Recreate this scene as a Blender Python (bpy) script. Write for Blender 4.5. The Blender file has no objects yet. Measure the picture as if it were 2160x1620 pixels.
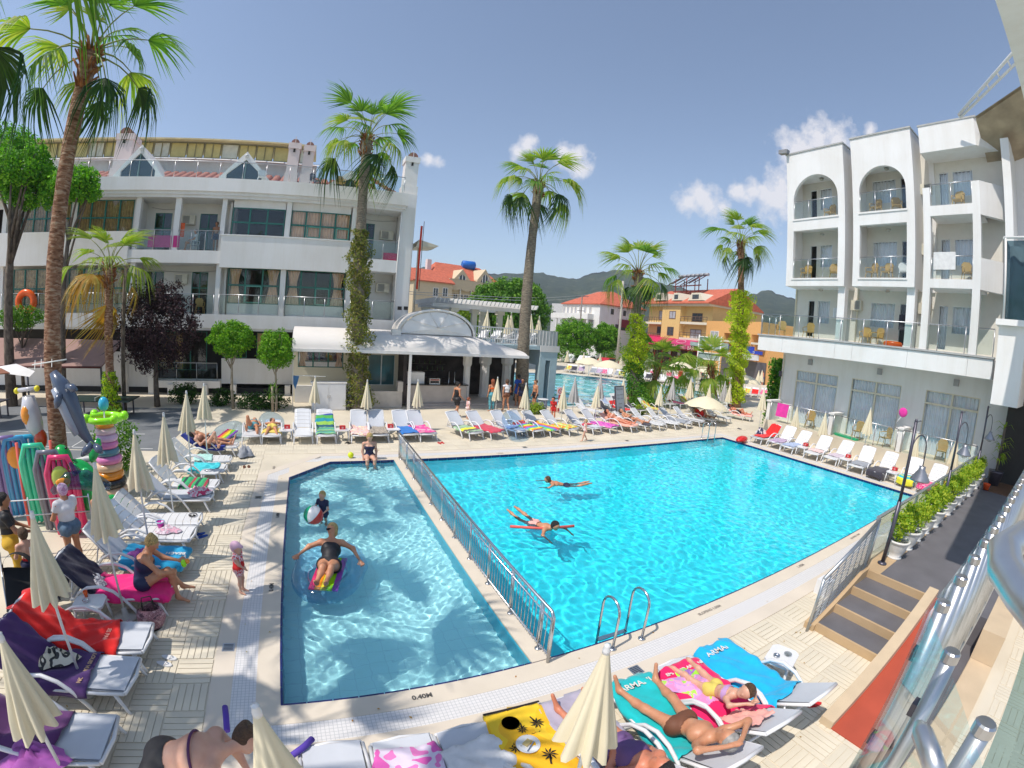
import bpy,math,random
import numpy as np
from mathutils import Matrix,Vector
random.seed(7)
sc = bpy.context.scene
PI = math.pi
# ------------------------------------------------------------------ camera (wide action camera on a balcony)
cd = bpy.data.cameras.new('camera'); cam = bpy.data.objects.new('camera',cd); sc.collection.objects.link(cam); sc.camera = cam
cd.type = 'PANO'; cd.panorama_type = 'FISHEYE_LENS_POLYNOMIAL'; cd.fisheye_fov = math.radians(200)
cd.fisheye_polynomial_k0 = 0.0
cd.fisheye_polynomial_k1 = -6.23334858e-02; cd.fisheye_polynomial_k2 = 1.06812206e-04
cd.fisheye_polynomial_k3 = -8.65210502e-06; cd.fisheye_polynomial_k4 = 7.05100015e-07
cd.sensor_width = 36; cd.sensor_height = 27; cd.sensor_fit = 'HORIZONTAL'; cd.clip_start = .02; cd.clip_end = 9000
CR = Matrix(((0.90632862,-0.01099684,-0.42243047),(-0.41686372,0.14051156,-0.89804295),(0.069232,0.99001796,0.12276547)))
CO = Vector((0.68387302,-4.37408887,4.5))
cam.matrix_world = Matrix.Translation(CO) @ CR.to_4x4()
# ------------------------------------------------------------------ where a sight line meets a plane of the place (surveying helper)
def ray(px,py):
 x,y = (px - 1080) / 60,(py - 810) / 60; r = math.hypot(x,y) or 1e-9
 th = 6.23334858e-02*r - 1.06812206e-04*r*r + 8.65210502e-06*r**3 - 7.05100015e-07*r**4
 return CR @ Vector((x / r * math.sin(th),-y / r * math.sin(th),-math.cos(th)))
def G(px,py,z=0.): d = ray(px,py); return CO + d * ((z - CO.z) / d.z)
def PX(px,py,X): d = ray(px,py); return CO + d * ((X - CO.x) / d.x)
def PY(px,py,Y): d = ray(px,py); return CO + d * ((Y - CO.y) / d.y)
# ------------------------------------------------------------------ daylight
SD = Vector((-.98,-.2,math.tan(math.radians(58.5)))).normalized()
w = bpy.data.worlds.new('World'); sc.world = w; w.use_nodes = True
SKY_STRENGTH,SUN,EXPO,SKY_SAT = .16,4.1,.1,.9
sl = bpy.data.lights.new('sun','SUN'); sl.energy = SUN; sl.angle = math.radians(.5); sl.color = (1,.93,.84)
sl.cycles.is_caustics_light = True
so = bpy.data.objects.new('sun',sl); sc.collection.objects.link(so)
so.rotation_mode = 'QUATERNION'; so.rotation_quaternion = SD.to_track_quat('Z','Y')
def world_nodes():
 nt = w.node_tree; N = nt.nodes; L = nt.links; bg = N['Background']
 sky = N.new('ShaderNodeTexSky'); sky.sky_type = 'NISHITA'; sky.sun_disc = False
 sky.sun_elevation = math.radians(58.5); sky.sun_rotation = math.atan2(-.98,-.2)
 sky.air_density = 1.0; sky.dust_density = .35; sky.ozone_density = 1.6; sky.altitude = 0
 # small fair-weather clouds low in the sky, each a few overlapping puffs with a noisy rim
 tc = N.new('ShaderNodeTexCoord'); acc = None
 puffs = [(1452,428,.03),(1478,418,.036),(1500,432,.034),(1525,438,.02),(1556,402,.022),(1585,402,.028),(1612,404,.022),(1645,385,.04),(1640,425,.05),(1622,415,.03),(1690,322,.055),(1725,292,.045),(1765,290,.04),(1805,300,.024),(1835,277,.016),(1700,352,.05),(1215,330,.03),(1222,352,.026),(1190,325,.026),(1112,306,.022),(1092,322,.02),(905,338,.016),(922,342,.018)]
 for px,py,r in puffs:
  d = N.new('ShaderNodeVectorMath'); d.operation = 'DISTANCE'; d.inputs[1].default_value = ray(px,py); L.new(tc.outputs['Generated'],d.inputs[0])
  q = N.new('ShaderNodeMath'); q.operation = 'MULTIPLY_ADD'; q.inputs[1].default_value = -1/r; q.inputs[2].default_value = 1; L.new(d.outputs['Value'],q.inputs[0])
  if acc is None: acc = q
  else:
   mx = N.new('ShaderNodeMath'); mx.operation = 'SMOOTH_MAX'; mx.inputs[2].default_value = .35; L.new(acc.outputs[0],mx.inputs[0]); L.new(q.outputs[0],mx.inputs[1]); acc = mx
 no = N.new('ShaderNodeTexNoise'); no.inputs['Scale'].default_value = 34; no.inputs['Detail'].default_value = 7; no.inputs['Roughness'].default_value = .62; L.new(tc.outputs['Generated'],no.inputs[0])
 ad = N.new('ShaderNodeMath'); ad.operation = 'MULTIPLY_ADD'; ad.inputs[1].default_value = 2.4; L.new(no.outputs[0],ad.inputs[0]); L.new(acc.outputs[0],ad.inputs[2])
 r = N.new('ShaderNodeMapRange'); r.inputs[1].default_value = 1.1; r.inputs[2].default_value = 1.98; r.inputs[4].default_value = .8; L.new(ad.outputs[0],r.inputs[0])
 mix = N.new('ShaderNodeMix'); mix.data_type = 'RGBA'; mix.inputs[7].default_value = (5.9,5.7,5.8,1)
 hs = N.new('ShaderNodeHueSaturation'); hs.inputs['Saturation'].default_value = SKY_SAT; L.new(sky.outputs[0],hs.inputs['Color'])
 L.new(r.outputs[0],mix.inputs[0]); L.new(hs.outputs[0],mix.inputs[6]); L.new(mix.outputs[2],bg.inputs[0]); bg.inputs[1].default_value = SKY_STRENGTH
world_nodes()
vs = sc.view_settings; vs.view_transform = 'Standard'; vs.look = 'None'; vs.exposure = EXPO; vs.gamma = 1; vs.use_curve_mapping = False
sc.cycles.max_bounces = 8; sc.cycles.diffuse_bounces = 3; sc.cycles.glossy_bounces = 3; sc.cycles.transmission_bounces = 6
sc.cycles.transparent_max_bounces = 24; sc.cycles.use_denoising = True; sc.cycles.sample_clamp_indirect = 8
# ------------------------------------------------------------------ materials
MATS = {}
def new_mat(name):
 m = bpy.data.materials.new(name); m.use_nodes = True
 return m,m.node_tree,m.node_tree.nodes['Principled BSDF']
def tex_coord(nt): return nt.nodes.new('ShaderNodeTexCoord')
def ramp(nt,stops,interp='LINEAR'):
 r = nt.nodes.new('ShaderNodeValToRGB'); r.color_ramp.interpolation = interp; e = r.color_ramp.elements
 while len(e) < len(stops): e.new(.5)
 for k,(p,c) in enumerate(stops): e[k].position = p; e[k].color = (*c,1)
 return r
def mat(name,col,rough=.6,metal=0.,vary=.12,scale=3.,bump=0.,bscale=40.,spec=None,alpha=None,trans=None,sheen=0.,island=0.,coat=0.):
 """plain surface with procedural colour variation, optional fine relief and per-piece variation"""
 if name in MATS: return MATS[name]
 m,nt,p = new_mat(name); L = nt.links; N = nt.nodes
 tc = tex_coord(nt); no = N.new('ShaderNodeTexNoise'); no.inputs['Scale'].default_value = scale; no.inputs['Detail'].default_value = 5
 L.new(tc.outputs['Object'],no.inputs[0])
 a = tuple(max(0,c * (1 - vary)) for c in col); b = tuple(min(1,c * (1 + vary)) for c in col)
 r = ramp(nt,[(.3,a),(.7,b)]); L.new(no.outputs[0],r.inputs[0]); out = r.outputs[0]
 if island:
  ge = N.new('ShaderNodeNewGeometry'); r2 = ramp(nt,[(0,(1 - island,)*3),(1,(1 + island*.3,)*3)])
  mx = N.new('ShaderNodeMix'); mx.data_type = 'RGBA'; mx.blend_type = 'MULTIPLY'; mx.inputs[0].default_value = 1
  L.new(ge.outputs['Random Per Island'],r2.inputs[0]); L.new(out,mx.inputs[6]); L.new(r2.outputs[0],mx.inputs[7]); out = mx.outputs[2]
 L.new(out,p.inputs['Base Color'])
 p.inputs['Roughness'].default_value = rough; p.inputs['Metallic'].default_value = metal
 if spec is not None: p.inputs['Specular IOR Level'].default_value = spec
 if alpha is not None: p.inputs['Alpha'].default_value = alpha
 if trans is not None: p.inputs['Transmission Weight'].default_value = trans
 if coat: p.inputs['Coat Weight'].default_value = coat
 if sheen: p.inputs['Sheen Weight'].default_value = sheen
 if bump:
  n2 = N.new('ShaderNodeTexNoise'); n2.inputs['Scale'].default_value = bscale; n2.inputs['Detail'].default_value = 6
  bp = N.new('ShaderNodeBump'); bp.inputs['Strength'].default_value = min(1,bump*4); bp.inputs['Distance'].default_value = bump * .1
  L.new(tc.outputs['Object'],n2.inputs[0]); L.new(n2.outputs[0],bp.inputs['Height']); L.new(bp.outputs[0],p.inputs['Normal'])
 MATS[name] = m; return m
def glass_mat(name,tint=(.8,.92,.92),clear=.75,rough=.02):
 if name in MATS: return MATS[name]
 m = bpy.data.materials.new(name); m.use_nodes = True; nt = m.node_tree; N = nt.nodes; L = nt.links
 N.remove(N['Principled BSDF']); o = N['Material Output']
 t = N.new('ShaderNodeBsdfTransparent'); t.inputs[0].default_value = (*[c * clear for c in tint],1)
 g = N.new('ShaderNodeBsdfGlossy'); g.inputs['Roughness'].default_value = rough; g.inputs[0].default_value = (.9,.95,1,1)
 lw = N.new('ShaderNodeLayerWeight'); lw.inputs[0].default_value = .5; pw = N.new('ShaderNodeMath'); pw.operation = 'POWER'; pw.inputs[1].default_value = 3.5; L.new(lw.outputs['Facing'],pw.inputs[0])
 f = N.new('ShaderNodeMath'); f.operation = 'MULTIPLY_ADD'; f.inputs[1].default_value = .6; f.inputs[2].default_value = .035; L.new(pw.outputs[0],f.inputs[0])
 mx = N.new('ShaderNodeMixShader'); L.new(f.outputs[0],mx.inputs[0]); L.new(t.outputs[0],mx.inputs[1]); L.new(g.outputs[0],mx.inputs[2]); L.new(mx.outputs[0],o.inputs[0])
 MATS[name] = m; return m
def stripes(name,cols,freq=3.,axis=0,rough=.9,warp=.0,mode='BANDS'):
 """woven / printed cloth: coloured bands (or blotches) laid along one axis of the cloth itself"""
 if name in MATS: return MATS[name]
 m,nt,p = new_mat(name); N = nt.nodes; L = nt.links; tc = tex_coord(nt); n = len(cols)
 if mode == 'BANDS':
  sp = N.new('ShaderNodeSeparateXYZ'); L.new(tc.outputs['Object'],sp.inputs[0]); v = sp.outputs[axis]
  mu = N.new('ShaderNodeMath'); mu.operation = 'MULTIPLY_ADD'; mu.inputs[1].default_value = freq; mu.inputs[2].default_value = 10.; L.new(v,mu.inputs[0])
  fr = N.new('ShaderNodeMath'); fr.operation = 'FRACT'; L.new(mu.outputs[0],fr.inputs[0]); src = fr.outputs[0]
 else:
  no = N.new('ShaderNodeTexVoronoi' if mode == 'SPOTS' else 'ShaderNodeTexNoise'); no.inputs['Scale'].default_value = freq
  L.new(tc.outputs['Object'],no.inputs[0]); src = no.outputs[0]
  if mode == 'BLOTCH': no.inputs['Detail'].default_value = 1; no.inputs['Distortion'].default_value = warp
 if mode == 'BLOTCH': st = [(.3 + .4 * k / n,c) for k,c in enumerate(cols)]
 else: st = [(k / n,c) for k,c in enumerate(cols)]
 r = ramp(nt,st,'CONSTANT'); L.new(src,r.inputs[0]); L.new(r.outputs[0],p.inputs['Base Color'])
 p.inputs['Roughness'].default_value = rough; p.inputs['Sheen Weight'].default_value = .15
 n2 = N.new('ShaderNodeTexNoise'); n2.inputs['Scale'].default_value = 220; bp = N.new('ShaderNodeBump'); bp.inputs['Strength'].default_value = .3; bp.inputs['Distance'].default_value = .004
 L.new(tc.outputs['Object'],n2.inputs[0]); L.new(n2.outputs[0],bp.inputs['Height']); L.new(bp.outputs[0],p.inputs['Normal'])
 MATS[name] = m; return m
def leaf_mat(name,a,b,c,trans=.35):
 """leaves: colour differs from leaf to leaf, light passes through"""
 if name in MATS: return MATS[name]
 m,nt,p = new_mat(name); N = nt.nodes; L = nt.links
 ge = N.new('ShaderNodeNewGeometry'); r = ramp(nt,[(0,a),(.5,b),(1,c)]); L.new(ge.outputs['Random Per Island'],r.inputs[0])
 L.new(r.outputs[0],p.inputs['Base Color']); p.inputs['Roughness'].default_value = .55; p.inputs['Specular IOR Level'].default_value = .35
 tr = N.new('ShaderNodeBsdfTranslucent'); br = N.new('ShaderNodeMix'); br.data_type = 'RGBA'; br.blend_type = 'MULTIPLY'; br.inputs[0].default_value = 1; br.inputs[7].default_value = (1.6,1.9,.6,1)
 L.new(r.outputs[0],br.inputs[6]); L.new(br.outputs[2],tr.inputs[0])
 mx = N.new('ShaderNodeMixShader'); mx.inputs[0].default_value = trans
 L.new(p.outputs[0],mx.inputs[1]); L.new(tr.outputs[0],mx.inputs[2]); L.new(mx.outputs[0],N['Material Output'].inputs[0])
 MATS[name] = m; return m
# ------------------------------------------------------------------ mesh collecting
SPLIT = {'parapet','balcony_wall','partition','bay_sill_wall','pier','shelf','pergola_beam','side_window','glass_clamp','eye','floor_slab','window_wall','room_back','counter','low_wall','side_wall','step'}
class MB:
 def __init__(s): s.v = []; s.f = []; s.mi = []; s.sm = []
 def add(s,vs_,fs,mi=0,sm=False):
  k = len(s.v); s.v += [tuple(v) for v in vs_]; s.f += [tuple(i + k for i in f) for f in fs]; s.mi += [mi] * len(fs); s.sm += [sm] * len(fs); return s
 def box(s,x0,y0,z0,x1,y1,z1,mi=0):
  x0,x1 = min(x0,x1),max(x0,x1); y0,y1 = min(y0,y1),max(y0,y1); z0,z1 = min(z0,z1),max(z0,z1)
  v = [(x,y,z) for x in (x0,x1) for y in (y0,y1) for z in (z0,z1)]
  return s.add(v,[(0,1,3,2),(4,6,7,5),(0,4,5,1),(2,3,7,6),(0,2,6,4),(1,5,7,3)],mi)
 def rbox(s,c,size,rz=0.,rx=0.,ry=0.,mi=0):
  R = Matrix.Rotation(rz,3,'Z') @ Matrix.Rotation(ry,3,'Y') @ Matrix.Rotation(rx,3,'X'); c = Vector(c)
  v = [c + R @ Vector((sx * size[0] / 2,sy * size[1] / 2,sz * size[2] / 2)) for sx in (-1,1) for sy in (-1,1) for sz in (-1,1)]
  return s.add(v,[(0,1,3,2),(4,6,7,5),(0,4,5,1),(2,3,7,6),(0,2,6,4),(1,5,7,3)],mi)
 def tube(s,pts,r,n=8,mi=0,cap=True,closed=False,sm=True):
  P = [Vector(p) for p in pts]; m = len(P); R = r if isinstance(r,(list,tuple)) else [r] * m
  ref = Vector((0,0,1)); V = []; prev = None
  for i in range(m):
   a = P[(i - 1) % m] if (closed or i > 0) else P[i]; b = P[(i + 1) % m] if (closed or i < m - 1) else P[i]
   t = (b - a).normalized()
   if prev is None:
    u = t.cross(ref)
    if u.length < 1e-3: u = t.cross(Vector((1,0,0)))
    u.normalize()
   else:
    u = (prev - t * prev.dot(t)).normalized()
   prev = u; w_ = t.cross(u)
   V += [P[i] + (u * math.cos(2*PI*k/n) + w_ * math.sin(2*PI*k/n)) * R[i] for k in range(n)]
  F = [(i*n + k,i*n + (k+1) % n,((i+1) % m)*n + (k+1) % n,((i+1) % m)*n + k) for i in range(m if closed else m - 1) for k in range(n)]
  s.add(V,F,mi,sm)
  if cap and not closed:
   k0 = len(s.v) - m * n; s.f += [tuple(k0 + n - 1 - k for k in range(n)),tuple(k0 + (m-1)*n + k for k in range(n))]; s.mi += [mi]*2; s.sm += [False]*2
  return s
 def lathe(s,prof,n=16,c=(0,0,0),mi=0,sm=True,sx=1.,sy=1.):
  V = [(c[0] + r * math.cos(2*PI*k/n) * sx,c[1] + r * math.sin(2*PI*k/n) * sy,c[2] + z) for r,z in prof for k in range(n)]
  F = [(i*n + k,i*n + (k+1) % n,(i+1)*n + (k+1) % n,(i+1)*n + k) for i in range(len(prof)-1) for k in range(n)]
  s.add(V,F,mi,sm); k0 = len(s.v) - len(prof)*n
  if prof[0][0] > 1e-4: s.f.append(tuple(k0 + n - 1 - k for k in range(n))); s.mi.append(mi); s.sm.append(False)
  if prof[-1][0] > 1e-4: s.f.append(tuple(k0 + (len(prof)-1)*n + k for k in range(n))); s.mi.append(mi); s.sm.append(False)
  return s
 def grid(s,fn,nu,nv,mi=0,sm=True,flip=False):
  V = [fn(i / nu,j / nv) for j in range(nv + 1) for i in range(nu + 1)]; n = nu + 1
  F = [(j*n + i,j*n + i + 1,(j+1)*n + i + 1,(j+1)*n + i) for j in range(nv) for i in range(nu)]
  if flip: F = [f[::-1] for f in F]
  return s.add(V,F,mi,sm)
 def prism(s,poly,a,b,axis='z',mi=0):
  """2D outline (counter-clockwise) pulled from a to b along an axis"""
  f = {'z': lambda p,h: (p[0],p[1],h),'y': lambda p,h: (p[0],h,p[1]),'x': lambda p,h: (h,p[0],p[1])}[axis]
  n = len(poly); V = [f(p,a) for p in poly] + [f(p,b) for p in poly]
  F = [tuple(range(n))[::-1],tuple(range(n,2*n))] + [(k,(k+1) % n,n + (k+1) % n,n + k) for k in range(n)]
  return s.add(V,F,mi)
 def ball(s,c,r,n=12,m=8,mi=0,sc_=(1,1,1)):
  prof = [(max(1e-5,math.sin(PI*i/m)) * r,-math.cos(PI*i/m) * r) for i in range(m+1)]
  V = [(c[0] + a*math.cos(2*PI*k/n)*sc_[0],c[1] + a*math.sin(2*PI*k/n)*sc_[1],c[2] + z*sc_[2]) for a,z in prof for k in range(n)]
  return s.add(V,[(i*n + k,i*n + (k+1) % n,(i+1)*n + (k+1) % n,(i+1)*n + k) for i in range(m) for k in range(n)],mi,True)
 def mesh(s,name,mats):
  me = bpy.data.meshes.new(name); me.from_pydata(s.v,[],s.f)
  for m in (mats if isinstance(mats,(list,tuple)) else [mats]): me.materials.append(m)
  if s.f: me.polygons.foreach_set('material_index',s.mi); me.polygons.foreach_set('use_smooth',s.sm)
  me.update(); return me
 def pieces(s):
  """groups of faces that touch or share corners"""
  if s.f and not s.v: return []
  p = list(range(len(s.v)))
  def find(i):
   while p[i] != i: p[i] = p[p[i]]; i = p[i]
   return i
  for f in s.f:
   for i in f[1:]: p[find(i)] = find(f[0])
  g = {}
  for f in s.f: g.setdefault(find(f[0]),[]).append(f)
  L_ = []
  for fs in g.values(): P = np.array([s.v[i] for f in fs for i in f]); L_.append([P.min(0) - .003,P.max(0) + .003,fs])
  k = True
  while k:
   k = False
   for i in range(len(L_)):
    for j in range(i+1,len(L_)):
     if (L_[i][0] <= L_[j][1]).all() and (L_[j][0] <= L_[i][1]).all(): a = L_[i]; b = L_.pop(j); L_[i] = [np.minimum(a[0],b[0]),np.maximum(a[1],b[1]),a[2] + b[2]]; k = True; break
    if k: break
  return [x[2] for x in L_]
 def build(s,name,mats,parent=None,world=False,**tags):
  if name in SPLIT:
   for fs in s.pieces():
    b = MB(); ids = sorted({i for f in fs for i in f}); m = {v: k for k,v in enumerate(ids)}; b.add([s.v[i] for i in ids],[tuple(m[i] for i in f) for f in fs],0,name == 'eye'); o = link(name,b.mesh(name,mats),parent,world,**tags)
   return o
  return link(name,s.mesh(name,mats),parent,world,**tags)
def link(name,me,parent=None,world=False,label=None,cat=None,group=None,kind=None,loc=None,rz=None):
 o = bpy.data.objects.new(name,me); sc.collection.objects.link(o)
 if parent is not None:
  o.parent = parent
  if world: o.matrix_parent_inverse = parent.matrix_basis.inverted()
 if loc is not None: o.location = loc
 if rz is not None: o.rotation_euler = (0,0,rz)
 if label: o['label'] = label
 if cat: o['category'] = cat
 if group: o['group'] = group
 if kind: o['kind'] = kind
 return o
def thing(name,label,cat,loc=(0,0,0),rz=0.,group=None,kind=None):
 o = link(name,None,None,False,label,cat,group,kind); o.location = loc; o.rotation_euler = (0,0,rz); o.empty_display_size = .2
 return o
KIDS = {}
def kids(o): return [c for c in sc.objects if c.parent is o]
def copy_tree(o,loc=None,rz=None,label=None,group=None,scale=None,ch=None):
 """a thing with copies of its parts and their sub-parts; meshes are shared"""
 c = o.copy(); sc.collection.objects.link(c)
 if loc is not None: c.location = loc
 if rz is not None: c.rotation_euler = (0,0,rz)
 if label: c['label'] = label
 if group: c['group'] = group
 if scale: c.scale = (scale,) * 3 if not isinstance(scale,tuple) else scale
 for k in (ch if ch is not None else proto_kids(o)):
  copy_part(k,c)
 return c
def proto_kids(o):
 if o.name not in KIDS: KIDS[o.name] = kids(o)
 return KIDS[o.name]
def copy_part(k,parent):
 d = k.copy(); d.parent = parent; sc.collection.objects.link(d)
 for g in proto_kids(k): copy_part(g,d)
def smesh(o):
 for p in o.data.polygons: p.use_smooth = True
 return o
# ------------------------------------------------------------------ common surfaces
def render_mat(name,col):
 """painted render with faint rain streaks and patches"""
 m,nt,p = new_mat(name); N = nt.nodes; L = nt.links; tc = tex_coord(nt); out = None
 for sc_,st,lo in (((1.6,1.6,.14),(.45,.8),.92),((.35,.35,.35),(.35,.65),.93),((9,9,1.2),(.5,.8),.97)):
  mp = N.new('ShaderNodeMapping'); mp.inputs['Scale'].default_value = sc_; no = N.new('ShaderNodeTexNoise'); no.inputs['Scale'].default_value = 1.5; no.inputs['Detail'].default_value = 8; L.new(tc.outputs['Object'],mp.inputs[0]); L.new(mp.outputs[0],no.inputs[0])
  r = ramp(nt,[(st[0],(1,1,1)),(st[1],(lo,lo*.99,lo*.97))]); L.new(no.outputs[0],r.inputs[0])
  mx = N.new('ShaderNodeMix'); mx.data_type = 'RGBA'; mx.blend_type = 'MULTIPLY'; mx.inputs[0].default_value = 1
  if out is None: mx.inputs[6].default_value = (*col,1)
  else: L.new(out,mx.inputs[6])
  L.new(r.outputs[0],mx.inputs[7]); out = mx.outputs[2]
 L.new(out,p.inputs['Base Color']); p.inputs['Roughness'].default_value = .78; bp = N.new('ShaderNodeBump'); bp.inputs['Distance'].default_value = .006; n2 = N.new('ShaderNodeTexNoise'); n2.inputs['Scale'].default_value = 50; L.new(tc.outputs['Object'],n2.inputs[0]); L.new(n2.outputs[0],bp.inputs['Height']); L.new(bp.outputs[0],p.inputs['Normal']); return m
white = render_mat('white_painted_render',(.82,.81,.80))
cream = mat('cream_painted_render',(.72,.66,.52),.75,vary=.04,scale=.7)
chrome = mat('stainless_steel',(.62,.63,.65),.22,1.,vary=.05)
railm = mat('satin_rail_metal',(.50,.52,.54),.35,.9,vary=.05)
darkm = mat('dark_lamp_metal',(.10,.095,.12),.4,.6,vary=.1)
wplastic = mat('white_moulded_plastic',(.73,.73,.74),.38,vary=.03,coat=.2)
railglass = glass_mat('clear_balustrade_glass',(.93,.98,.97),.95)
paneglass = glass_mat('window_pane_glass',(.97,.98,.99),.985)
greenfr = mat('dark_green_window_frame',(.02,.16,.13),.4)
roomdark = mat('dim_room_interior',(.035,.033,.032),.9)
curtain_peach = mat('peach_curtain_cloth',(.78,.52,.33),.9,vary=.15,scale=2)
curtain_grey = mat('sheer_grey_curtain',(.84,.86,.88),.9,vary=.06,scale=2)
rooftile = mat('terracotta_roof_tiles',(.42,.15,.11),.75,vary=.25,scale=4)
alu = mat('white_aluminium_frame',(.75,.76,.74),.4)
# ------------------------------------------------------------------ POOL, DECK, GROUND
deckm = mat('beige_deck_concrete',(.64,.57,.45),.7,vary=.11,scale=.6,bump=.05,bscale=30)
pinkm = mat('pale_smooth_paving',(.66,.58,.48),.7,vary=.06,scale=1.2,bump=.04,bscale=30)
copem = mat('cream_coping_stone',(.66,.58,.47),.65,vary=.05,scale=2.)
def mosaic_mat():
 m,nt,p = new_mat('white_gutter_mosaic'); N = nt.nodes; L = nt.links; tc = tex_coord(nt)
 b = N.new('ShaderNodeTexBrick'); b.offset = .0; b.inputs['Scale'].default_value = 1; b.inputs['Brick Width'].default_value = .05; b.inputs['Row Height'].default_value = .05; b.inputs['Mortar Size'].default_value = .004
 b.inputs['Color1'].default_value = (.72,.70,.69,1); b.inputs['Color2'].default_value = (.68,.66,.65,1); b.inputs['Mortar'].default_value = (.50,.50,.50,1)
 L.new(tc.outputs['Object'],b.inputs[0]); L.new(b.outputs[0],p.inputs['Base Color']); p.inputs['Roughness'].default_value = .35; return m
def pooltile(name,c1,c2,mo,s=.25):
 m,nt,p = new_mat(name); N = nt.nodes; L = nt.links; tc = tex_coord(nt)
 b = N.new('ShaderNodeTexBrick'); b.offset = 0; b.inputs['Scale'].default_value = 1; b.inputs['Brick Width'].default_value = s; b.inputs['Row Height'].default_value = s; b.inputs['Mortar Size'].default_value = .006
 b.inputs['Color1'].default_value = (*c1,1); b.inputs['Color2'].default_value = (*c2,1); b.inputs['Mortar'].default_value = (*mo,1)
 L.new(tc.outputs['Object'],b.inputs[0]); L.new(b.outputs[0],p.inputs['Base Color']); p.inputs['Roughness'].default_value = .3; return m
mosaic = mosaic_mat()
deep_tile = pooltile('turquoise_pool_tile',(.03,.84,.97),(.04,.87,.99),(.08,.79,.92))
shallow_tile = pooltile('pale_blue_pool_tile',(.44,.86,.91),(.47,.88,.93),(.38,.77,.84))
wall_tile = pooltile('blue_pool_wall_tile',(.03,.42,.60),(.04,.46,.63),(.05,.36,.52))
navy = mat('navy_edge_tile',(.012,.02,.13),.3,vary=.3,scale=9)
PXL,PYL = 19.15,9.92; CH = [(0,8.5),(1.27,PYL)]; DX0,DX1 = 3.34,3.66
DTOP = -.012
ring = [(0,0),(PXL,0),(PXL,PYL),(1.27,PYL),(0,8.5)]
def off(d):
 return [(-d,-d),(PXL + d,-d),(PXL + d,PYL + d),(1.27 - d*.42,PYL + d),(-d,8.5 + d*.42)]
def ringstrip(b,d0,d1,z0,z1,mi=0):
 A,B = off(d0),off(d1)
 for k in range(5):
  a,a2,c,c2 = A[k],A[(k+1) % 5],B[k],B[(k+1) % 5]
  b.add([(*a,z1),(*a2,z1),(*c2,z1),(*c,z1),(*a,z0),(*a2,z0),(*c2,z0),(*c,z0)],
              [(0,3,2,1),(0,1,5,4),(2,3,7,6),(4,5,6,7)],mi)
# deck base: one flat sheet with the two pools cut out as a frame of quads
def sheet_with_holes(x0,x1,y0,y1,holes,z,name,m,kind='structure',cell=None):
 xs = sorted({x0,x1,*[h[0] for h in holes],*[h[2] for h in holes]}); ys = sorted({y0,y1,*[h[1] for h in holes],*[h[3] for h in holes]})
 b = MB()
 for i in range(len(xs)-1):
  for j in range(len(ys)-1):
   cx,cy = (xs[i]+xs[i+1])/2,(ys[j]+ys[j+1])/2
   if any(h[0] < cx < h[2] and h[1] < cy < h[3] for h in holes): continue
   b.add([(xs[i],ys[j],z),(xs[i+1],ys[j],z),(xs[i+1],ys[j+1],z),(xs[i],ys[j+1],z)],[(0,1,2,3)])
 return b.build(name,m,kind=kind)
P2 = (14.2,18.6,46.,44.)   # second pool's bounding frame
deck = sheet_with_holes(-40,62,-14,46,[(-.02,-.02,PXL + .02,PYL + .02),(14.2,18.9,34.,44.)],DTOP,'pool_deck',deckm)
b = MB(); ringstrip(b,.0,.31,-.05,0.004); b.build('coping',copem,deck)
b = MB(); ringstrip(b,.31,.63,-.05,-.001); b.build('gutter_mosaic',mosaic,deck)
b = MB(); ringstrip(b,.63,.92,-.05,.002); b.build('smooth_border',pinkm,deck)
# corner of the chamfer
MB().add([(-.02,8.5,.0),(1.27,PYL + .02,.0),(-.02,PYL + .02,.0)],[(0,1,2)]).build('corner_slab',copem,deck)
b = MB()
for k in range(5):
 a,a2 = ring[k],ring[(k+1) % 5]; d = Vector((a2[0]-a[0],a2[1]-a[1])); n = int(d.length / .32); nn = Vector((-d.y,d.x)).normalized() * .028
 for i in range(n):
  p = Vector(a) + d * ((i + .02) / n); q = Vector(a) + d * ((i + .97) / n)
  b.add([(p.x,p.y,.006),(q.x,q.y,.006),(q.x + nn.x,q.y + nn.y,.004),(p.x + nn.x,p.y + nn.y,.004),(p.x+nn.x,p.y+nn.y,-.16),(q.x + nn.x,q.y + nn.y,-.16)],[(0,1,2,3),(3,2,5,4)])
b.build('edge_tile_line',navy,deck,kind='stuff')
# basin: walls, floors
def basin(name,poly,depth,fm,wm):
 n = len(poly); v = [(*p,-.0) for p in poly] + [(*p,-depth) for p in poly]
 f = MB().add(v[n:],[tuple(range(n))]).build(name + '_floor',fm,kind='structure')
 wl = MB().add(v,[(k,(k+1) % n,n + (k+1) % n,n + k) for k in range(n)]).build(name + '_wall',wm,kind='structure')
 for o in (f,wl): o.cycles.is_caustics_receiver = True
 return f
basin('shallow_pool',[(0,0),(DX0,0),(DX0,PYL),(1.27,PYL),(0,8.5)],.55,shallow_tile,wall_tile)
basin('deep_pool',[(DX1,0),(PXL,0),(PXL,PYL),(DX1,PYL)],1.5,deep_tile,deep_tile)
div = MB().box(DX0 + .008,.004,-1.5,DX1 - .008,PYL - .004,.02).build('pool_divider_wall',copem,kind='structure')
def water_mat(name,tint):
 m,nt,p = new_mat(name); p.inputs['Transmission Weight'].default_value = 1; p.inputs['Roughness'].default_value = 0
 p.inputs['IOR'].default_value = 1.33; p.inputs['Base Color'].default_value = (*tint,1)
 no = nt.nodes.new('ShaderNodeTexNoise'); no.inputs['Scale'].default_value = 14; no.inputs['Detail'].default_value = 3; tc = tex_coord(nt)
 bp = nt.nodes.new('ShaderNodeBump'); bp.inputs['Distance'].default_value = .004; bp.inputs['Strength'].default_value = .5
 nt.links.new(tc.outputs['Object'],no.inputs[0]); nt.links.new(no.outputs[0],bp.inputs['Height'])
 return m
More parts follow.
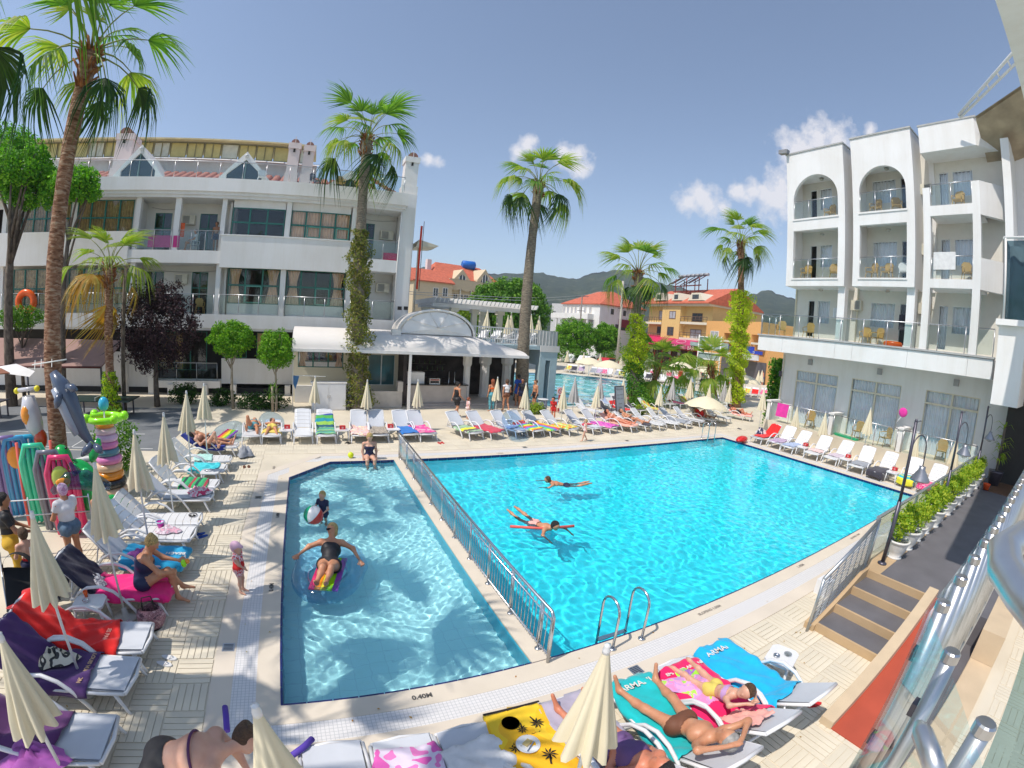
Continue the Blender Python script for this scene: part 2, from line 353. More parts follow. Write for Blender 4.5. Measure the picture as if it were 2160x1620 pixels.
def water(name,x0,y0,x1,y1,res,lo,hi,amp,seed,mt,cut=None,lvl=-.045,z=0.,nw=70):
 rng = np.random.default_rng(seed); nx,ny = int((x1-x0)/res) + 1,int((y1-y0)/res) + 1
 X,Y = np.meshgrid(np.linspace(x0,x1,nx),np.linspace(y0,y1,ny)); Z = np.full_like(X,lvl)
 Xw = X + .12*np.sin(Y*1.7 + seed) + .05*np.sin(Y*4.1); Yw = Y + .12*np.sin(X*1.3 + 2*seed) + .05*np.sin(X*3.7)
 for i in range(nw):
  l = math.exp(rng.uniform(math.log(lo),math.log(hi))); a = rng.uniform(0,2*PI); k = 2*PI/l
  Z += amp * l * np.cos(k*(Xw*math.cos(a) + Yw*math.sin(a)) + rng.uniform(0,2*PI))
 if cut: keep = (X / cut[0] + (PYL - Y) / cut[1]) > 1 - .02
 i = np.arange(nx*ny).reshape(ny,nx); F = np.stack([i[:-1,:-1],i[:-1,1:],i[1:,1:],i[1:,:-1]],-1)
 if cut: F = F[keep[:-1,:-1] & keep[1:,1:] & keep[:-1,1:] & keep[1:,:-1]]
 F = F.reshape(-1,4); V = np.stack([X,Y,Z],-1).reshape(-1,3)
 me = bpy.data.meshes.new(name); me.vertices.add(len(V)); me.vertices.foreach_set('co',V.ravel()); me.loops.add(F.size); me.loops.foreach_set('vertex_index',F.ravel().astype(np.int32))
 me.polygons.add(len(F)); me.polygons.foreach_set('loop_start',np.arange(0,F.size,4,dtype=np.int32)); me.update(calc_edges=True)
 me.polygons.foreach_set('use_smooth',[True]*len(F)); me.materials.append(mt); me.validate()
 o = link(name,me,kind='structure'); o.cycles.is_caustics_caster = True; return o
wm1 = water_mat('shallow_pool_water',(.94,1.,1.)); wm2 = water_mat('deep_pool_water',(.88,1.,1.))
water('shallow_pool_water',.0,0,DX0,PYL,.017,.09,.34,.0019,3,wm1,cut=(1.27,1.42))
water('deep_pool_water',DX1,0,PXL,PYL,.025,.15,.6,.0009,5,wm2)
# basket-weave paving: square tiles of ribbed slats, alternate ones turned
slatm = mat('cream_ribbed_paver',(.68,.61,.48),.75,vary=.12,scale=.9,bump=.05,bscale=50)
T = .49
def tile_mb(b,cx,cy,turned,z=0.,n=5):
 for k in range(n):
  a = -T/2 + .006 + k * (T - .012) / n; c = a + (T - .012) / n - .012
  lo,hi = -T/2 + .006,T/2 - .006
  if turned: x0,x1,y0,y1 = a,c,lo,hi
  else: x0,x1,y0,y1 = lo,hi,a,c
  v = [(cx+x0,cy+y0,z),(cx+x1,cy+y0,z),(cx+x1,cy+y1,z),(cx+x0,cy+y1,z)]; v += [(p[0],p[1],z - .012) for p in v]
  b.add(v,[(0,1,2,3),(0,4,5,1),(1,5,6,2),(2,6,7,3),(3,7,4,0)])
cells = []
def zone(x0,y0,x1,y1):
 for i in range(round((x1-x0)/T)):
  for j in range(round((y1-y0)/T)):
   cells.append((x0 + (i+.5)*T,y0 + (j+.5)*T,(i + j) % 2))
zone(-4.36,-5.4,-.93,14.3); zone(-.93,-5.34,7.85,-.93); zone(-.93,10.87,22.5,14.3); zone(6.2,-7.2,24,-4.62); zone(7.85,-1.42,19.,-.93)
def seen(c):
 v = CR.transposed() @ (Vector((c[0],c[1],0)) - CO); th = math.atan2(math.hypot(v.x,v.y),-v.z); r = th * 966 * (1 + .05*th*th); k = r / (math.hypot(v.x,v.y) or 1)
 return abs(v.x * k) < 1120 and abs(v.y * k) < 850
cells = [c for c in cells if seen(c)]
cells.sort(key=lambda c: (Vector((c[0],c[1],0)) - CO).length)
tm = {}
for k in (0,1):
 b = MB(); tile_mb(b,0,0,k); tm[k] = b.mesh('tile',slatm)
for c in cells[:300]: link('tile',tm[c[2]],deck,loc=(c[0],c[1],random.uniform(-.0015,.0015)))
b = MB()
for c in cells[300:]: tile_mb(b,*c)
b.build('far_paving_tiles',slatm,deck,kind='stuff')
# depth markings painted on the coping
inkm = mat('grey_marking_paint',(.10,.095,.09),.8)
inkf = mat('faded_marking_paint',(.30,.26,.22),.8)
def text_mesh(body,size,m,depth=.0,name='lettering',bold=0.):
 cu = bpy.data.curves.new(name,'FONT'); cu.body = body; cu.size = size; cu.extrude = depth; cu.align_x = 'CENTER'; cu.align_y = 'CENTER'; cu.resolution_u = 3; cu.offset = bold
 o = bpy.data.objects.new(name,cu); sc.collection.objects.link(o); bpy.context.view_layer.update()
 me = bpy.data.meshes.new_from_object(o); bpy.data.objects.remove(o); bpy.data.curves.remove(cu)
 me.materials.clear(); me.materials.append(m); me.name = name; return me
def ftext(body,size,x,y,rz,m,z=.009,bold=.004):
 o = link('depth_marking',text_mesh(body,size,m,bold=bold),deck); o.location = (x,y,z); o.rotation_euler = (0,0,rz)
ftext('0.40M',.105,1.74,-.16,0,inkm); ftext('SLOPING 1.50M',.085,6.75,-.17,0,inkf); ftext('1.40M',.11,9.9,-.14,0,inkf); ftext('SLOPING 1.50M',.085,12.9,-.15,0,inkf)
ftext('0.40M',.105,-.17,2.77,PI/2,inkm); ftext('0.40M',.105,-.18,5.85,PI/2,inkm); ftext('0.40M',.105,-.5,9.4,PI/2,inkf); ftext('1.50M',.11,7.2,10.1,0,inkf); ftext('0.40M',.105,.9,10.35,.9,inkf)
# wider ground, court, road, lawn strips
soil = mat('dry_ground',(.30,.27,.18),.9,vary=.3,scale=.05)
sheet_with_holes(-1900,1900,-800,1950,[(-.3,-.3,PXL + .3,PYL + .3),(14.,18.7,38.,46.)],-.35,'ground',soil)
court = mat('grey_green_court_paving',(.17,.18,.19),.8,vary=.1,scale=1.5)
MB().box(-16,11.2,-.05,-4.6,18.6,-.004).build('games_court',court,kind='structure')
MB().box(-16,6.2,-.05,-5.9,11.1,-.004).build('side_court',court,kind='structure')
lm = mat('white_court_line',(.6,.6,.58),.8)
for (x0,y0,x1,y1) in [(-15.8,11.4,-5,11.46),(-15.8,13.4,-6,13.46),(-8.2,11.4,-8.15,18)]: MB().box(x0,y0,-.003,x1,y1,.001).build('court_line',lm,kind='structure')
asph = mat('road_asphalt',(.055,.055,.06),.9)
# second pool with its paler water
FP = [Vector(p) for p in ((14.2,18.9),(30,18.9))] + [G(*p).xy for p in ((1511,837),(1497,821),(1400,813),(1306,802),(1226,793),(1184,788))]; FP.append(Vector((14.2,FP[-1].y)))
fx1,fy1 = max(p.x for p in FP),max(p.y for p in FP)
basin('far_pool',[tuple(p) for p in FP],1.2,shallow_tile,wall_tile)
wm3 = water_mat('far_pool_water',(.75,.93,.97))
water('far_pool_water',14.2,18.9,fx1,fy1,.16,.9,2.6,.0022,9,wm3,nw=30)
b = MB(); b2_ = MB()
for k in range(1,len(FP)-1):
 a,c = FP[k],FP[k+1]; d = (c-a).normalized(); n = Vector((d.y,-d.x))
 if k == len(FP)-2: n = Vector((0,1))
 na = (a - Vector((20,24))).normalized()*26; nc = (c - Vector((20,24))).normalized()*26
 b.add([(a.x,a.y,.002),(a.x+na.x,a.y+na.y,.002),(c.x+nc.x,c.y+nc.y,.002),(c.x,c.y,.002)],[(0,1,2,3)])
 b2_.box(0,0,0,0,0,0) if 0 else b2_.add([(a.x,a.y,.02),(a.x+n.x*.4,a.y+n.y*.4,.02),(c.x+n.x*.4,c.y+n.y*.4,.02),(c.x,c.y,.02),(a.x,a.y,-.2),(c.x,c.y,-.2)],[(0,1,2,3),(0,3,5,4)])
b2_.add([(14.2,18.6,.02),(30,18.6,.02),(30,18.9,.02),(14.2,18.9,.02)],[(0,1,2,3)])
b.build('far_pool_terrace',deckm,kind='structure'); b2_.build('far_pool_coping',mat('white_coping',(.7,.68,.64),.5),kind='structure')
# hills: ridge heights by compass bearing, seen as wooded slopes
def hills():
 prof = [(20,5.5),(26,5.8),(30.6,6.3),(31.7,6.5),(34.1,7.2),(35.2,6.7),(37.5,5.9),(40,5.6),(42.1,6.3),(45.1,6.6),(48.7,7.2),(51.1,7.8),(52.8,8.2),(54.5,7.8),(56.3,7.3),(58.1,6.6),(59.8,6.7),(62.2,7.0),(68,6.6),(76,6.8),(90,6),(130,5.5),(175,5),(-20,4.5),(5,5)]
 prof.sort(); A = [p[0] for p in prof]; E_ = [p[1] for p in prof]
 rng = np.random.default_rng(4); n = 420; az = np.linspace(-20,175,n); el = np.interp(az,A,E_)
 el += .07*np.sin(az*5.1) + .05*np.sin(az*11.7 + 1) + rng.normal(0,.03,n)
 b = MB(); ts = [0,.12,.25,.4,.55,.7,.82,.92,1.]
 def pt(u,v):
  i = min(n-1,int(round(u*(n-1)))); a = math.radians(az[i]); k = ts[int(round(v*8))]
  r = 620 + 700*k + 14*math.sin(az[i]*.5 + k*5)
  top = math.tan(math.radians(el[i])) * 1320 + 4.5
  h = -1 + top * (k**1.25) * (1 + .05*math.sin(az[i]*.9 + k*7) * (1-k) + .03*math.sin(az[i]*2.1 - k*11) * (1-k))
  return (CO.x + r*math.cos(a),CO.y + r*math.sin(a),h)
 b.grid(pt,n-1,8)
 def back(u,v):
  i = min(n-1,int(round(u*(n-1)))); a = math.radians(az[i]); r = 1320 + 400*v
  return (CO.x + r*math.cos(a),CO.y + r*math.sin(a),(math.tan(math.radians(el[i])) * 1320 + 3.4) * (1 - v) - 2*v)
 b.grid(back,n-1,2)
 m,nt,p = new_mat('wooded_hillside'); N = nt.nodes; L = nt.links; tc = tex_coord(nt)
 no = N.new('ShaderNodeTexNoise'); no.inputs['Scale'].default_value = .035; no.inputs['Detail'].default_value = 10; no.inputs['Roughness'].default_value = .7
 r = ramp(nt,[(.35,(.02,.035,.02)),(.52,(.035,.055,.028)),(.64,(.08,.09,.05)),(.78,(.16,.15,.10))]); L.new(tc.outputs['Object'],no.inputs[0]); L.new(no.outputs[0],r.inputs[0]); L.new(r.outputs[0],p.inputs['Base Color'])
 p.inputs['Roughness'].default_value = 1; p.inputs['Specular IOR Level'].default_value = 0
 n2 = N.new('ShaderNodeTexNoise'); n2.inputs['Scale'].default_value = .12; n2.inputs['Detail'].default_value = 8; bp = N.new('ShaderNodeBump'); bp.inputs['Distance'].default_value = 5; bp.inputs['Strength'].default_value = 1
 L.new(tc.outputs['Object'],n2.inputs[0]); L.new(n2.outputs[0],bp.inputs['Height']); L.new(bp.outputs[0],p.inputs['Normal'])
 b.build('hills',m,kind='structure')
hills()
# ------------------------------------------------------------------ BUILDINGS
def wallholes(b,ax,a0,a1,z0,z1,at,th,holes=(),mi=0):
 """wall in plane ax=at, th thick, with real openings (a0, z0, a1, z1)"""
 xs = sorted({a0,a1,*[v for h in holes for v in (h[0],h[2]) if a0 < v < a1]}); zs = sorted({z0,z1,*[v for h in holes for v in (h[1],h[3]) if z0 < v < z1]})
 for i in range(len(xs)-1):
  for j in range(len(zs)-1):
   cx,cz = (xs[i]+xs[i+1])/2,(zs[j]+zs[j+1])/2
   if any(h[0] < cx < h[2] and h[1] < cz < h[3] for h in holes): continue
   if ax == 'y': b.box(xs[i],at,zs[j],xs[i+1],at+th,zs[j+1],mi)
   else: b.box(at,xs[i],zs[j],at+th,xs[i+1],zs[j+1],mi)
 return b
def window(par,ax,a0,a1,z0,z1,at,nx=2,ny=1,fm=None,inn=1,cur=None,curw=1.,bar=.06,name='window',split=None,pm=None,curd=.14,drape=None):
 """inn: +1 when the room lies towards larger coordinates. frame > panes, curtain"""
 fm = fm or alu; pm = pm or paneglass; b = MB(); h = bar/2
 def bx(bb,p0,p1,q0,q1,d0,d1):
  d0,d1 = at + inn*d0,at + inn*d1
  if ax == 'y': bb.box(p0,d0,q0,p1,d1,q1)
  else: bb.box(d0,p0,q0,d1,p1,q1)
 zs = [z0 + (z1-z0)*k/ny for k in range(ny+1)] if split is None else [z0,*split,z1]
 xs = [a0 + (a1-a0)*k/nx for k in range(nx+1)]
 for x in xs: bx(b,max(a0,x-h),min(a1,x+h),z0,z1,-.02,.07)
 for z in zs: bx(b,a0,a1,max(z0,z-h),min(z1,z+h),-.012,.062)
 f = b.build(name,fm,par,True)
 for i in range(nx):
  for j in range(len(zs)-1):
   p = MB(); bx(p,xs[i]+h,xs[i+1]-h,zs[j]+h,zs[j+1]-h,.02,.03); p.build('pane',pm,f)
 if cur is not None:
  spans = [(a0,a0 + (a1-a0)*curw)] if curw < 1 else [(a0,a1)]
  if drape: spans = [(a0+.03,a0+.03+drape),(a1-.03-drape,a1-.03)]
  for s0,s1 in spans:
   c = MB(); n = max(8,int((s1-s0)*14))
   def fn(u,v):
    pin = 1 - (.45*math.sin(PI*min(1,(1-v)*1.15)) if drape else 0)
    mid = (s0+s1)/2; a = mid + (s0 + (s1-s0)*u - mid)*pin; d = at + inn*(curd + .045*math.sin(u*n*PI*.75 + .6*math.sin(u*9)))
    z = z0 + (z1-z0)*v
    return (a,d,z) if ax == 'y' else (d,a,z)
   c.grid(fn,n*3,6 if drape else 1); c.build('curtain',cur,f)
 return f
def glassrail(par,ax,a0,a1,z0,h,at,step=1.1,name='balustrade',rm=None):
 rm = rm or railm; b = MB(); n = max(1,round(abs(a1-a0)/step))
 P = lambda a,z,d=0.: (a,at+d,z) if ax == 'y' else (at+d,a,z)
 for k in range(n+1):
  a = a0 + (a1-a0)*k/n; b.tube([P(a,z0),P(a,z0+h)],.022,6)
 b.tube([P(a0,z0+h),P(a1,z0+h)],.024,6)
 f = b.build(name,rm,par,True)
 for k in range(n):
  g = MB(); u0,u1 = sorted((a0 + (a1-a0)*(k+.04)/n,a0 + (a1-a0)*(k+.96)/n))
  if ax == 'y': g.box(u0,at-.006,z0+.06,u1,at+.006,z0+h-.05)
  else: g.box(at-.006,u0,z0+.06,at+.006,u1,z0+h-.05)
  g.build('glass_panel',railglass,f)
 return f
def ac_unit(par,ax,a,z,at,out=-1,w_=.8,h=.55):
 b = MB(); d0,d1 = at,at + out*.32
 if ax == 'y': b.box(a-w_/2,d0,z,a+w_/2,d1,z+h)
 else: b.box(d0,a-w_/2,z,d1,a+w_/2,z+h)
 o = b.build('air_conditioner',mat('cream_air_conditioner',(.62,.58,.47),.5),par,True)
 g = MB()
 for k in range(7):
  zz = z + .06 + k*(h-.1)/7
  if ax == 'y': g.box(a-w_*.4,d1+out*.001,zz,a+w_*.1,d1+out*.02,zz+.035)
  else: g.box(d1+out*.001,a-w_*.4,zz,d1+out*.02,a+w_*.1,zz+.035)
 g.build('grille',mat('grey_grille',(.2,.2,.2),.5),o)
 return o
# ================================================= LEFT HOTEL BLOCK (faces the pools across the far deck)
Y0 = 22.
H1 = thing('hotel_building','long white three storey hotel block with green framed windows and tiled roof dormers','hotel',(-8,26,0))
def px_x(x,y,Y=Y0): return PY(x,y,Y).x
XR = 6.0
b = MB()
b.box(-26,21.95,3.75,5.35,30,4.5); b.box(-26,22.02,3.62,5.3,22.5,3.75)
b.box(-26,22.0,7.25,5.35,30,7.95)
b.box(-26,21.75,11.2,5.6,30,11.95); b.box(-26,21.87,11.02,5.5,29,11.2); b.box(-26,21.97,10.87,5.4,29,11.02)
b.build('floor_slabs',white,H1,True)
# end wall (stair tower side)
b = MB(); b.box(5.35,22.05,0,XR+.1,23.4,11.199); b.box(5.55,23.4,0,XR+.42,31,12.4); b.build('end_wall',white,H1,True)
# parapets that stand in front of the bays
b = MB(); b.box(-4.8,21.9,7.05,2.5,22.15,8.8); b.box(-19.6,21.95,7.1,-10.25,22.2,8.95); b.box(-4.85,21.86,8.801,2.55,22.2,8.86)
b.build('parapet',white,H1,True)
# columns
cols = [(-9.95,4.5,10.87,.3),(-7.55,7.95,10.87,.34),(-4.85,4.5,10.87,.26),(-1.15,4.5,10.87,.3),(2.6,4.5,10.87,.24),(-14.4,4.5,7.25,.3),(-18.6,4.5,10.87,.3)]
for x,z0,z1,s in cols: MB().box(x-s/2,22.16,z0,x+s/2,22.5,z1).build('column',white,H1,True)
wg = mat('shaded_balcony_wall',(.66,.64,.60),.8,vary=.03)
# first and second floor back walls with openings
doorsU = [(-9.35,7.95,-8.3,10.3),(-6.55,7.95,-5.5,10.3),(3.1,7.95,4.0,10.3)]
doorsL = [(-9.6,4.5,-8.5,6.9),(-6.75,4.5,-5.75,6.9),(3.1,4.5,4.0,6.9)]
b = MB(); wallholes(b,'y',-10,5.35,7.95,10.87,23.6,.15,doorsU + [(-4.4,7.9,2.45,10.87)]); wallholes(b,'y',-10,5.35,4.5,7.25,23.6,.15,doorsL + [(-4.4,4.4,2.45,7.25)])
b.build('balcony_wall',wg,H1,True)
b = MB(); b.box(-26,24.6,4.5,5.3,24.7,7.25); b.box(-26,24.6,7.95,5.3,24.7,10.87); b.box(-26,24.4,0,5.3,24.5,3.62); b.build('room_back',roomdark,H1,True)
b = MB(); [b.box(x-.06,22.5,z,x+.06,24.6,z+2.8) for x in (-4.5,-1.15,2.5,-9.98) for z in (4.5,8.0)]; b.build('partition',wg,H1,True)
for (x0,z0,x1,z1) in doorsU + doorsL: window(H1,'y',x0,x1,z0,z1,23.62,2,1,greenfr,split=[z0 + (z1-z0)*.62],name='balcony_door')
for x0,x1 in ((-4.35,-1.35),(-.98,2.4)):
 f = window(H1,'y',x0,x1,8.87,10.45,22.3,4 if x0 > -2 else 3,1,greenfr,split=[9.62],cur=curtain_peach if x0 > -2 else None,bar=.09,name='bay_window')
 window(H1,'y',x0,x1,5.12,7.1,22.6,4 if x0 > -2 else 3,1,greenfr,split=[6.15],cur=curtain_peach,drape=.75,bar=.09,name='bay_window')
 b = MB(); b.box(x0,22.32,10.45,x1,22.5,10.87); b.box(x0,22.6,4.5,x1,22.75,5.12); b.box(x0,22.6,7.1,x1,22.75,7.25); b.box(x0-.2,22.16,7.95,x1+.1,22.4,8.86); b.build('bay_sill_wall',white,H1,True)
# opening sash frames hung in the bays
for (x0,x1,z0,z1) in [(-3.3,-2.4,5.2,6.1),(.75,1.5,5.2,6.1),(.0,.72,8.95,9.55),(1.65,2.35,8.95,9.55)]:
 b = MB(); y = 22.22 if z0 > 8 else 22.52
 for a in (x0,x1): b.box(a-.03,y,z0,a+.03,y+.05,z1)
 for z in (z0,z1): b.box(x0+.03,y+.001,z-.03,x1-.03,y+.049,z+.03)
 b.build('opening_sash',mat('pale_green_sash',(.10,.35,.28),.4),H1,True)
# left stretch: long curtained windows
cb = mat('golden_striped_curtain',(.42,.28,.12),.9,vary=.3,scale=5)
for (x0,x1,z0,z1) in [(-17.6,-14.3,8.95,10.8),(-13.9,-10.3,8.95,10.8),(-17.9,-14.7,4.95,6.95),(-14.1,-10.3,5.0,6.95)]:
 window(H1,'y',x0,x1,z0,z1,22.45,4,1,greenfr,split=[z0 + (z1-z0)*.45],cur=cb,curw=.999,bar=.08,name='wide_window')
b = MB(); wallholes(b,'y',-26,-10.1,7.95,10.87,22.45,.15,[(-17.6,8.95,-14.3,10.8),(-13.9,8.95,-10.3,10.8),(-21,7.95,-18.8,10.4)])
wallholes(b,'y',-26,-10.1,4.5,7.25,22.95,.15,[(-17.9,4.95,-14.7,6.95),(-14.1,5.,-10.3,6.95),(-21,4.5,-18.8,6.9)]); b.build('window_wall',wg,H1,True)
# glass balustrades
glassrail(H1,'y',-9.8,-7.75,7.95,1.1,22.06,1.0); glassrail(H1,'y',-7.35,-4.95,7.95,1.1,22.06,.8); glassrail(H1,'y',2.62,5.3,7.95,1.1,22.06,.9); glassrail(H1,'y',-22.5,-19.7,7.95,1.1,22.06)
for a,c in ((-18.4,-14.6),(-14.2,-10.1),(-9.8,-5.0),(-4.7,-1.3),(-1.0,2.45),(2.75,5.3),(-23,-18.8)): glassrail(H1,'y',a,c,4.5,1.08,22.03,1.15)
glassrail(H1,'y',-16,5.3,11.95,1.0,21.95,1.35)
for a,z,y in [(-7.2,9.6,23.6),(4.75,9.35,23.6),(-7.35,6.2,23.6),(4.75,6.15,23.6)]: ac_unit(H1,'y',a,z,y)
for x,z in [(6.6,5.2),(6.1,5.25)]: pass
# ground floor: dark undercroft, white wall with windows
b = MB(); wallholes(b,'y',-4.7,-.3,.55,2.0,23.2,.2); wallholes(b,'y',-.3,5.35,.55,3.62,23.2,.2,[(.0,1.9,3.4,3.1)]); b.box(-9.,23.2,.55,-4.7,23.4,.8); b.box(-26,23.3,.3,-9.05,23.5,2.3); b.build('ground_floor_wall',white,H1,True)
b = MB(); [b.box(x-.16,22.6,-.3,x+.16,23.0,.55 if k else 3.62) for x,k in ((-10.6,0),(-7.7,1),(-5.6,1),(-3.9,1),(-.7,1),(-8.9,0))]; b.build('pier',white,H1,True)
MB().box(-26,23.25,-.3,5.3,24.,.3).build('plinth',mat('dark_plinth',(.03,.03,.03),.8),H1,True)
window(H1,'y',-8.6,-5.6,1.3,3.5,23.25,3,1,greenfr,cur=cb,curw=.5); window(H1,'y',.0,3.4,1.9,3.1,23.25,3,1,greenfr,cur=curtain_peach,drape=.5,bar=.09)
window(H1,'y',-4.6,-3.2,2.05,3.5,23.25,2,1,greenfr); window(H1,'y',-2.6,-1.2,2.05,3.5,23.25,1,1,greenfr,cur=curtain_peach)
glassrail(H1,'y',-8.6,-4.9,.75,1.0,22.9,1.2); MB().box(-9,22.7,.35,-4.7,23.2,.75).build('terrace_edge',white,H1,True)
# roof terrace: dormers, chimneys, tiled pitches and the glazed lean-to behind
def dormer(x,w_,ztop,z0=11.95,pane=True):
 d = MB(); h = ztop - z0; y0 = 22.9
 out = [(x-w_/2,z0),(x+w_/2,z0),(x+w_/2,z0 + .25),(x,ztop),(x-w_/2,z0 + .25)]
 inn = [(x-w_*.33,z0+.02),(x+w_*.33,z0+.02),(x+w_*.33,z0+h*.3),(x,ztop-.5),(x-w_*.33,z0+h*.3)]
 n = 5; V = [(p[0],y0,p[1]) for p in out] + [(p[0],y0,p[1]) for p in inn] + [(p[0],y0+.25,p[1]) for p in inn]
 F = [(k,(k+1) % n,n+(k+1) % n,n+k) for k in range(1,n)] + [(n+k,n+(k+1) % n,2*n+(k+1) % n,2*n+k) for k in range(n)]
 d.add(V,F); d.add([(p[0],y,p[1]) for y in (y0,27.) for p in out],[(k,n+k,n+(k+1) % n,(k+1) % n) for k in range(1,n)])
 g = d.build('dormer',white,H1,True)
 MB().add([(p[0],y0+.14,p[1]) for p in inn],[tuple(range(5))[::-1]]).build('pane',mat('dark_dormer_glass',(.05,.08,.10),.08),g)
 f = MB(); f.box(x-.03,y0+.06,z0,x+.03,y0+.13,ztop-.55); f.box(x-w_*.33,y0+.061,z0+.05,x+w_*.33,y0+.129,z0+.11); f.build('frame',mat('grey_green_frame',(.20,.30,.28),.4),g)
 t = MB(); t.ball((x,y0-.05,ztop-.28),.11,8,6); t.build('wall_lamp',mat('lamp_globe',(.6,.6,.58),.3),g)
dormer(-10.6,3.3,14.2); dormer(-4.1,3.2,13.95); dormer(2.2,2.9,13.3)
b = MB()
for k in range(40):
 x = -16.5 + k*.52
 if x > 3.9: break
 b.tube([(x,23.9,12.3),(x,26.2,13.35)],.27,6)
b.build('tiled_pitch',rooftile,H1,True)
b = MB()
for k in range(9): b.tube([(3.3 + k*.28,23.5 - .0*k,13.2 - k*.14),(3.6 + k*.28,26.5,14.1 - k*.14)],.15,6)
b.build('tiled_hip',rooftile,H1,True)
MB().box(-26,23.7,11.95,3.6,23.9,12.45).build('roof_wall',white,H1,True)
pk = mat('pale_pink_chimney_render',(.72,.60,.58),.8,vary=.03)
def chimney(x,y,z1,w_=.85,m=None):
 m = m or pk; c = MB(); c.box(x-w_/2,y,11.96,x+w_/2,y+w_,13.0); c.box(x-w_*.42,y+.06,13.0,x+w_*.42,y+w_*.94,z1-.72); c.box(x-w_*.48,y,z1-.72,x+w_*.48,y+w_,z1-.35)
 o = c.build('chimney',m,H1,True)
 t = MB(); t.tube([(x,y+.02,z1-.36),(x,y+w_-.02,z1-.36)],w_*.32,12); t.build('barrel_cap',mat('dull_red_cap_tile',(.32,.16,.13),.8),o)
 s = MB(); s.box(x-.06,y-.006,z1-.95,x+.06,y+.1,z1-.75); s.build('vent_slot',mat('dark_slot',(.02,.02,.02),.9),o)
 q = MB(); q.box(x-.02,y-.02,z1-.35,x+.02,y-.002,z1+.03); q.build('cap_rib',m,o)
chimney(-12.1,23.6,15.5,1.3); chimney(-1.4,23.4,15.25,.8); chimney(-.5,23.5,15.2,.75); chimney(5.95,23.6,15.3,1.0,white)
b = MB(); b.box(-26,27,12,0,31,14.75); b.build('rear_storey',white,H1,True)
yel = mat('yellow_glazing',(.55,.46,.17),.35,vary=.1)
yel2 = mat('yellow_awning_sheet',(.66,.56,.30),.5)
b = MB(); b.add([(-26,26.4,15.85),(-.2,26.4,15.85),(-.2,31,16.3),(-26,31,16.3),(-26,26.4,15.95),(-.2,26.4,15.95),(-.2,31,16.4),(-26,31,16.4)],[(3,2,1,0),(4,5,6,7),(0,1,5,4),(1,2,6,5)]); b.build('sloping_canopy',yel2,H1,True)
for k in range(17):
 x0 = -21 + k*1.2; f = window(H1,'y',x0,x0+1.12,14.8,15.82,27.02,2 if k % 3 else 1,1,mat('olive_frame',(.25,.22,.10),.5),pm=yel if k % 4 else mat('pale_blind',(.6,.6,.5),.6),bar=.07,name='clerestory_window')
b = MB()
for k in range(18): b.add([(-21.3 + k*1.2,26.2,14.45),(-20.2 + k*1.2,26.2,14.45),(-20.2 + k*1.2,27,14.8),(-21.3 + k*1.2,27,14.8)],[(0,1,2,3)])
b.build('skylight_strip',white,H1,True)
# ================================================= RIGHT HOTEL BLOCK
H2 = thing('hotel_building','white four storey hotel block with arched balconies right of the main pool','hotel',(26,4,0))
XW,XS = 24.3,22.6
wins = [(6.5,.73,9.15,3.64),(2.95,.73,5.7,3.64),(-.9,.73,1.7,3.64)]
b = MB(); wallholes(b,'x',-1.7,10.15,0,4.5,XW,.2,wins); b.build('ground_floor_wall',white,H2,True)
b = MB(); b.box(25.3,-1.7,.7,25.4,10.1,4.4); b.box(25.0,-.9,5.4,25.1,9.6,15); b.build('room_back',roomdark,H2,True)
for (a0,z0,a1,z1) in wins:
 window(H2,'x',a0,a1,z0,z1,XW+.05,2,1,cream,split=[3.05],cur=curtain_grey,bar=.09,name='sliding_window')
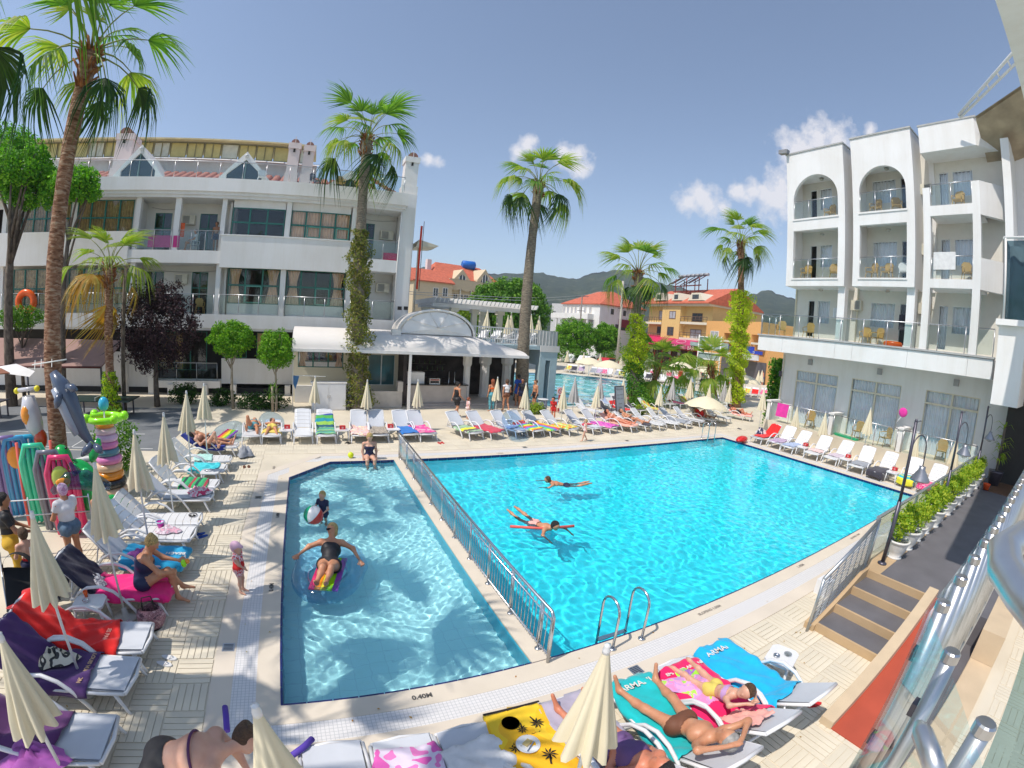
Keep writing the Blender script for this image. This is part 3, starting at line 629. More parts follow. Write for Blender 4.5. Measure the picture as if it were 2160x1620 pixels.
# slab with panel joints
b = MB()
for y0,y1 in ((-1.45,-.4),(-.39,2.35),(2.36,5.15),(5.16,6.1),(6.11,9.25),(9.26,10.85)): b.box(XS,y0,4.5,XS+.2,y1,5.28)
b.box(XS+.2,-1.45,4.5,34,10.85,5.3); b.build('first_floor_parapet',white,H2,True)
MB().box(XS-.06,-1.5,5.3,XS+.35,10.9,5.38).build('coping_strip',mat('grey_coping',(.42,.42,.41),.7),H2,True)
glassrail(H2,'x',10.8,-1.4,5.38,1.1,XS+.12,1.25)
glassrail(H2,'y',XS+.2,24.2,5.38,1.1,10.8,.9)
TW = [(5.85,9.3,6.24,8.9,15.33),(2.25,5.4,2.65,5.05,15.43)]
XT = 22.6
for y0,y1,o0,o1,zt in TW:
 yc,r = (o0+o1)/2,(o1-o0)/2; b = MB()
 # front face with arched top opening, built as a fan of quads
 wallholes(b,'x',y0,y1,8.02,12.6,XT,.22,[(o0,8.42,o1,10.95),(o0,11.6,o1,12.6)])
 n = 20; arc = [(yc - r*math.cos(PI*k/n),12.6 + r*math.sin(PI*k/n)) for k in range(n+1)]
 for k in range(n):
  (a,za),(c,zc) = arc[k],arc[k+1]
  for X,fl in ((XT,0),(XT+.22,1)):
   q = [(X,a,za),(X,c,zc),(X,c,zt),(X,a,zt)]; b.add(q,[(3,2,1,0) if fl else (0,1,2,3)])
  b.add([(XT,a,za),(XT+.22,a,za),(XT+.22,c,zc),(XT,c,zc)],[(0,1,2,3)])
 b.box(XT,y0,12.6,XT+.22,o0,zt); b.box(XT,o1,12.6,XT+.22,y1,zt)
 b.box(XT+.22,y0,8.02,24,y0+.18,zt); b.box(XT+.22,y1-.18,8.02,24,y1,zt); b.box(XT+.22,y0+.18,15.0,24,y1-.18,zt)
 for z in (8.02,11.2): b.box(XT+.22,y0+.18,z,24,y1-.18,z+.38)
 b.box(XT+.22,y0+.18,14.0,24,y1-.18,14.1)
 b.build('balcony_tower',white,H2,True)
 g = MB(); g.box(XT-.05,y0-.04,zt,24.2,y1+.04,zt+.08); g.build('tower_coping',mat('grey_coping',(.42,.42,.41),.7),H2,True)
 for z in (8.42,11.58): glassrail(H2,'x',o1,o0,z,1.0,XT+.1,.85); MB().box(XT-.04,o0-.05,z-.08,XT+.001,o1+.05,z).build('balcony_ledge',white,H2,True)
 MB().box(XT+.2,y0,5.38,XT+.6,y0+.4,8.02).build('pillar',white,H2,True)
 for z in (7.95,10.9,13.95):
  l = MB(); l.lathe([(.13,0),(.11,-.07),(.02,-.1)],10,(XT+.8,yc,z)); l.build('ceiling_lamp',mat('dull_lamp',(.45,.42,.36),.4),H2,True)
# third tower: square openings, chamfered roof box
b = MB(); y0,y1 = -.7,1.85
b.prism([(XT,y1),(XT,y0),(XT+1.3,y0-1.1),(24.3,y0-1.1),(24.3,y1)][::-1],14.1,15.38)
for z0_,z1_ in ((11.1,12.55),(8.0,9.3)): b.prism([(XT,y0),(XT+1.3,y0-1.1),(XT+1.45,y0-.95),(XT+.15,y0+.15)],z0_,z1_)
b.box(XT,1.52,5.38,XT+.3,y1,12.45); b.box(XT,y0,5.38,XT+.3,-.36,12.55)
b.box(XT,-.36,11.15,24,1.52,11.6); b.box(XT,-.36,8.02,24,1.52,8.4); b.box(XT+.3,y0,11.6,24.6,y0+.2,12.55); b.box(XT+.3,y0,8.4,24.6,y0+.2,9.3); b.box(XT+.3,y0-.1,11.1,24.6,y0+.2,11.6); b.box(XT+.3,y0-.1,8.,24.6,y0+.2,8.4); b.box(23.9,1.6,8,24.1,1.85,14.1)
b.build('balcony_tower',white,H2,True)
for z in (8.4,11.6): glassrail(H2,'x',1.5,-.34,z,1.0,XT+.1,.9)
MB().box(XT-.03,y0-.1,15.38,24.5,y1+.03,15.46).build('tower_coping',mat('grey_coping',(.42,.42,.41),.7),H2,True)
# main wall behind the balconies with doors and windows
op = []
for z in (5.5,8.5,11.65):
 for (a0,a1,dr) in ((8.2,8.62,1),(7.25,8.0,0),(3.6,4.9,0),(2.9,3.35,1),(.95,1.4,1),(-.2,.75,0)):
  op.append((a0,z if dr else z+.75,a1,z+1.95,dr))
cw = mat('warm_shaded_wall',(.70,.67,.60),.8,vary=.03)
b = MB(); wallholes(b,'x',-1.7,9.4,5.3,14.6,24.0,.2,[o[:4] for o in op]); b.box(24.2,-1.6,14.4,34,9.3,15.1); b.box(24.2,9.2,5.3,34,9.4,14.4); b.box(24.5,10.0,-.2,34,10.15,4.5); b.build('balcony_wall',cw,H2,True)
for a0,z0,a1,z1,dr in op: window(H2,'x',a0,a1,z0,z1,24.04,1,1,alu,cur=curtain_grey if not dr or a0 < 2 else None,bar=.06,name='balcony_door' if dr else 'window',curd=.2)
for a,z in [(2.0,12.55),(5.62,7.0),(2.05,7.0),(2.02,9.7),(5.62,12.1)]: ac_unit(H2,'x',a,z,24.0,-1,.55,.5)
# little flood lamp on the roof corner, wall lamps, wall vents
b = MB(); b.rbox((22.45,9.35,15.5),(.3,.55,.22),rx=.1); b.build('flood_lamp',mat('grey_flood_lamp',(.25,.25,.26),.5),H2,True)
for y in (8.3,4.2,.3): MB().box(XW-.12,y-.12,4.0,XW,y+.12,4.3).build('wall_light_box',mat('grey_wall_box',(.35,.35,.36),.6),H2,True)
b = MB(); b.tube([(XW,10.05,3.3),(XW-.25,10.05,3.3)],.02); b.box(XW-.36,9.98,3.15,XW-.22,10.12,3.45); b.build('wall_lamp',darkm,H2,True)
# raised terrace along the ground floor
b = MB(); b.box(23.1,-1.5,-.02,XW,10.2,.73); b.build('raised_terrace',deckm,H2,True)
for y in (10.0,6.05,2.3): b = MB(); b.box(23.12,y-.1,.73,XW-.01,y+.1,1.75); b.box(23.06,y-.16,1.75,XW-.01,y+.16,1.83); b.build('dividing_wall',white,H2,True)
glassrail(H2,'x',9.85,6.2,.73,1.02,23.16,1.2); glassrail(H2,'x',5.9,2.45,.73,1.02,23.16,1.15); glassrail(H2,'x',2.15,-1.3,.73,1.02,23.16,1.15)
# ================================================= HOTEL WING in shade at the far right: piers, glazed balcony, roof truss
H3 = thing('hotel_wing','shaded hotel wing with glazed balcony and canopy roof at the right edge','hotel wing',(24,-3,0))
b = MB(); b.box(19.6,-2.9,3.7,22.5,-1.95,6.35); b.box(19.6,-6.5,5.5,22.5,-2.9,6.35); b.box(24.3,-6.5,0,24.5,-1.7,16); b.box(19.4,-7,6.35,22.6,-1.85,6.55); b.box(22.5,-2.05,3.7,24.3,-1.72,14.2); b.build('wing_wall',white,H3,True)
MB().box(20.5,-7.,0.6,24.3,-2.4,.62).build('passage_floor',mat('brown_passage_floor',(.18,.10,.06),.3),H3,True)
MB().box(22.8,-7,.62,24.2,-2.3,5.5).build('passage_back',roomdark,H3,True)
gc = mat('tinted_balcony_glass',(.30,.38,.40),.1,vary=.2,scale=1.)
b = MB(); b.box(19.5,-7,6.55,19.56,-2.1,9.2); b.box(19.56,-2.14,6.55,22.5,-2.08,9.2); b.build('balcony_glass',glass_mat('blue_grey_screen_glass',(.55,.68,.72),.7,.08),H3,True)
def scr(u,v): return (19.9 + .06*math.sin(u*50),-7 + 4.8*u,6.6 + 2.5*v)
MB().grid(scr,80,1).build('screen_curtain',curtain_grey,H3,True)
b = MB(); [b.tube([(19.47,y,6.5),(19.47,y,9.3)],.04,6) for y in (-2.1,-4.5,-6.9)]; b.tube([(19.47,-7,9.3),(19.47,-2.05,9.3)],.045,6); b.tube([(19.47,-2.05,9.3),(22.5,-2.05,9.3)],.045,6); b.build('balcony_frame',white,H3,True)
wood = mat('tan_timber_soffit',(.36,.29,.20),.8,vary=.25,scale=1.5)
b = MB(); b.add([(19.2,-7.5,16.6),(24.6,-7.5,15.2),(24.6,-.9,13.5),(22.0,-.9,14.95)],[(0,1,2,3)]); b.add([(19.2,-7.5,16.75),(22.0,-.9,15.1),(24.6,-.9,13.7),(24.6,-7.5,15.4)],[(0,1,2,3)]); b.build('canopy_roof',wood,H3,True)
b = MB(); A,B = Vector((18.2,-6.5,18.3)),Vector((22.0,-.2,15.3)); dn = Vector((.35,-.15,-.55))
b.tube([A,B],.07,6); b.tube([A + dn,B + dn*.2],.06,6)
for k in range(14):
 t = k/13; p = A.lerp(B,t); b.tube([p,(A+dn).lerp(B + dn*.2,t)],.04,6)
b.build('roof_truss',white,H3,True)
# the building we stand in: balcony corner above, right of the camera
H4 = thing('balcony_above','white concrete edge of the balcony overhead at the top right corner','balcony',(4,-5,7))
e0,e1 = CO + ray(2097,-6)*8,CO + ray(2164,226)*17
b = MB(); n = Vector((0,-1,0)); up = Vector((0,0,1))
P_ = [e0 - (e1-e0)*.03,e1,e1 + n*2.2,e0 - (e1-e0)*.03 + n*2.2]
b.add([*P_,*[p + up*.5 for p in P_]],[(3,2,1,0),(4,5,6,7),(0,1,5,4),(1,2,6,5)]); b.build('slab',white,H4,True)
# ------------------------------------------------------------------ PALMS, TREES, SHRUBS
lf_palm = leaf_mat('palm_leaf_green',(.05,.14,.02),(.10,.22,.03),(.20,.33,.05),.42)
lf_palm2 = leaf_mat('palm_leaf_yellow_green',(.14,.24,.03),(.24,.33,.04),(.34,.36,.08),.45)
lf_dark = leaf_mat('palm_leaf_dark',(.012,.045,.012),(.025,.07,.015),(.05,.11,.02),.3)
lf_dead = leaf_mat('palm_leaf_dry',(.38,.26,.05),(.45,.20,.03),(.40,.33,.10),.3)
petm = mat('palm_leaf_stalk',(.22,.24,.06),.6,vary=.3)
def bark(name,a,b_,c,ring=9.):
 m,nt,p = new_mat(name); N = nt.nodes; L = nt.links; tc = tex_coord(nt)
 mp = N.new('ShaderNodeMapping'); mp.inputs['Scale'].default_value = (3,3,ring); L.new(tc.outputs['Object'],mp.inputs[0])
 no = N.new('ShaderNodeTexNoise'); no.inputs['Scale'].default_value = 2.2; no.inputs['Detail'].default_value = 8; no.inputs['Distortion'].default_value = .6; L.new(mp.outputs[0],no.inputs[0])
 r = ramp(nt,[(.3,a),(.5,b_),(.7,c)]); L.new(no.outputs[0],r.inputs[0]); L.new(r.outputs[0],p.inputs['Base Color']); p.inputs['Roughness'].default_value = .9
 bp = N.new('ShaderNodeBump'); bp.inputs['Distance'].default_value = .05; bp.inputs['Strength'].default_value = .9; L.new(no.outputs[0],bp.inputs['Height']); L.new(bp.outputs[0],p.inputs['Normal']); return m
bark_p = bark('palm_bark',(.09,.035,.018),(.26,.13,.075),(.44,.32,.23))
bark_g = bark('grey_palm_bark',(.10,.085,.065),(.21,.175,.13),(.32,.27,.20))
boot = bark('palm_leaf_base_fibre',(.10,.03,.01),(.28,.10,.03),(.42,.2,.07),2.)
bark_t = bark('tree_bark',(.06,.05,.04),(.13,.10,.08),(.22,.18,.14),1.5)
bark_pale = bark('pale_stem_bark',(.20,.16,.12),(.32,.27,.20),(.42,.36,.28),1.5)
def fan_mesh(seed,stalk=1.2,R=1.3,droop=.5,n=30,m=None,spread=2.0):
 """a fan leaf: curved stalk along +Y then narrow blades spread like a hand, tips hanging"""
 rng = random.Random(seed); b = MB(); S = [Vector((0,stalk*t,.10*stalk*math.sin(PI*t*.9) - .25*droop*stalk*t*t)) for t in (0,.25,.5,.75,1)]
 b.tube(S,[.035,.026,.022,.02,.015],4,mi=0); tip = S[-1]; dr = (S[-1]-S[-2]).normalized()
 for k in range(n):
  a = (k/(n-1) - .5) * 2*spread*.62 + rng.uniform(-.03,.03); L_ = R * (.78 + .22*math.cos(a*.8)) * rng.uniform(.88,1.1)
  d = Vector((math.sin(a),math.cos(a),0)); d = (d + Vector((0,0,dr.z*math.cos(a)))).normalized(); side = Vector((math.cos(a),-math.sin(a),.0)); fold = .5 if k % 2 else -.5; wob = rng.uniform(-.1,.1); dk = droop*rng.uniform(.6,1.7) + rng.uniform(0,.12)
  w0 = L_*spread*1.24/(n-1)*.62; pts = []
  for t,ww in ((0,.12),(.3,.75),(.55,1.),(.78,.55),(1.,.05)):
   tt = max(0,t-.42)/.58; q = tip + d*L_*t*(1 - .12*tt*droop) + side*(wob*tt*L_) + Vector((0,0,-L_*dk*.95*tt*tt + .10*L_*t*(1-t) - .12*abs(math.sin(a))*L_*t)) ; pts.append((q,ww*w0))
  V = [];
  for q,ww in pts: V += [q - side*ww*.5 + Vector((0,0,fold*ww*.35)),q + side*ww*.5 - Vector((0,0,fold*ww*.35))]
  b.add(V,[(2*i,2*i+1,2*i+3,2*i+2) for i in range(4)],1)
 return b.mesh('frond',[petm,m or lf_palm])
FANS = {}
def fan(kind,seed,droop,m,stalk=1.2,R=1.3):
 k = (kind,seed % 3,round(droop,1))
 if k not in FANS: FANS[k] = fan_mesh(seed % 3 + 10*int(droop*10),stalk,R,droop,m=m)
 return FANS[k]
def palm(label,base,top,rad=2.7,r0=.3,r1=.2,n=34,seed=1,ivy=None,mt=None,lows=5,dead=0,green=None,lean=0.,flare=1.35,light=.3,group=None,tilt=None):
 base,top = Vector(base),Vector(top); rng = random.Random(seed); H = (top-base).length
 t = thing('palm_tree',label,'palm tree',base,group=group)
 b = MB(); pts = []; rs = []; N_ = 46
 for i in range(N_+1):
  u = i/N_; p = base.lerp(top,u) + Vector((math.sin(u*PI),.3*math.sin(u*PI),0)) * lean
  pts.append(p - base); rr = r0 + (r1-r0)*min(1,u*1.4); rr *= 1 + (flare-1)*math.exp(-u*H/.5)
  if u > .93: rr *= 1 + .25*math.sin((u-.93)/.07*PI)
  rs.append(rr * rng.uniform(.95,1.05))
 b.tube(pts,rs,12); b.build('trunk',mt or bark_p,t)
 b = MB(); C = top - base     # stubs of cut leaf bases below the crown
 for k in range(60):
  a = rng.uniform(0,2*PI); z = -rng.uniform(.0,.95)**1.5*1.1; d = Vector((math.cos(a),math.sin(a),0)); p = C + Vector((0,0,z)) + d*r1*.85
  b.tube([p,p + d*rng.uniform(.1,.24) + Vector((0,0,rng.uniform(.08,.3)))],[.05,.02],4)
 b.build('leaf_bases',boot,t,kind='stuff')
 st,R = rad*.56,rad*.46
 for k in range(n):
  a = k*2.39996 + rng.uniform(-.2,.2); u = k/(n-1)
  el = math.radians(80 - 112*u**.9 + rng.uniform(-9,9)); dr = .12 + .8*u**1.3
  m = lf_palm if rng.random() > light else lf_palm2
  kd = 'g' if m is lf_palm else 'y'
  if u > .93 and dead: m,kd = lf_dead,'d'; el = math.radians(-72 + rng.uniform(-6,6)); dr = 1
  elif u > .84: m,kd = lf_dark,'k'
  if green: m,kd = green(u,rng)
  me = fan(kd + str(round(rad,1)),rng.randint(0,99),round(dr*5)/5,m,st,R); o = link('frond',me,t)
  s = rng.uniform(.7,1.14)*(1 - .2*(u < .12)); off_ = Vector((math.cos(a),math.sin(a),0))*r1*.5
  o.rotation_mode = 'QUATERNION'
  o.rotation_quaternion = Matrix.Rotation(a - PI/2,3,'Z').to_quaternion() @ Matrix.Rotation(el,3,'X').to_quaternion() @ Matrix.Rotation(rng.uniform(-.35,.35),3,'Y').to_quaternion()
  o.location = C + off_ + Vector((0,0,.18 - .3*u)); o.scale = (s,s,s)
 if ivy: ivy_sleeve(t,base,top,*ivy)
 return t
def leaf_cloud(b,pts,size,rng,flat=.0,out=None):
 """small folded leaf quads at the given points"""
 n = len(pts); ax = rng.normal(size=(n,3))
 if out is not None: ax = ax*.8 + out*1.1
 ax /= np.linalg.norm(ax,axis=1)[:,None] + 1e-9; t = np.cross(ax,rng.normal(size=(n,3))); t /= np.linalg.norm(t,axis=1)[:,None] + 1e-9; s_ = np.cross(ax,t)
 sz = size * rng.uniform(.6,1.3,(n,1)); P = np.asarray(pts)
 a = P - t*sz; c = P + t*sz; l = P + s_*sz*.55 + ax*sz*.2; r = P - s_*sz*.55 + ax*sz*.2
 V = np.stack([a,r,c,l],1).reshape(-1,3); k = len(b.v)
 b.v += V.tolist(); b.f += [(k+4*i,k+4*i+1,k+4*i+2,k+4*i+3) for i in range(n)]; b.mi += [0]*n; b.sm += [False]*n
def clumps(rng,n_cl,c,rad,per,cl_r,shell=.75,hole=0.):
 """points in clumps spread through an ellipsoid, thicker near its skin, with gaps between"""
 d = rng.normal(size=(n_cl,3)); d /= np.linalg.norm(d,axis=1)[:,None]; r = rng.uniform(shell,1.0,(n_cl,1))**.7
 r[: n_cl//4] *= rng.uniform(.3,.9,(n_cl//4,1))
 cc = d*r*np.asarray(rad) * rng.uniform(.85,1.08,(n_cl,1)) + np.asarray(c)
 q = rng.normal(size=(n_cl,per,3)); q /= np.linalg.norm(q,axis=2)[:,:,None]; q *= rng.uniform(.2,1,(n_cl,per,1))**.5 * cl_r
 pts = (cc[:,None,:] + q).reshape(-1,3); o = np.repeat(d,per,0)*.6 + q.reshape(-1,3)/cl_r
 return pts,o
def ivy_sleeve(t,base,top,z0,z1,ra,rb,m,dens=1.,seed=3):
 rng = np.random.default_rng(seed); H = top.z - base.z; n = int(5200*dens*(z1-z0)/6)
 z = rng.uniform(z0,z1,n); a = rng.uniform(0,2*PI,n); u = (z - base.z)/H
 bulge = 1 + .25*np.sin(z*1.9 + 1 + np.sin(a)) + .28*np.sin(z*4.3 + a*2) + .2*np.sin(z*9 + 3*a)
 rr = (ra + (rb-ra)*(z-z0)/(z1-z0)) * bulge * rng.uniform(.55,1.08,n)
 ax = (top-base)
 P = np.stack([u*ax.x + rr*np.cos(a),u*ax.y + rr*np.sin(a),z - base.z],1); o = np.stack([np.cos(a),np.sin(a),.3 + 0*a],1)
 b = MB(); leaf_cloud(b,P,.07,rng,out=o); b.build('ivy_leaves',m,t,kind='stuff')
ivy_brown = leaf_mat('ivy_leaf_mixed',(.10,.13,.02),(.17,.20,.035),(.30,.24,.07),.3)
ivy_lime = leaf_mat('ivy_leaf_lime',(.07,.19,.008),(.32,.46,.015),(.58,.64,.03),.35)
ivy_green = leaf_mat('ivy_leaf_green',(.03,.14,.01),(.08,.24,.02),(.20,.36,.03),.35)
p1 = palm('very tall palm with brown trunk rising beside the inflatables stand',(-5.3,5.7,0),(-5.15,5.6,10.25),2.2,.21,.165,20,2,light=.5,flare=1.2)
b2 = G(757,862); t2 = PY(775,290,b2.y)
p2 = palm('tall palm with ivy wrapped lower trunk behind the white cabinet and loungers',b2,t2,2.95,.34,.24,25,5,ivy=(.2,8.9,.62,.5,ivy_brown,1.15,5),mt=bark_g,light=.4)
b3 = G(1099,850); t3 = PY(1137,385,b3.y - .4)
p3 = palm('tall bare palm leaning by the bar canopy under a cloud',b3,t3,2.85,.42,.26,27,8,mt=bark_g,light=.6,flare=1.25,lean=-.25)
b4 = G(1335,856); t4 = PY(1346,575,b4.y)
ivy_yellow = leaf_mat('ivy_leaf_yellow',(.26,.40,.01),(.48,.56,.02),(.66,.68,.05),.35)
p4 = palm('palm with lime green ivy trunk at the near edge of the far pool',b4,t4,2.9,.38,.26,22,11,ivy=(2.2,6.0,.62,.52,ivy_yellow,1.5,8),mt=bark_g,light=.65); ivy_sleeve(p4,b4,t4,.05,2.9,.75,.62,ivy_green,1.5,4)
b5 = G(1550,858); t5 = PY(1563,512,b5.y)
p5 = palm('palm with yellow green ivy sleeve beside the right hotel block',b5,t5,2.9,.36,.24,22,14,ivy=(.3,8.7,.5,.85,ivy_yellow,1.9,9),mt=bark_p,light=.5)
def yg(u,rng): return (lf_palm2,'y') if u < .72 else (lf_dead,'d')
bs = Vector((-8.3,16.2,0)); ts = PY(232,565,16.2)
palm('young palm with yellow green fronds and hanging orange dead leaves',(ts.x + .1,16.2,0),ts,2.6,.2,.19,20,21,ivy=(.0,2.0,.42,.3,ivy_lime,1.2,2),mt=bark_p,green=yg,dead=4)
ps = G(1372,850); palm('short young palm with bright fan leaves beside the far pool',ps,PY(1385,775,ps.y),3.0,.26,.2,26,25,green=lambda u,r: (lf_palm2,'y'))
ps = G(1508,850); palm('short bushy palm low beside the yellow green ivy trunk',ps,PY(1500,775,ps.y),3.0,.26,.2,26,27,green=lambda u,r: (lf_palm2,'y'))
# palms standing outside the frame at the left: their fronds reach in overhead and shade the deck
palm('tall palm at the left frame edge whose fronds hang into the top corner',(-6.1,1.2,0),(-5.8,1.2,9.6),3.1,.27,.2,14,31,light=.4)
palm('tall palm standing on the deck edge beyond the lower left frame',(-6.2,-1.6,0),(-5.9,-1.6,9.4),2.9,.27,.2,12,33)
def tree(name,label,cat,base,h,crown_c,rad,ncl,per,clr,leaf,lm,tr=.12,seed=1,limbs=6,bk=None,group=None,extra=(),fork=None,shell=.7):
 rng = np.random.default_rng(seed); r_ = random.Random(seed); base = Vector(base); t = thing(name,label,cat,base,group=group); cc = Vector(crown_c)
 b = MB(); mid = Vector((cc.x*.4,cc.y*.4,cc.z*.55)); b.tube([(0,0,0),mid*.5 + Vector((r_.uniform(-.05,.05),0,0)),mid,cc*.85],[tr*1.25,tr,tr*.85,tr*.5],8); b.build('trunk',bk or bark_t,t)
 for k in range(limbs):
  a = k*2.4 + r_.random(); e = cc + Vector((math.cos(a)*rad[0]*.75,math.sin(a)*rad[1]*.75,r_.uniform(-.2,.6)*rad[2]))
  s = mid.lerp(cc,r_.uniform(0,.5)); q = MB(); q.tube([s,s.lerp(e,.5) + Vector((0,0,.1*rad[2])),e],[tr*.45,tr*.3,tr*.12],5); q.build('limb',bk or bark_t,t)
 b = MB(); pts,o = clumps(rng,ncl,crown_c,rad,per,clr,shell); leaf_cloud(b,pts,leaf,rng,out=o)
 for c2,r2,n2 in extra:
  pts,o = clumps(rng,n2,c2,r2,per,clr,shell); leaf_cloud(b,pts,leaf,rng,out=o)
 b.build('crown',lm,t,kind='stuff'); return t
lf_bright = leaf_mat('bright_round_tree_leaf',(.05,.17,.008),(.12,.30,.015),(.26,.44,.03),.35)
lf_deep = leaf_mat('deep_green_leaf',(.015,.05,.008),(.03,.09,.012),(.06,.15,.02),.25)
lf_plum = leaf_mat('dark_purple_leaf',(.012,.006,.010),(.03,.010,.018),(.10,.05,.06),.15)
lf_pine = leaf_mat('pine_needle_tuft',(.04,.17,.01),(.12,.34,.015),(.26,.50,.03),.3)
lf_med = leaf_mat('mid_green_leaf',(.04,.13,.012),(.09,.22,.02),(.19,.34,.03),.3)
lf_yel = leaf_mat('yellow_green_leaf',(.12,.22,.02),(.24,.34,.03),(.38,.44,.05),.3)
q = G(492,862); tree('round_tree','ball shaped bright green tree on a bare stem left of the canopy','tree',q,3.5,(-.1,0,3.35),(1.15,1.0,.85),210,34,.20,.065,lf_bright,.07,3,bk=bark_pale)
q = G(583,866); tree('round_tree','bushy bright green tree over a spiky dracaena by the canopy end','tree',q,3.4,(-.05,0,2.9),(.92,.9,.95),180,34,.2,.06,lf_bright,.06,5,bk=bark_pale)
# spiky plant under it
t = thing('spiky_plant','spiky dracaena clump under the bushy round tree','plant',G(575,868)); rr = random.Random(4)
b = MB()
for k in range(46):
 a = rr.uniform(0,6.28); e = rr.uniform(.2,1.3); L_ = rr.uniform(.4,.75); d = Vector((math.cos(a)*math.cos(e),math.sin(a)*math.cos(e),math.sin(e))); s = Vector((-math.sin(a),math.cos(a),0))*.022; o_ = Vector((rr.uniform(-.2,.2),rr.uniform(-.1,.1),rr.uniform(.5,1.25)))
 b.add([o_ - s,o_ + s,o_ + d*L_*.6 + s*.8,o_ + d*L_*.6 - s*.8,o_ + d*L_ - Vector((0,0,.1))],[(0,1,2,3),(3,2,4)])
b.build('leaves',lf_med,t,kind='stuff'); b = MB(); b.tube([(0,0,0),(0,0,1.2)],.06); b.tube([(.15,0,0),(.2,0,.8)],.04); b.build('stem',bark_pale,t)
q = Vector((-7.3,19.0,0)); tree('plum_tree','dark purple leaved tree with upright sprays against the hotel','tree',q,6,(0,0,3.7),(2.25,1.6,1.95),430,30,.3,.07,lf_plum,.14,8,9,extra=[((.3,0,5.3),(.9,.6,.9),40),((-.9,0,5.2),(.35,.3,1.2),16),((1.1,0,5.0),(.3,.3,1.0),14)])
MB().tube([(0,0,0),(.05,0,6.5)],[.12,.09],8).build('bare_trunk',bark_t,None,label='thin dark bare trunk standing left of the purple leaved tree',cat='tree trunk',loc=(-8.35,17.2,0))
tree('pine_tree','dense bright green pine at the left frame edge in front of the hotel','pine tree',(PY(42,350,18.5).x,18.5,-.1),11,(0,0,PY(42,352,18.5).z),(1.9,1.9,1.35),330,40,.3,.085,lf_pine,.25,12,8,extra=[((-.8,0,PY(15,300,18.5).z),(1.3,1.2,.9),90),((.5,.2,PY(50,400,18.5).z),(1.2,1.2,.8),70)])
tree('pine_tree','smaller rounded pine on a forked trunk behind the very tall palm','pine tree',(PY(130,600,18.6).x,18.6,-.1),9,(.3,0,PY(165,385,18.6).z),(1.35,1.2,.85),200,40,.28,.08,lf_pine,.16,15,6,extra=[((-1.2,0,PY(90,400,18.6).z),(.45,.5,.8),36)])
tree('leafy_tree','small leafy tree above the brown awning','tree',(-15.5,19.8,0),4.6,(0,0,4.3),(1.3,1.,.6),80,30,.25,.08,lf_med,.1,18)
q = PY(1075,640,44.); tree('broad_tree','broad bright green tree behind the pergola terrace','tree',(q.x,44,-.3),10,(0,0,6.2),(5.0,4.,4.1),620,40,.62,.19,lf_med,.4,21,8,extra=[((1.8,0,8.6),(2.2,2,1.6),100),((-2.2,0,7.6),(2.5,2,1.8),110)])
q = PY(985,672,34.); tree('leafy_shrub','yellow green shrub between the pergola columns','shrub',(q.x,34,0),6,(0,0,5.0),(1.3,1,1.3),90,30,.3,.12,lf_yel,.1,23)
for (px_,py_,Y,rx,rz,lab,lm_,sd) in [(1211,708,55,3.6,2.6,'wide clipped tree with dense round crown by the white house',lf_bright,31),(1277,714,55,2.5,2.4,'ball clipped tree between the white house and the utility pole',lf_bright,33)]:
 q = PY(px_,py_,Y); tree('clipped_tree',lab,'tree',(q.x,Y,-.3),5,(0,0,q.z + .3),(rx,rx*.8,rz),420,40,.38,.13,lm_,.15,sd,6)
def bush(label,c,rad,n,lm_,leaf=.06,seed=1,name='shrub',per=30,cl=.18,cat='shrub',group=None):
 rng = np.random.default_rng(seed); b = MB(); pts,o = clumps(rng,n,(0,0,rad[2]*.9),rad,per,cl,.6); pts = pts[pts[:,2] > 0.0] if True else pts
 o = rng.normal(size=pts.shape)*.4 + pts/np.linalg.norm(pts,axis=1)[:,None]
 leaf_cloud(b,pts,leaf,rng,out=o); return b.build(name,lm_,None,label=label,cat=cat,group=group,loc=c)
bush('dark clipped shrub under the two round trees',G(553,862),(1.35,.5,.42),90,lf_deep,seed=2)
bush('dark shrub in shade by the hotel undercroft pier',G(390,852),(.9,.5,.55),60,lf_deep,seed=3)
bush('dark shrub left of the ball shaped tree stem',G(468,855),(.8,.5,.42),50,lf_deep,seed=4)
bush('shrub with small leaves on the curb beside the stack of swim rings',(-5.35,9.0,0),(.75,.75,.95),110,lf_med,.05,seed=5,cl=.2)
bush('low leafy plant at the palm foot near the far pool edge',G(1350,864),(1.2,.8,.5),60,lf_med,.08,seed=6)
bush('small bright green plant behind the rainbow towel loungers',G(1352,874),(.5,.3,.3),26,lf_yel,.06,seed=7)
bush('low bright plant behind the first rainbow towel lounger',G(1128,872),(.5,.3,.3),26,lf_yel,.06,seed=8)
bush('white flowering oleander by the ivy wrapped palm',G(1372,790) ,(1.2,.8,1.1),60,leaf_mat('oleander_flower_leaf',(.12,.2,.04),(.35,.4,.25),(.7,.7,.65),.2),.1,seed=9)
# hedges around the far pool: many plants grown together
rng = np.random.default_rng(77)
def hedge(label,a,c,h,w_,lm_,seed,n,leaf=.13):
 rng = np.random.default_rng(seed); b = MB(); a,c = Vector(a),Vector(c); L_ = (c-a).length
 u = rng.uniform(0,1,n); cx = a.x + (c.x-a.x)*u; cy = a.y + (c.y-a.y)*u; hz = h*(.6 + .25*np.sin(u*L_*.55 + seed) + .25*np.sin(u*L_*1.7))
 cc = np.stack([cx + rng.normal(0,w_*.35,n),cy + rng.normal(0,w_*.35,n),hz*rng.uniform(.1,1,n)],1)
 q = rng.normal(size=(n,26,3)); q /= np.linalg.norm(q,axis=2)[:,:,None]; q *= .42*rng.uniform(.3,1,(n,26,1))
 leaf_cloud(b,(cc[:,None] + q).reshape(-1,3),leaf,rng,out=q.reshape(-1,3)/.42); return b.build('hedge',lm_,None,label=label,cat='hedge',kind='thing')
hedge('ragged green hedge behind the far pool loungers',(27,56,0),(60,44,0),3.0,2.2,lf_med,41,620)
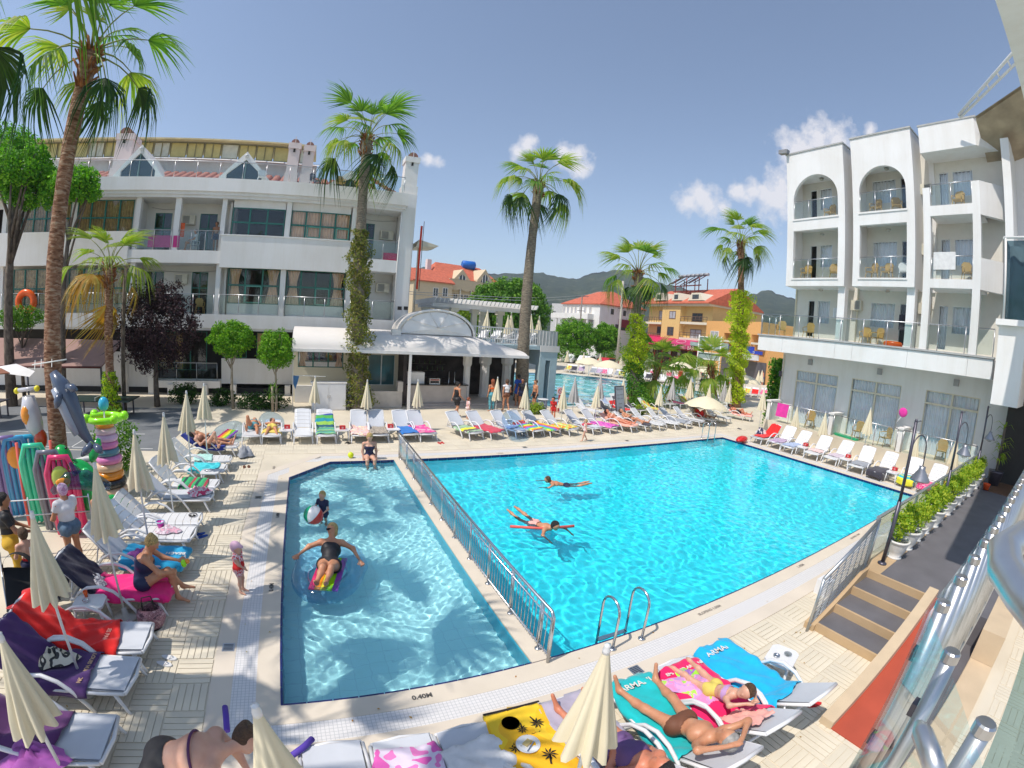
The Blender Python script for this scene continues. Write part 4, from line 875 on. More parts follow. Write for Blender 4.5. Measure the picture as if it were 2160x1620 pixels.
hedge('yellow green hedge in front of the red fronted shops',(52,45,0),(74,28,0),3.0,2.2,leaf_mat('hedge_yellow_leaf',(.08,.18,.02),(.2,.3,.03),(.36,.4,.06),.3),43,520)
q = G(1628,838); b = MB(); rng = np.random.default_rng(5)
n = 3600; P = np.stack([rng.uniform(-.75,.75,n),rng.uniform(-.5,.5,n),rng.uniform(0,4.1,n)],1); leaf_cloud(b,P,.12,rng);
b.build('ivy_column',ivy_green,None,label='tall column of dark and light green ivy at the corner of the right block',cat='climbing plant',loc=(25.6,11.0,0))
# ================================================= BAR PAVILION with white canopy roof
lav = mat('off_white_canopy_sheet',(.74,.70,.66),.7,vary=.03,scale=1)
K = thing('bar_pavilion','open poolside bar under a curved white canopy roof with a half round gable','bar',(6,19,0))
b = MB()
def can(u,v):
 x = -.28 + 12.5*u; hi = 3.98 if x < 9 else 3.98 - (x-9)*.22; t = v*PI/2
 return (x,18.3 + 1.9*(1-math.cos(t)) if v < 1 else 20.9,2.96 - .04*u + (hi-2.96)*math.sin(t))
b.grid(can,24,8); b.build('canopy_roof',lav,K,True)
b = MB(); b.box(-.3,18.22,2.84,12.25,18.34,2.99); b.box(-.3,18.34,2.86,12.2,20.8,2.9); b.box(-.34,18.3,2.9,-.28,20.8,3.0)
b.add([(-.3,18.3 + 1.9*(1-math.cos(k*PI/16)),2.96 + 1.02*math.sin(k*PI/16)) for k in range(9)] + [(-.3,20.2,2.9),(-.3,18.3,2.9)],[tuple(range(11))]); b.build('canopy_fascia',white,K,True)
# half round gable: rim, shallow fan of panels and its ribs
cx,cz,ra,rh = 7.2,3.86,2.1,1.3; b = MB(); n = 24
arc = [(cx - ra*math.cos(PI*k/n),cz + rh*math.sin(PI*k/n)) for k in range(n+1)]
b.grid(lambda u,v: (arc[int(round(u*n))][0],19.25 + 2.2*v,arc[int(round(u*n))][1]),n,1); b.build('vault',lav,K,True)
gm = mat('pale_gable_panel',(.80,.79,.78),.6,vary=.03)
for s_ in range(5):
 q = MB(); ks = [round(n*s_/5 + i*n/20) for i in range(5)]
 pts = [(cx,19.02,cz + .34)] + [(cx + (arc[min(n,k)][0]-cx)*.93,19.24,cz + (arc[min(n,k)][1]-cz)*.93) for k in ks]
 q.add(pts,[(0,i+1,i+2) for i in range(4)]); q.build('gable_panel',gm,K,True)
b = MB(); b.add([(cx-1.9,19.24,cz),(cx,19.02,cz+.34),(cx+1.9,19.24,cz),(cx,19.2,cz)],[(0,1,2,3)]); b.build('gable_foot',gm,K,True)
b = MB(); b.tube([(x,19.2,z) for x,z in arc],.07,6); b.box(cx-ra-.35,19.0,cz-.12,cx-ra+.1,19.5,cz+.2); b.build('gable_rim',white,K,True)
for k in (5,10,14,19): MB().tube([(cx,19.0,cz+.36),(arc[k][0],19.2,arc[k][1])],.018,5).build('gable_rib',white,K,True)
b = MB(); b.box(5.55,18.24,0,5.68,18.36,2.86); b.build('post',white,K,True); MB().tube([(-.22,18.3,0),(-.22,18.3,2.9)],.02).build('post',white,K,True)
# counter, step, back of the bar
stone = mat('pale_counter_stone',(.50,.44,.39),.5,vary=.08)
b = MB(); b.box(5.75,19.45,.16,9.1,19.95,1.12); b.box(9.0,19.95,.16,9.1,21.4,1.12); b.build('counter',stone,K,True)
MB().box(5.7,19.38,1.12,9.2,20.05,1.18).build('counter_top',mat('black_worktop',(.02,.02,.022),.15),K,True)
MB().box(5.78,19.44,.03,9.05,19.5,.16).build('counter_kick',mat('black_kick',(.01,.01,.012),.4),K,True)
b = MB(); b.box(5.7,18.75,-.02,13.2,21.8,.075); b.box(5.7,19.1,.075,13.1,22.5,.15); b.build('step',stone,K,True)
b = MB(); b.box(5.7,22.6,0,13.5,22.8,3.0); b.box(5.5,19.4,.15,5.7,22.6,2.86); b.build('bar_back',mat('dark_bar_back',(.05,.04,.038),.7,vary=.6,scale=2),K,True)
b = MB(); [b.box(6 + k*.55,22.2,z,6.45 + k*.55,22.45,z+.02) for k in range(5) for z in (1.2,1.6,2.0)]; b.build('shelf',mat('dark_shelf',(.1,.08,.06),.5),K,True)
MB().box(5.8,19.7,1.18,6.75,20.3,1.78).build('white_bar_cabinet',white,None,label='white cabinet standing on the bar counter at its left end',cat='cabinet')
t = thing('coffee_machine','small steel and red machine on the black bar counter','machine',(7.3,19.75,1.18)); MB().box(-.3,-.2,0,.3,.2,.3).build('body',chrome,t); MB().box(-.26,-.21,.19,.26,-.2,.26).build('red_panel',mat('dull_red_panel',(.35,.06,.04),.4),t); MB().box(-.24,-.212,.05,.24,-.2,.16).build('dark_opening',roomdark,t)
b = MB(); rg = random.Random(6)
for k in range(16): x = 6.1 + k*.16 + rg.uniform(-.03,.03); b.lathe([(.035,0),(.035,.17),(.014,.22),(.014,.28)],8,(x,22.3,1.62 if k % 2 else 2.02))
b.build('bottles',mat('mixed_bottle_glass',(.12,.16,.08),.1,vary=.9,scale=7),None,label='rows of bottles on the dark shelves behind the bar',cat='bottles',kind='stuff')
for x,y,r in ((9.35,20.2,.2),(11.0,21.6,.3),(12.6,21.9,.3)):
 b = MB(); b.lathe([(r*1.15,0),(r*1.15,.1),(r,.14),(r,1.95),(r*1.35,2.1),(r*1.35,2.45),(r*1.9,2.86)],8,(x,y,.15),sm=False); b.build('pillar',white,K,True)
for x in (8.6,8.95,9.6): MB().tube([(x,21.2,.15),(x,21.2,1.7)],.035).build('steel_post',chrome,K,True)
# left bay of the pavilion
b = MB(); wallholes(b,'y',-.3,3.6,0,2.86,20.6,.15,[(-.05,1.85,2.4,2.75)]); wallholes(b,'y',3.6,5.5,0,2.86,20.9,.15,[(3.8,.9,5.3,2.6)]); b.build('side_wall',cream,K,True)
window(K,'y',-.05,2.4,1.85,2.75,20.62,3,1,greenfr,cur=curtain_peach,drape=.4,bar=.08)
window(K,'y',3.8,5.3,.9,2.6,20.92,2,1,alu,pm=mat('teal_reflecting_glass',(.05,.14,.16),.1),name='glass_door')
b = MB(); b.box(3.75,18.95,0,5.4,19.1,.85); b.box(5.15,18.9,.85,5.42,19.4,1.35); b.build('low_wall',mat('pale_stone_wall',(.55,.50,.44),.7),K,True)
b = MB(); b.box(-.2,20.4,0,3.6,20.61,.9); b.build('planter_wall',white,K,True)
# white double cabinet and pool net
q = G(694,868); t = thing('storage_cabinet','white double door storage cabinet behind the loungers','cabinet',(q.x,18.3,0)); b = MB(); b.box(-.85,0,0,.85,.5,1.32); b.box(-.9,-.03,1.32,.9,.53,1.37); b.build('carcass',white,t)
for x in (-.42,.42): dd = MB().box(x-.4,-.02,.06,x+.4,0.0,1.27).build('door',wplastic,t); MB().box(x*.12 - .02,-.04,.6,x*.12 + .02,-.02,.75).build('handle',chrome,dd)
t = thing('pool_net','blue leaf skimmer net hanging from a horizontal pole by the cabinet','net',(-.1,18.4,1.25)); MB().tube([(0,0,.42),(1.5,-.05,.4)],.018).build('pole',alu,t)
MB().add([(-.15,0,.42),(.2,0,.42),(.12,.02,.1),(.0,.05,-.25),(-.12,.02,.05)],[(0,1,2,3,4)]).build('net_bag',mat('blue_net',(.05,.16,.35),.8),t)
# ================================================= TERRACE TOWER with pergola behind the bar
U = thing('roof_terrace','raised terrace with white balusters and a white timber pergola behind the bar','terrace',(13,24,0))
ptw = mat('pale_blue_tower_render',(.42,.55,.60),.7,vary=.06)
b = MB(); b.box(6.2,21.3,3.2,15.85,31,3.42); b.box(14.6,21.25,0,15.0,21.8,3.2); b.box(14.6,21.8,2.2,15.85,30,3.2); b.box(15.35,21.25,0,15.85,22.4,3.2); b.box(15.0,21.25,2.55,15.35,22,3.2); b.build('tower_wall',ptw,U,True)
b = MB(); b.box(14.55,21.2,3.1,15.95,21.26,3.5); b.build('band',white,U,True)
def balus(x0,x1,y,z0,h,name='baluster_rail',n=None):
 b = MB(); b.box(x0,y-.03,z0+h-.06,x1,y+.03,z0+h); b.box(x0,y-.025,z0+.06,x1,y+.025,z0+.11)
 r = b.build(name,white,U,True); n = n or int((x1-x0)/.16); q = MB()
 for k in range(n+1): x = x0 + (x1-x0)*k/n; q.box(x-.018,y-.02,z0+.11,x+.018,y+.02,z0+h-.06)
 q.build('balusters',white,r,kind='stuff')
balus(9.2,14.4,21.4,3.42,1.05); balus(6.3,9.1,24,3.42,.9)
b = MB(); b.box(14.4,21.38,3.42,15.85,21.44,4.45); b.box(15.8,21.44,3.42,15.86,30,4.45)
b.build('solid_screen',mat('grey_screen_panel',(.45,.48,.48),.5),U,True)
for k in range(6): MB().box(14.5 + k*.24,21.36,3.45,14.54 + k*.24,21.38,4.42).build('screen_rib',white,U,True)
for x,y in [(9.7,24.5),(11.3,25),(13.2,25),(9.6,28),(13.4,29),(8.4,27)]: b = MB(); b.box(x-.17,y-.17,3.42,x+.17,y+.17,5.55); b.box(x-.26,y-.26,5.3,x+.26,y+.26,5.55); b.build('pergola_column',cream,U,True)
b = MB(); b.box(8.2,24.35,5.55,15.2,24.6,5.8); b.box(8.2,28.4,5.55,14.6,28.6,5.8); b.build('pergola_beam',white,U,True)
for k in range(26):
 x = 8.1 + k*.285; MB().prism([(23.3,6.05),(23.5,5.82),(29.6,5.82),(29.8,6.05),(29.8,6.1),(23.3,6.1)],x,x+.07,'x').build('rafter',white,U,True)
# ================================================= HOUSES BEYOND
def cam_pt(px,py,D): d = ray(px,py); return CO + d*(D/math.hypot(d.x,d.y))
def quad(b,pts,mi=0): b.add(pts,[tuple(range(len(pts)))],mi)
def slabface(p0,p1,z0,z1,t,b):
 """upright wall from ground point p0 to p1 (seen left to right), thickness t away from the camera"""
 p0,p1 = Vector((p0[0],p0[1])),Vector((p1[0],p1[1])); d = (p1-p0).normalized(); n = Vector((-d.y,d.x))*t
 v = [(*p0,z0),(*p1,z0),(*(p1+n),z0),(*(p0+n),z0)]; v += [(x,y,z1) for x,y,_ in v]
 b.add(v,[(3,2,1,0),(4,5,6,7),(0,1,5,4),(1,2,6,5),(2,3,7,6),(3,0,4,7)])
class House:
 """a block described in its own frame: u along the front, v into depth, z up"""
 def __init__(s,name,label,px0,px1,py,D0,D1,depth):
  A,B = cam_pt(px0,py,D0),cam_pt(px1,py,D1); s.o = Vector((A.x,A.y,0)); s.L = (Vector((B.x,B.y)) - Vector((A.x,A.y))).length; s.a = math.atan2(B.y-A.y,B.x-A.x); s.D = depth
  s.t = thing(name,label,'building' if 'hotel' in label or 'block' in label else 'house',s.o,s.a)
 def u(s,px,py=700,D=None):
  """position along the front where a sight line at px crosses it"""
  d = ray(px,py); r = Matrix.Rotation(-s.a,3,'Z'); p = r @ (CO - s.o); q = r @ d; k = -p.y/q.y; return p.x + q.x*k
 def z(s,px,py):
  d = ray(px,py); r = Matrix.Rotation(-s.a,3,'Z'); p = r @ (CO - s.o); q = r @ d; k = -p.y/q.y; return p.z + q.z*k
 def box(s,name,m,*a,**k): return MB().box(*a).build(name,m,s.t,**k)
 def win(s,px0,py0,px1,py1,fm,cur=None,v=0.,nx=2,pm=None,name='window'):
  u0,u1 = s.u(px0),s.u(px1); z1,z0 = s.z(px0,py0),s.z(px0,py1); b = MB(); bar = .09
  b.box(u0-bar,v-.06,z0-bar,u1+bar,v-.001,z0); b.box(u0-bar,v-.06,z1,u1+bar,v-.001,z1+bar); b.box(u0-bar,v-.059,z0,u0,v-.001,z1); b.box(u1,v-.059,z0,u1+bar,v-.001,z1)
  for k in range(1,nx): x = u0 + (u1-u0)*k/nx; b.box(x-.04,v-.055,z0,x+.04,v-.001,z1)
  f = b.build(name,fm,s.t); MB().box(u0,v-.03,z0,u1,v-.012,z1).build('pane',pm or farglass,f); return f
farglass = mat('dark_reflecting_glass',(.06,.07,.08),.12,vary=.3); farcur = mat('curtained_far_glass',(.42,.42,.45),.4,vary=.2,scale=3)
brownfr = mat('brown_window_frame',(.16,.09,.06),.5); beige = mat('beige_house_render',(.60,.49,.33),.85,vary=.04); yellow = mat('yellow_house_render',(.74,.50,.20),.85,vary=.04); orange = mat('orange_house_render',(.76,.40,.14),.85,vary=.04)
redroof = mat('red_tiled_far_roof',(.52,.13,.07),.8,vary=.2,scale=2.5)
def gable_roof(h,u0,u1,v0,v1,ze,zr,along='u',ov=.35,m=None,name='roof',hip=0.):
 b = MB(); um,vm = (u0+u1)/2,(v0+v1)/2; u0 -= ov; u1 += ov; v0 -= ov; v1 += ov
 if along == 'u': r0,r1 = (u0 + hip,vm,zr),(u1 - hip,vm,zr); V = [(u0,v0,ze),(u1,v0,ze),(u1,v1,ze),(u0,v1,ze),r0,r1]; F = [(0,1,5,4),(2,3,4,5),(1,2,5),(3,0,4),(3,2,1,0)]
 else: r0,r1 = (um,v0 + hip,zr),(um,v1 - hip,zr); V = [(u0,v0,ze),(u1,v0,ze),(u1,v1,ze),(u0,v1,ze),r0,r1]; F = [(0,1,4),(1,2,5,4),(2,3,5),(3,0,4,5),(3,2,1,0)]
 b.add(V,F); b.add([(x,y,z-.18) for x,y,z in V[:4]] + V[:4],[(0,1,5,4),(1,2,6,5),(2,3,7,6),(3,0,4,7)]); return b.build(name,m or redroof,h.t)
# beige house
h = House('beige_house','beige house with red tiled roofs arched dormers and a blue roof tank',874,1050,690,76,85,16)
uA,uB,uC = h.u(878),h.u(948),h.u(1046); zA,zB = h.z(900,592),h.z(1000,592)
h.box('wall',beige,uA-1,0,-.5,uB,8,zA); h.box('wall',beige,uB,2.2,-.5,uC+2,11,h.z(1000,618)); h.box('upper_wall',beige,uB,1.4,h.z(1000,622),uC-1.5,2.2,h.z(1000,600))
gable_roof(h,uA-1,uB,0,8,zA,h.z(905,562),'u'); gable_roof(h,uB-2.2,uC+2,2.2,11,h.z(1000,592),h.z(960,556) + .8,'u',hip=2.5)
h.box('chimney',pk,h.u(921),5,zA,h.u(930),5.8,h.z(925,551) + .9)
for a,c in ((962,990),(1013,1036)):
 u0,u1 = h.u(a),h.u(c); z0,z1 = h.z(a,596),h.z(a,570); b = MB(); b.prism([(u0-.5,z0),(u1+.5,z0),(u1+.5,z0+.6),((u0+u1)/2,z1+.5),(u0-.5,z0+.6)],1.3,6,'y'); g = b.build('dormer',beige,h.t)
 b = MB(); n = 10; b.add([(u0 + .2 + (u1-u0-.4)*k/n,1.28,z0+.15 + (z1-z0-.6)*math.sin(PI*k/n)) for k in range(n+1)],[tuple(range(n+1))]); b.build('arched_window',farglass,g)
 b = MB(); [b.box(u0 + (u1-u0)*k/4 - .05,1.22,z0+.15,u0 + (u1-u0)*k/4 + .05,1.27,z0 + .2 + (z1-z0-.7)*math.sin(PI*k/4)) for k in (1,2,3)]; b.build('glazing_bar',white,g)
for a in (905,925): h.win(a+4,607,a+13,624,white)
for a in (965,977,988): h.win(a,613,a+8,631,white,v=2.2)
n = 14; u0,u1 = uB,h.u(1018); z0,z1 = h.z(1000,612),h.z(1000,592); b = MB()
b.add([(u0,0.9,z1),(u1,.9,z1)] + [(u1 - (u1-u0)*k/24,.9,z0 - .35*abs(math.sin(k*PI/8))) for k in range(25)],[tuple(range(27))]); b.box(u0,.9,z1-.1,u1,2.2,z1); b.build('scalloped_balcony_front',beige,h.t)
for k in range(4): x = u0 + (u1-u0)*k/3.05; MB().tube([(x,1.0,-.5),(x,1.0,z0)],.12,6).build('balcony_post',cream,h.t)
t = thing('water_tank','blue barrel water tank on the beige house roof','water tank',cam_pt(988,562,88)); t.scale = (.6,)*3; b = MB(); b.tube([(-2.2,0,.4),(-1.9,0,.4),(1.9,0,.4),(2.2,0,.4)],[1.,1.35,1.35,1.],14); b.build('barrel',mat('blue_tank_plastic',(.01,.13,.5),.4),t); b = MB(); b.box(-1.2,-.5,-1.4,1.2,.5,-.6); b.build('stand',darkm,t)
# flag on the corner of the left block
t = thing('red_banner','narrow red banner hanging at the right end of the left hotel block','banner',PY(878,560,22.3)); a_,c_ = PY(884,505,22.3),PY(877,620,22.3); b = MB(); b.box(.08,-.02,-1.4,.2,.02,2.4); b.build('cloth',mat('red_banner_cloth',(.6,.05,.02),.8),t); MB().tube([(.27,0,-1.5),(.27,0,2.7)],.02).build('pole',darkm,t)
t = thing('beige_parasol_roof','beige slatted roof corner beyond the left hotel block end','roof',PY(890,515,26)); b = MB(); b.add([(-.2,0,.3),(1.2,0,.0),(.9,0,-.1),(-.4,0,-.2),(-.2,2,.3),(1.2,2,.0),(.9,2,-.1),(-.4,2,-.2)],[(0,1,2,3),(4,7,6,5),(0,4,5,1),(3,2,6,7)]); b.build('roof_sheet',cream,t); b = MB(); b.tube([(.0,1,-6),(.0,1,0)],.05); b.build('mast',cream,t)
# white house with hipped roof
h = House('white_house','white two storey house with red hipped roof and balcony beyond the clipped trees',1178,1262,700,97,88,16)
uR = h.u(1262); zE = h.z(1200,640)
h.box('wall',white,h.u(1184),0,-.5,uR,13,zE); gable_roof(h,h.u(1184),uR,0,13,zE,h.z(1220,620) + 1.2,'u',hip=3.5)
h.box('balcony',white,h.u(1172),-1.6,h.z(1200,672),h.u(1250),0,h.z(1200,661))
for a in (1185,1193,1201,1209,1219,1229,1240): h.win(a,648,a+4,660,cream,nx=1,pm=farcur)
for a in (1188,1212,1238): h.win(a,674,a+14,688,white,pm=farcur)
for a in (1183,1206,1228,1248): x = h.u(a); MB().box(x-.15,-1.5,-.5,x+.15,-1.2,h.z(1200,672)).build('balcony_post',white,h.t)
sd = MB(); sd.box(uR+.005,5.4,h.z(1262,672)-1.2,uR+.12,8.6,h.z(1262,668)); sd.build('shop_sign',mat('dark_red_sign',(.22,.02,.04),.5),h.t)
for v in (3.,6.5): MB().box(uR+.005,v,h.z(1262,660),uR+.05,v+.8,h.z(1262,648)).build('window',farglass,h.t)
MB().box(uR+.005,4.5,h.z(1262,692),uR+.06,8.8,h.z(1262,680)).build('window',farglass,h.t)
h = House('pale_block','pale grey block half hidden between the broad tree and the white house',1160,1184,700,112,110,12); h.box('wall',mat('pale_grey_render',(.55,.55,.55),.8),0,0,-.5,h.L,10,h.z(1170,640))
h.win(1164,655,1169,662,white)
# yellow apartment house
h = House('yellow_apartments','yellow three storey apartment house with red roof and solar panels',1352,1500,700,92,77,20)
u0,u1 = h.u(1356),h.u(1490); zE = h.z(1420,645)
h.box('wall',yellow,u0,1.2,-.5,u1,14,zE); h.box('front_bay',yellow,h.u(1394),0,-.5,h.u(1432),1.2,zE)
h.box('eaves',cream,u0-.4,-.3,zE,u1+.4,14,zE+.5); gable_roof(h,u0-.2,u1+.2,-.2,13.5,zE+.5,h.z(1440,612) + 1.0,'u',ov=.4)
for a,c in ((1375,1398),(1412,1432),(1446,1480)):
 x0,x1 = h.u(a),h.u(c); z0 = h.z(a,634); z1 = h.z(a,622); b = MB(); b.prism([(x0,z0),(x1,z0),(x1-.25*(x1-x0),z1+.3),(x0+.25*(x1-x0),z1+.3)],-.1,4,'y'); g = b.build('dormer',cream,h.t); MB().box(x0+.3*(x1-x0),-.13,z0+.25,x1-.3*(x1-x0),-.1,z1).build('pane',farglass,g)
for a,c,y0,y1 in [(1378,1396,655,672),(1410,1422,657,671),(1448,1468,660,676),(1376,1394,688,704),(1408,1420,690,706),(1446,1468,694,712)]: h.win(a,y0,c,y1,brownfr,v=0 if 1400 < a < 1430 else 1.2,pm=farcur if a % 4 else farglass)
for (a,c) in ((1358,1393),(1433,1489)):
 for y in (672,705):
  x0,x1 = h.u(a),h.u(c); z0 = h.z(a,y+6); b = MB(); b.box(x0,0,z0-.4,x1,1.2,z0); q = b.build('balcony',cream,h.t); r = MB(); r.tube([(x0,.05,z0+.9),(x1,.05,z0+.9)],.05,5); r.tube([(x0,.05,z0+.5),(x1,.05,z0+.5)],.03,5); [r.tube([(x0 + (x1-x0)*k/7,.05,z0),(x0 + (x1-x0)*k/7,.05,z0+.9)],.04,5) for k in range(8)]; r.build('rail',brownfr,q)
# gable end facing right
gz = h.z(1490,655); b = MB(); b.add([(u1+.25,0,zE+.4),(u1+.25,13,zE+.4),(u1+.25,6.7,h.z(1440,612)+.6)],[(0,1,2)]); b.build('gable_wall',cream,h.t)
b = MB(); b.box(u1+.02,4,zE-2.6,u1+.3,9,zE-2.3); b.box(u1+.26,5,zE+.9,u1+.32,6,zE+2.2); b.box(u1+.26,7.3,zE+.9,u1+.32,9,zE+2.4); b.build('side_window',farglass,h.t)
t = thing('solar_panel_rack','cluster of tilted solar water panels on a red frame above the yellow roof','solar panels',cam_pt(1448,603,88),h.a); t.scale = (1.45,)*3; rgm = mat('rust_red_frame',(.26,.06,.05),.6)
b = MB(); [b.tube([(x,y,-1.6),(x,y,1.0)],.07,5) for x in (-2.2,0,2.4) for y in (0,1.5)]; b.tube([(-2.6,0,0),(2.8,0,0)],.08,5); b.tube([(-2.6,0,-.7),(2.8,0,-.7)],.06,5); b.build('frame',rgm,t)
for k in range(7): MB().rbox((-2.6 + k*.85,.2,.75 + .12*math.sin(k*1.4)),(.75,2.6,.1),rx=.5,ry=-.35).build('panel',mat('dark_red_solar_glass',(.09,.03,.035),.2),t); MB().tube([(-2.9 + k*.85,1.1,1.55),(-2.2 + k*.85,1.1,1.5)],.2,8).build('tank',mat('grey_solar_tank',(.35,.36,.38),.4),t)
# crimson awning and shop fronts under it
red1 = mat('crimson_awning_cloth',(.55,.015,.09),.7); red2 = mat('magenta_awning_cloth',(.50,.03,.14),.7); shopred = mat('red_shop_front',(.50,.02,.015),.6)
b = MB(); x0,x1 = h.u(1356),h.u(1425); za,zb = h.z(1380,706),h.z(1380,719); b.add([(x0,0.9,za),(x1,.9,za),(x1+.6,-2.2,zb),(x0-.4,-2.2,zb)],[(3,2,1,0)]); b.add([(x0-.4,-2.2,zb),(x1+.6,-2.2,zb),(x1+.6,-2.2,zb-.6),(x0-.4,-2.2,zb-.6)],[(3,2,1,0)]); b.build('awning',red1,h.t)
b = MB(); x2 = h.u(1478); b.add([(x1,.85,za-.1),(x2,.85,za-.1),(x2+.4,-2.3,zb-.1),(x1+.65,-2.3,zb-.1)],[(3,2,1,0)]); b.add([(x1+.65,-2.3,zb-.1),(x2+.4,-2.3,zb-.1),(x2+.4,-2.3,zb-.8),(x1+.65,-2.3,zb-.8)],[(3,2,1,0)]); aw = b.build('awning',red2,h.t)
b = MB(); n = 16; b.tube([((x1+x2)/2 + .3 + 1.2*math.cos(2*PI*k/n),-2.2 + .9*(.7 + .25*math.sin(2*PI*k/n)),zb + (za-zb)*(.32 + .25*math.sin(2*PI*k/n))) for k in range(n)],.05,4,closed=True); b.build('oval_emblem',mat('pale_emblem_print',(.7,.5,.55),.7),aw)
b = MB(); [b.box(x0 + (x2-x0)*k/7-.12,-.4,-.5,x0 + (x2-x0)*k/7+.12,-.2,zb-.2) for k in range(8)]; b.box(x0,-.4,zb-1.1,x2,-.25,zb-.55); b.build('shop_frame',shopred,h.t); h.box('shop_interior',mat('dark_brown_shop',(.07,.03,.02),.6,vary=.8,scale=1),x0,-.2,-.5,x2,.9,zb-.3)
for k,px_ in enumerate((1382,1420,1440)): u_ = h.u(px_); MB().box(u_-.35,-.46,zb-2.1,u_+.35,-.42,zb-1.2).build('shop_poster',mat('pale_poster',(.6,.55,.45),.7),h.t)
tx = link('lettering',text_mesh('CAFE RESTAURANT BAR',.95,mat('pale_pink_letters',(.75,.45,.45),.7),.02),h.t); tx.location = ((x1+x2)/2 - .6,-2.36,zb - .6); tx.rotation_euler = (PI/2,0,0)
# orange block with blue boards
h = House('orange_block','low orange flat roofed block with a shaded loggia right of the yellow apartments',1488,1612,715,74,62,14)
u1 = h.u(1606); zt = h.z(1500,677); h.box('wall',orange,0,1.5,-.5,u1,10,zt-1.5); h.box('parapet',orange,0,0,zt-1.7,u1,10,zt); h.box('wall',orange,0,0,-.5,h.u(1528),1.5,zt-1.7); h.box('pier',orange,h.u(1580),0,-.5,h.u(1586),1.5,zt-1.7)
h.win(1500,699,1516,716,white,pm=farcur); h.win(1540,699,1556,712,brownfr,v=1.5); h.win(1566,702,1582,716,brownfr,v=1.5,pm=farcur); h.box('loggia_rail',cream,h.u(1528),0,h.z(1540,722),u1,.15,h.z(1540,718))
bl = mat('royal_blue_sign',(.02,.05,.38),.5); wh = mat('white_sign_disc',(.7,.75,.8),.5)
for k,(a,c,y0,y1) in enumerate([(1522,1544,725,738),(1574,1598,730,744),(1600,1616,741,748)]):
 x0,x1 = h.u(a),h.u(c); z1,z0 = h.z(a,y0),h.z(a,y1); bd = h.box('sign_board',bl,x0,-.4,z0,x1,-.25,z1); cc = h.z(a-3,(y0+y1)/2)
 b = MB(); r_ = (z1-z0)*.42; b.lathe([(r_,0),(r_,.03)],16,(0,0,0)); o = b.build('round_logo',wh,bd); o.location = (x0 - .1,-.42,(z0+z1)/2); o.rotation_euler = (PI/2,0,0)
 b = MB(); b.tube([(r_*.62*math.cos(2*PI*i/12),r_*.62*math.sin(2*PI*i/12),.04) for i in range(12)],.03,4,closed=True); b.box(-r_*.35,-.03,.03,r_*.35,.03,.05); o2 = b.build('logo_ring',bl,bd); o2.location = o.location; o2.rotation_euler = o.rotation_euler
h.box('shop_canopy',white,h.u(1560),-2,h.z(1570,757),h.u(1606),0,h.z(1570,746)); h.box('shop_front',mat('dim_shop_glass',(.12,.11,.12),.3),h.u(1528),-.1,-.5,u1,1.4,h.z(1570,760))
# large empty billboard frame seen from behind
t = thing('billboard','grey billboard panels on a tall white steel frame above the hedge','billboard',cam_pt(1490,800,40),-.9); q0 = t.location
def bz(px,py): return cam_pt(px,py,40).z
zt,zm,zl,zb = bz(1490,711),bz(1490,737),bz(1490,744),bz(1490,758)
b = MB(); [b.tube([(x,0,-.5 - q0.z),(x,0,zt - q0.z + .15)],.06,6) for x in (-.95,.95)]; [b.tube([(-.95,0,z-q0.z),(.95,0,z-q0.z)],.05,6) for z in (zt,zm,zl,zb)]; b.build('frame',white,t)
gp = mat('grey_green_board_back',(.38,.46,.46),.6)
for x0,x1,za,zc in [(-.9,-.02,zm+.05,zt-.05),(.02,.9,zm+.05,zt-.05),(-.9,.9,zb+.05,zl-.05),(-1.7,-1.,zm+.2,zt-.5),(1.0,1.6,zm,zt-.35)]: MB().box(x0,.04,za-q0.z,x1,.1,zc-q0.z).build('panel',gp,t)
def pole(label,px,pyt,pyb,D,r=.14,arms=((.9,0.),),m=None):
 a = cam_pt(px,pyb,D); z1 = cam_pt(px,pyt,D).z; t = thing('utility_pole',label,'utility pole',(a.x,a.y,-.4)); MB().tube([(0,0,0),(0,0,z1+.4)],[r,r*.7],8).build('mast',m or mat('weathered_pole',(.42,.39,.33),.8),t)
 for w_,dz in arms: MB().rbox((0,0,z1+.2-dz),(w_*2,.08,.08),rz=-.9).build('crossarm',darkm,t)
 return Vector((a.x,a.y,z1))
A1 = pole('tall pale utility pole between the white house and the yellow apartments',1303,592,745,62,.2,((.5,.3),(.35,1.2),(.4,3.5)))
A2 = pole('thin utility pole with cross arm in front of the white house',1221,622,720,70,.14,((1.0,0),(.6,2.2)),mat('dark_pole',(.2,.17,.15),.8))
b = MB()
for dz,e in ((0,612),(-.4,617)):
 s,f = cam_pt(860,e+3,30),A2 + Vector((0,0,dz)); b.tube([s.lerp(f,k/12) - Vector((0,0,.5*math.sin(PI*k/12))) for k in range(13)],.018,4)
b.build('overhead_wire',mat('pale_wire',(.5,.5,.5),.6),None,label='pair of overhead wires crossing in front of the beige house',cat='wire')
b = MB(); s,f = A2,A1; b.tube([s.lerp(f,k/8) - Vector((0,0,.4*math.sin(PI*k/8))) for k in range(9)],.018,4); b.build('overhead_wire',mat('pale_wire',(.5,.5,.5),.6),None,label='overhead wire between the two utility poles',cat='wire')
t = thing('street_lamp','grey street lamp seen through the glass of the first floor terrace','street lamp',(*cam_pt(1632,720,95).xy,0)); z = cam_pt(1632,672,95).z; MB().tube([(0,0,0),(0,0,z),(.3,0,z+.4),(1.6,0,z+.6)],.1,6).build('mast',railm,t); MB().box(1.4,-.2,z+.5,2.4,.2,z+.65).build('lamp_head',railm,t)
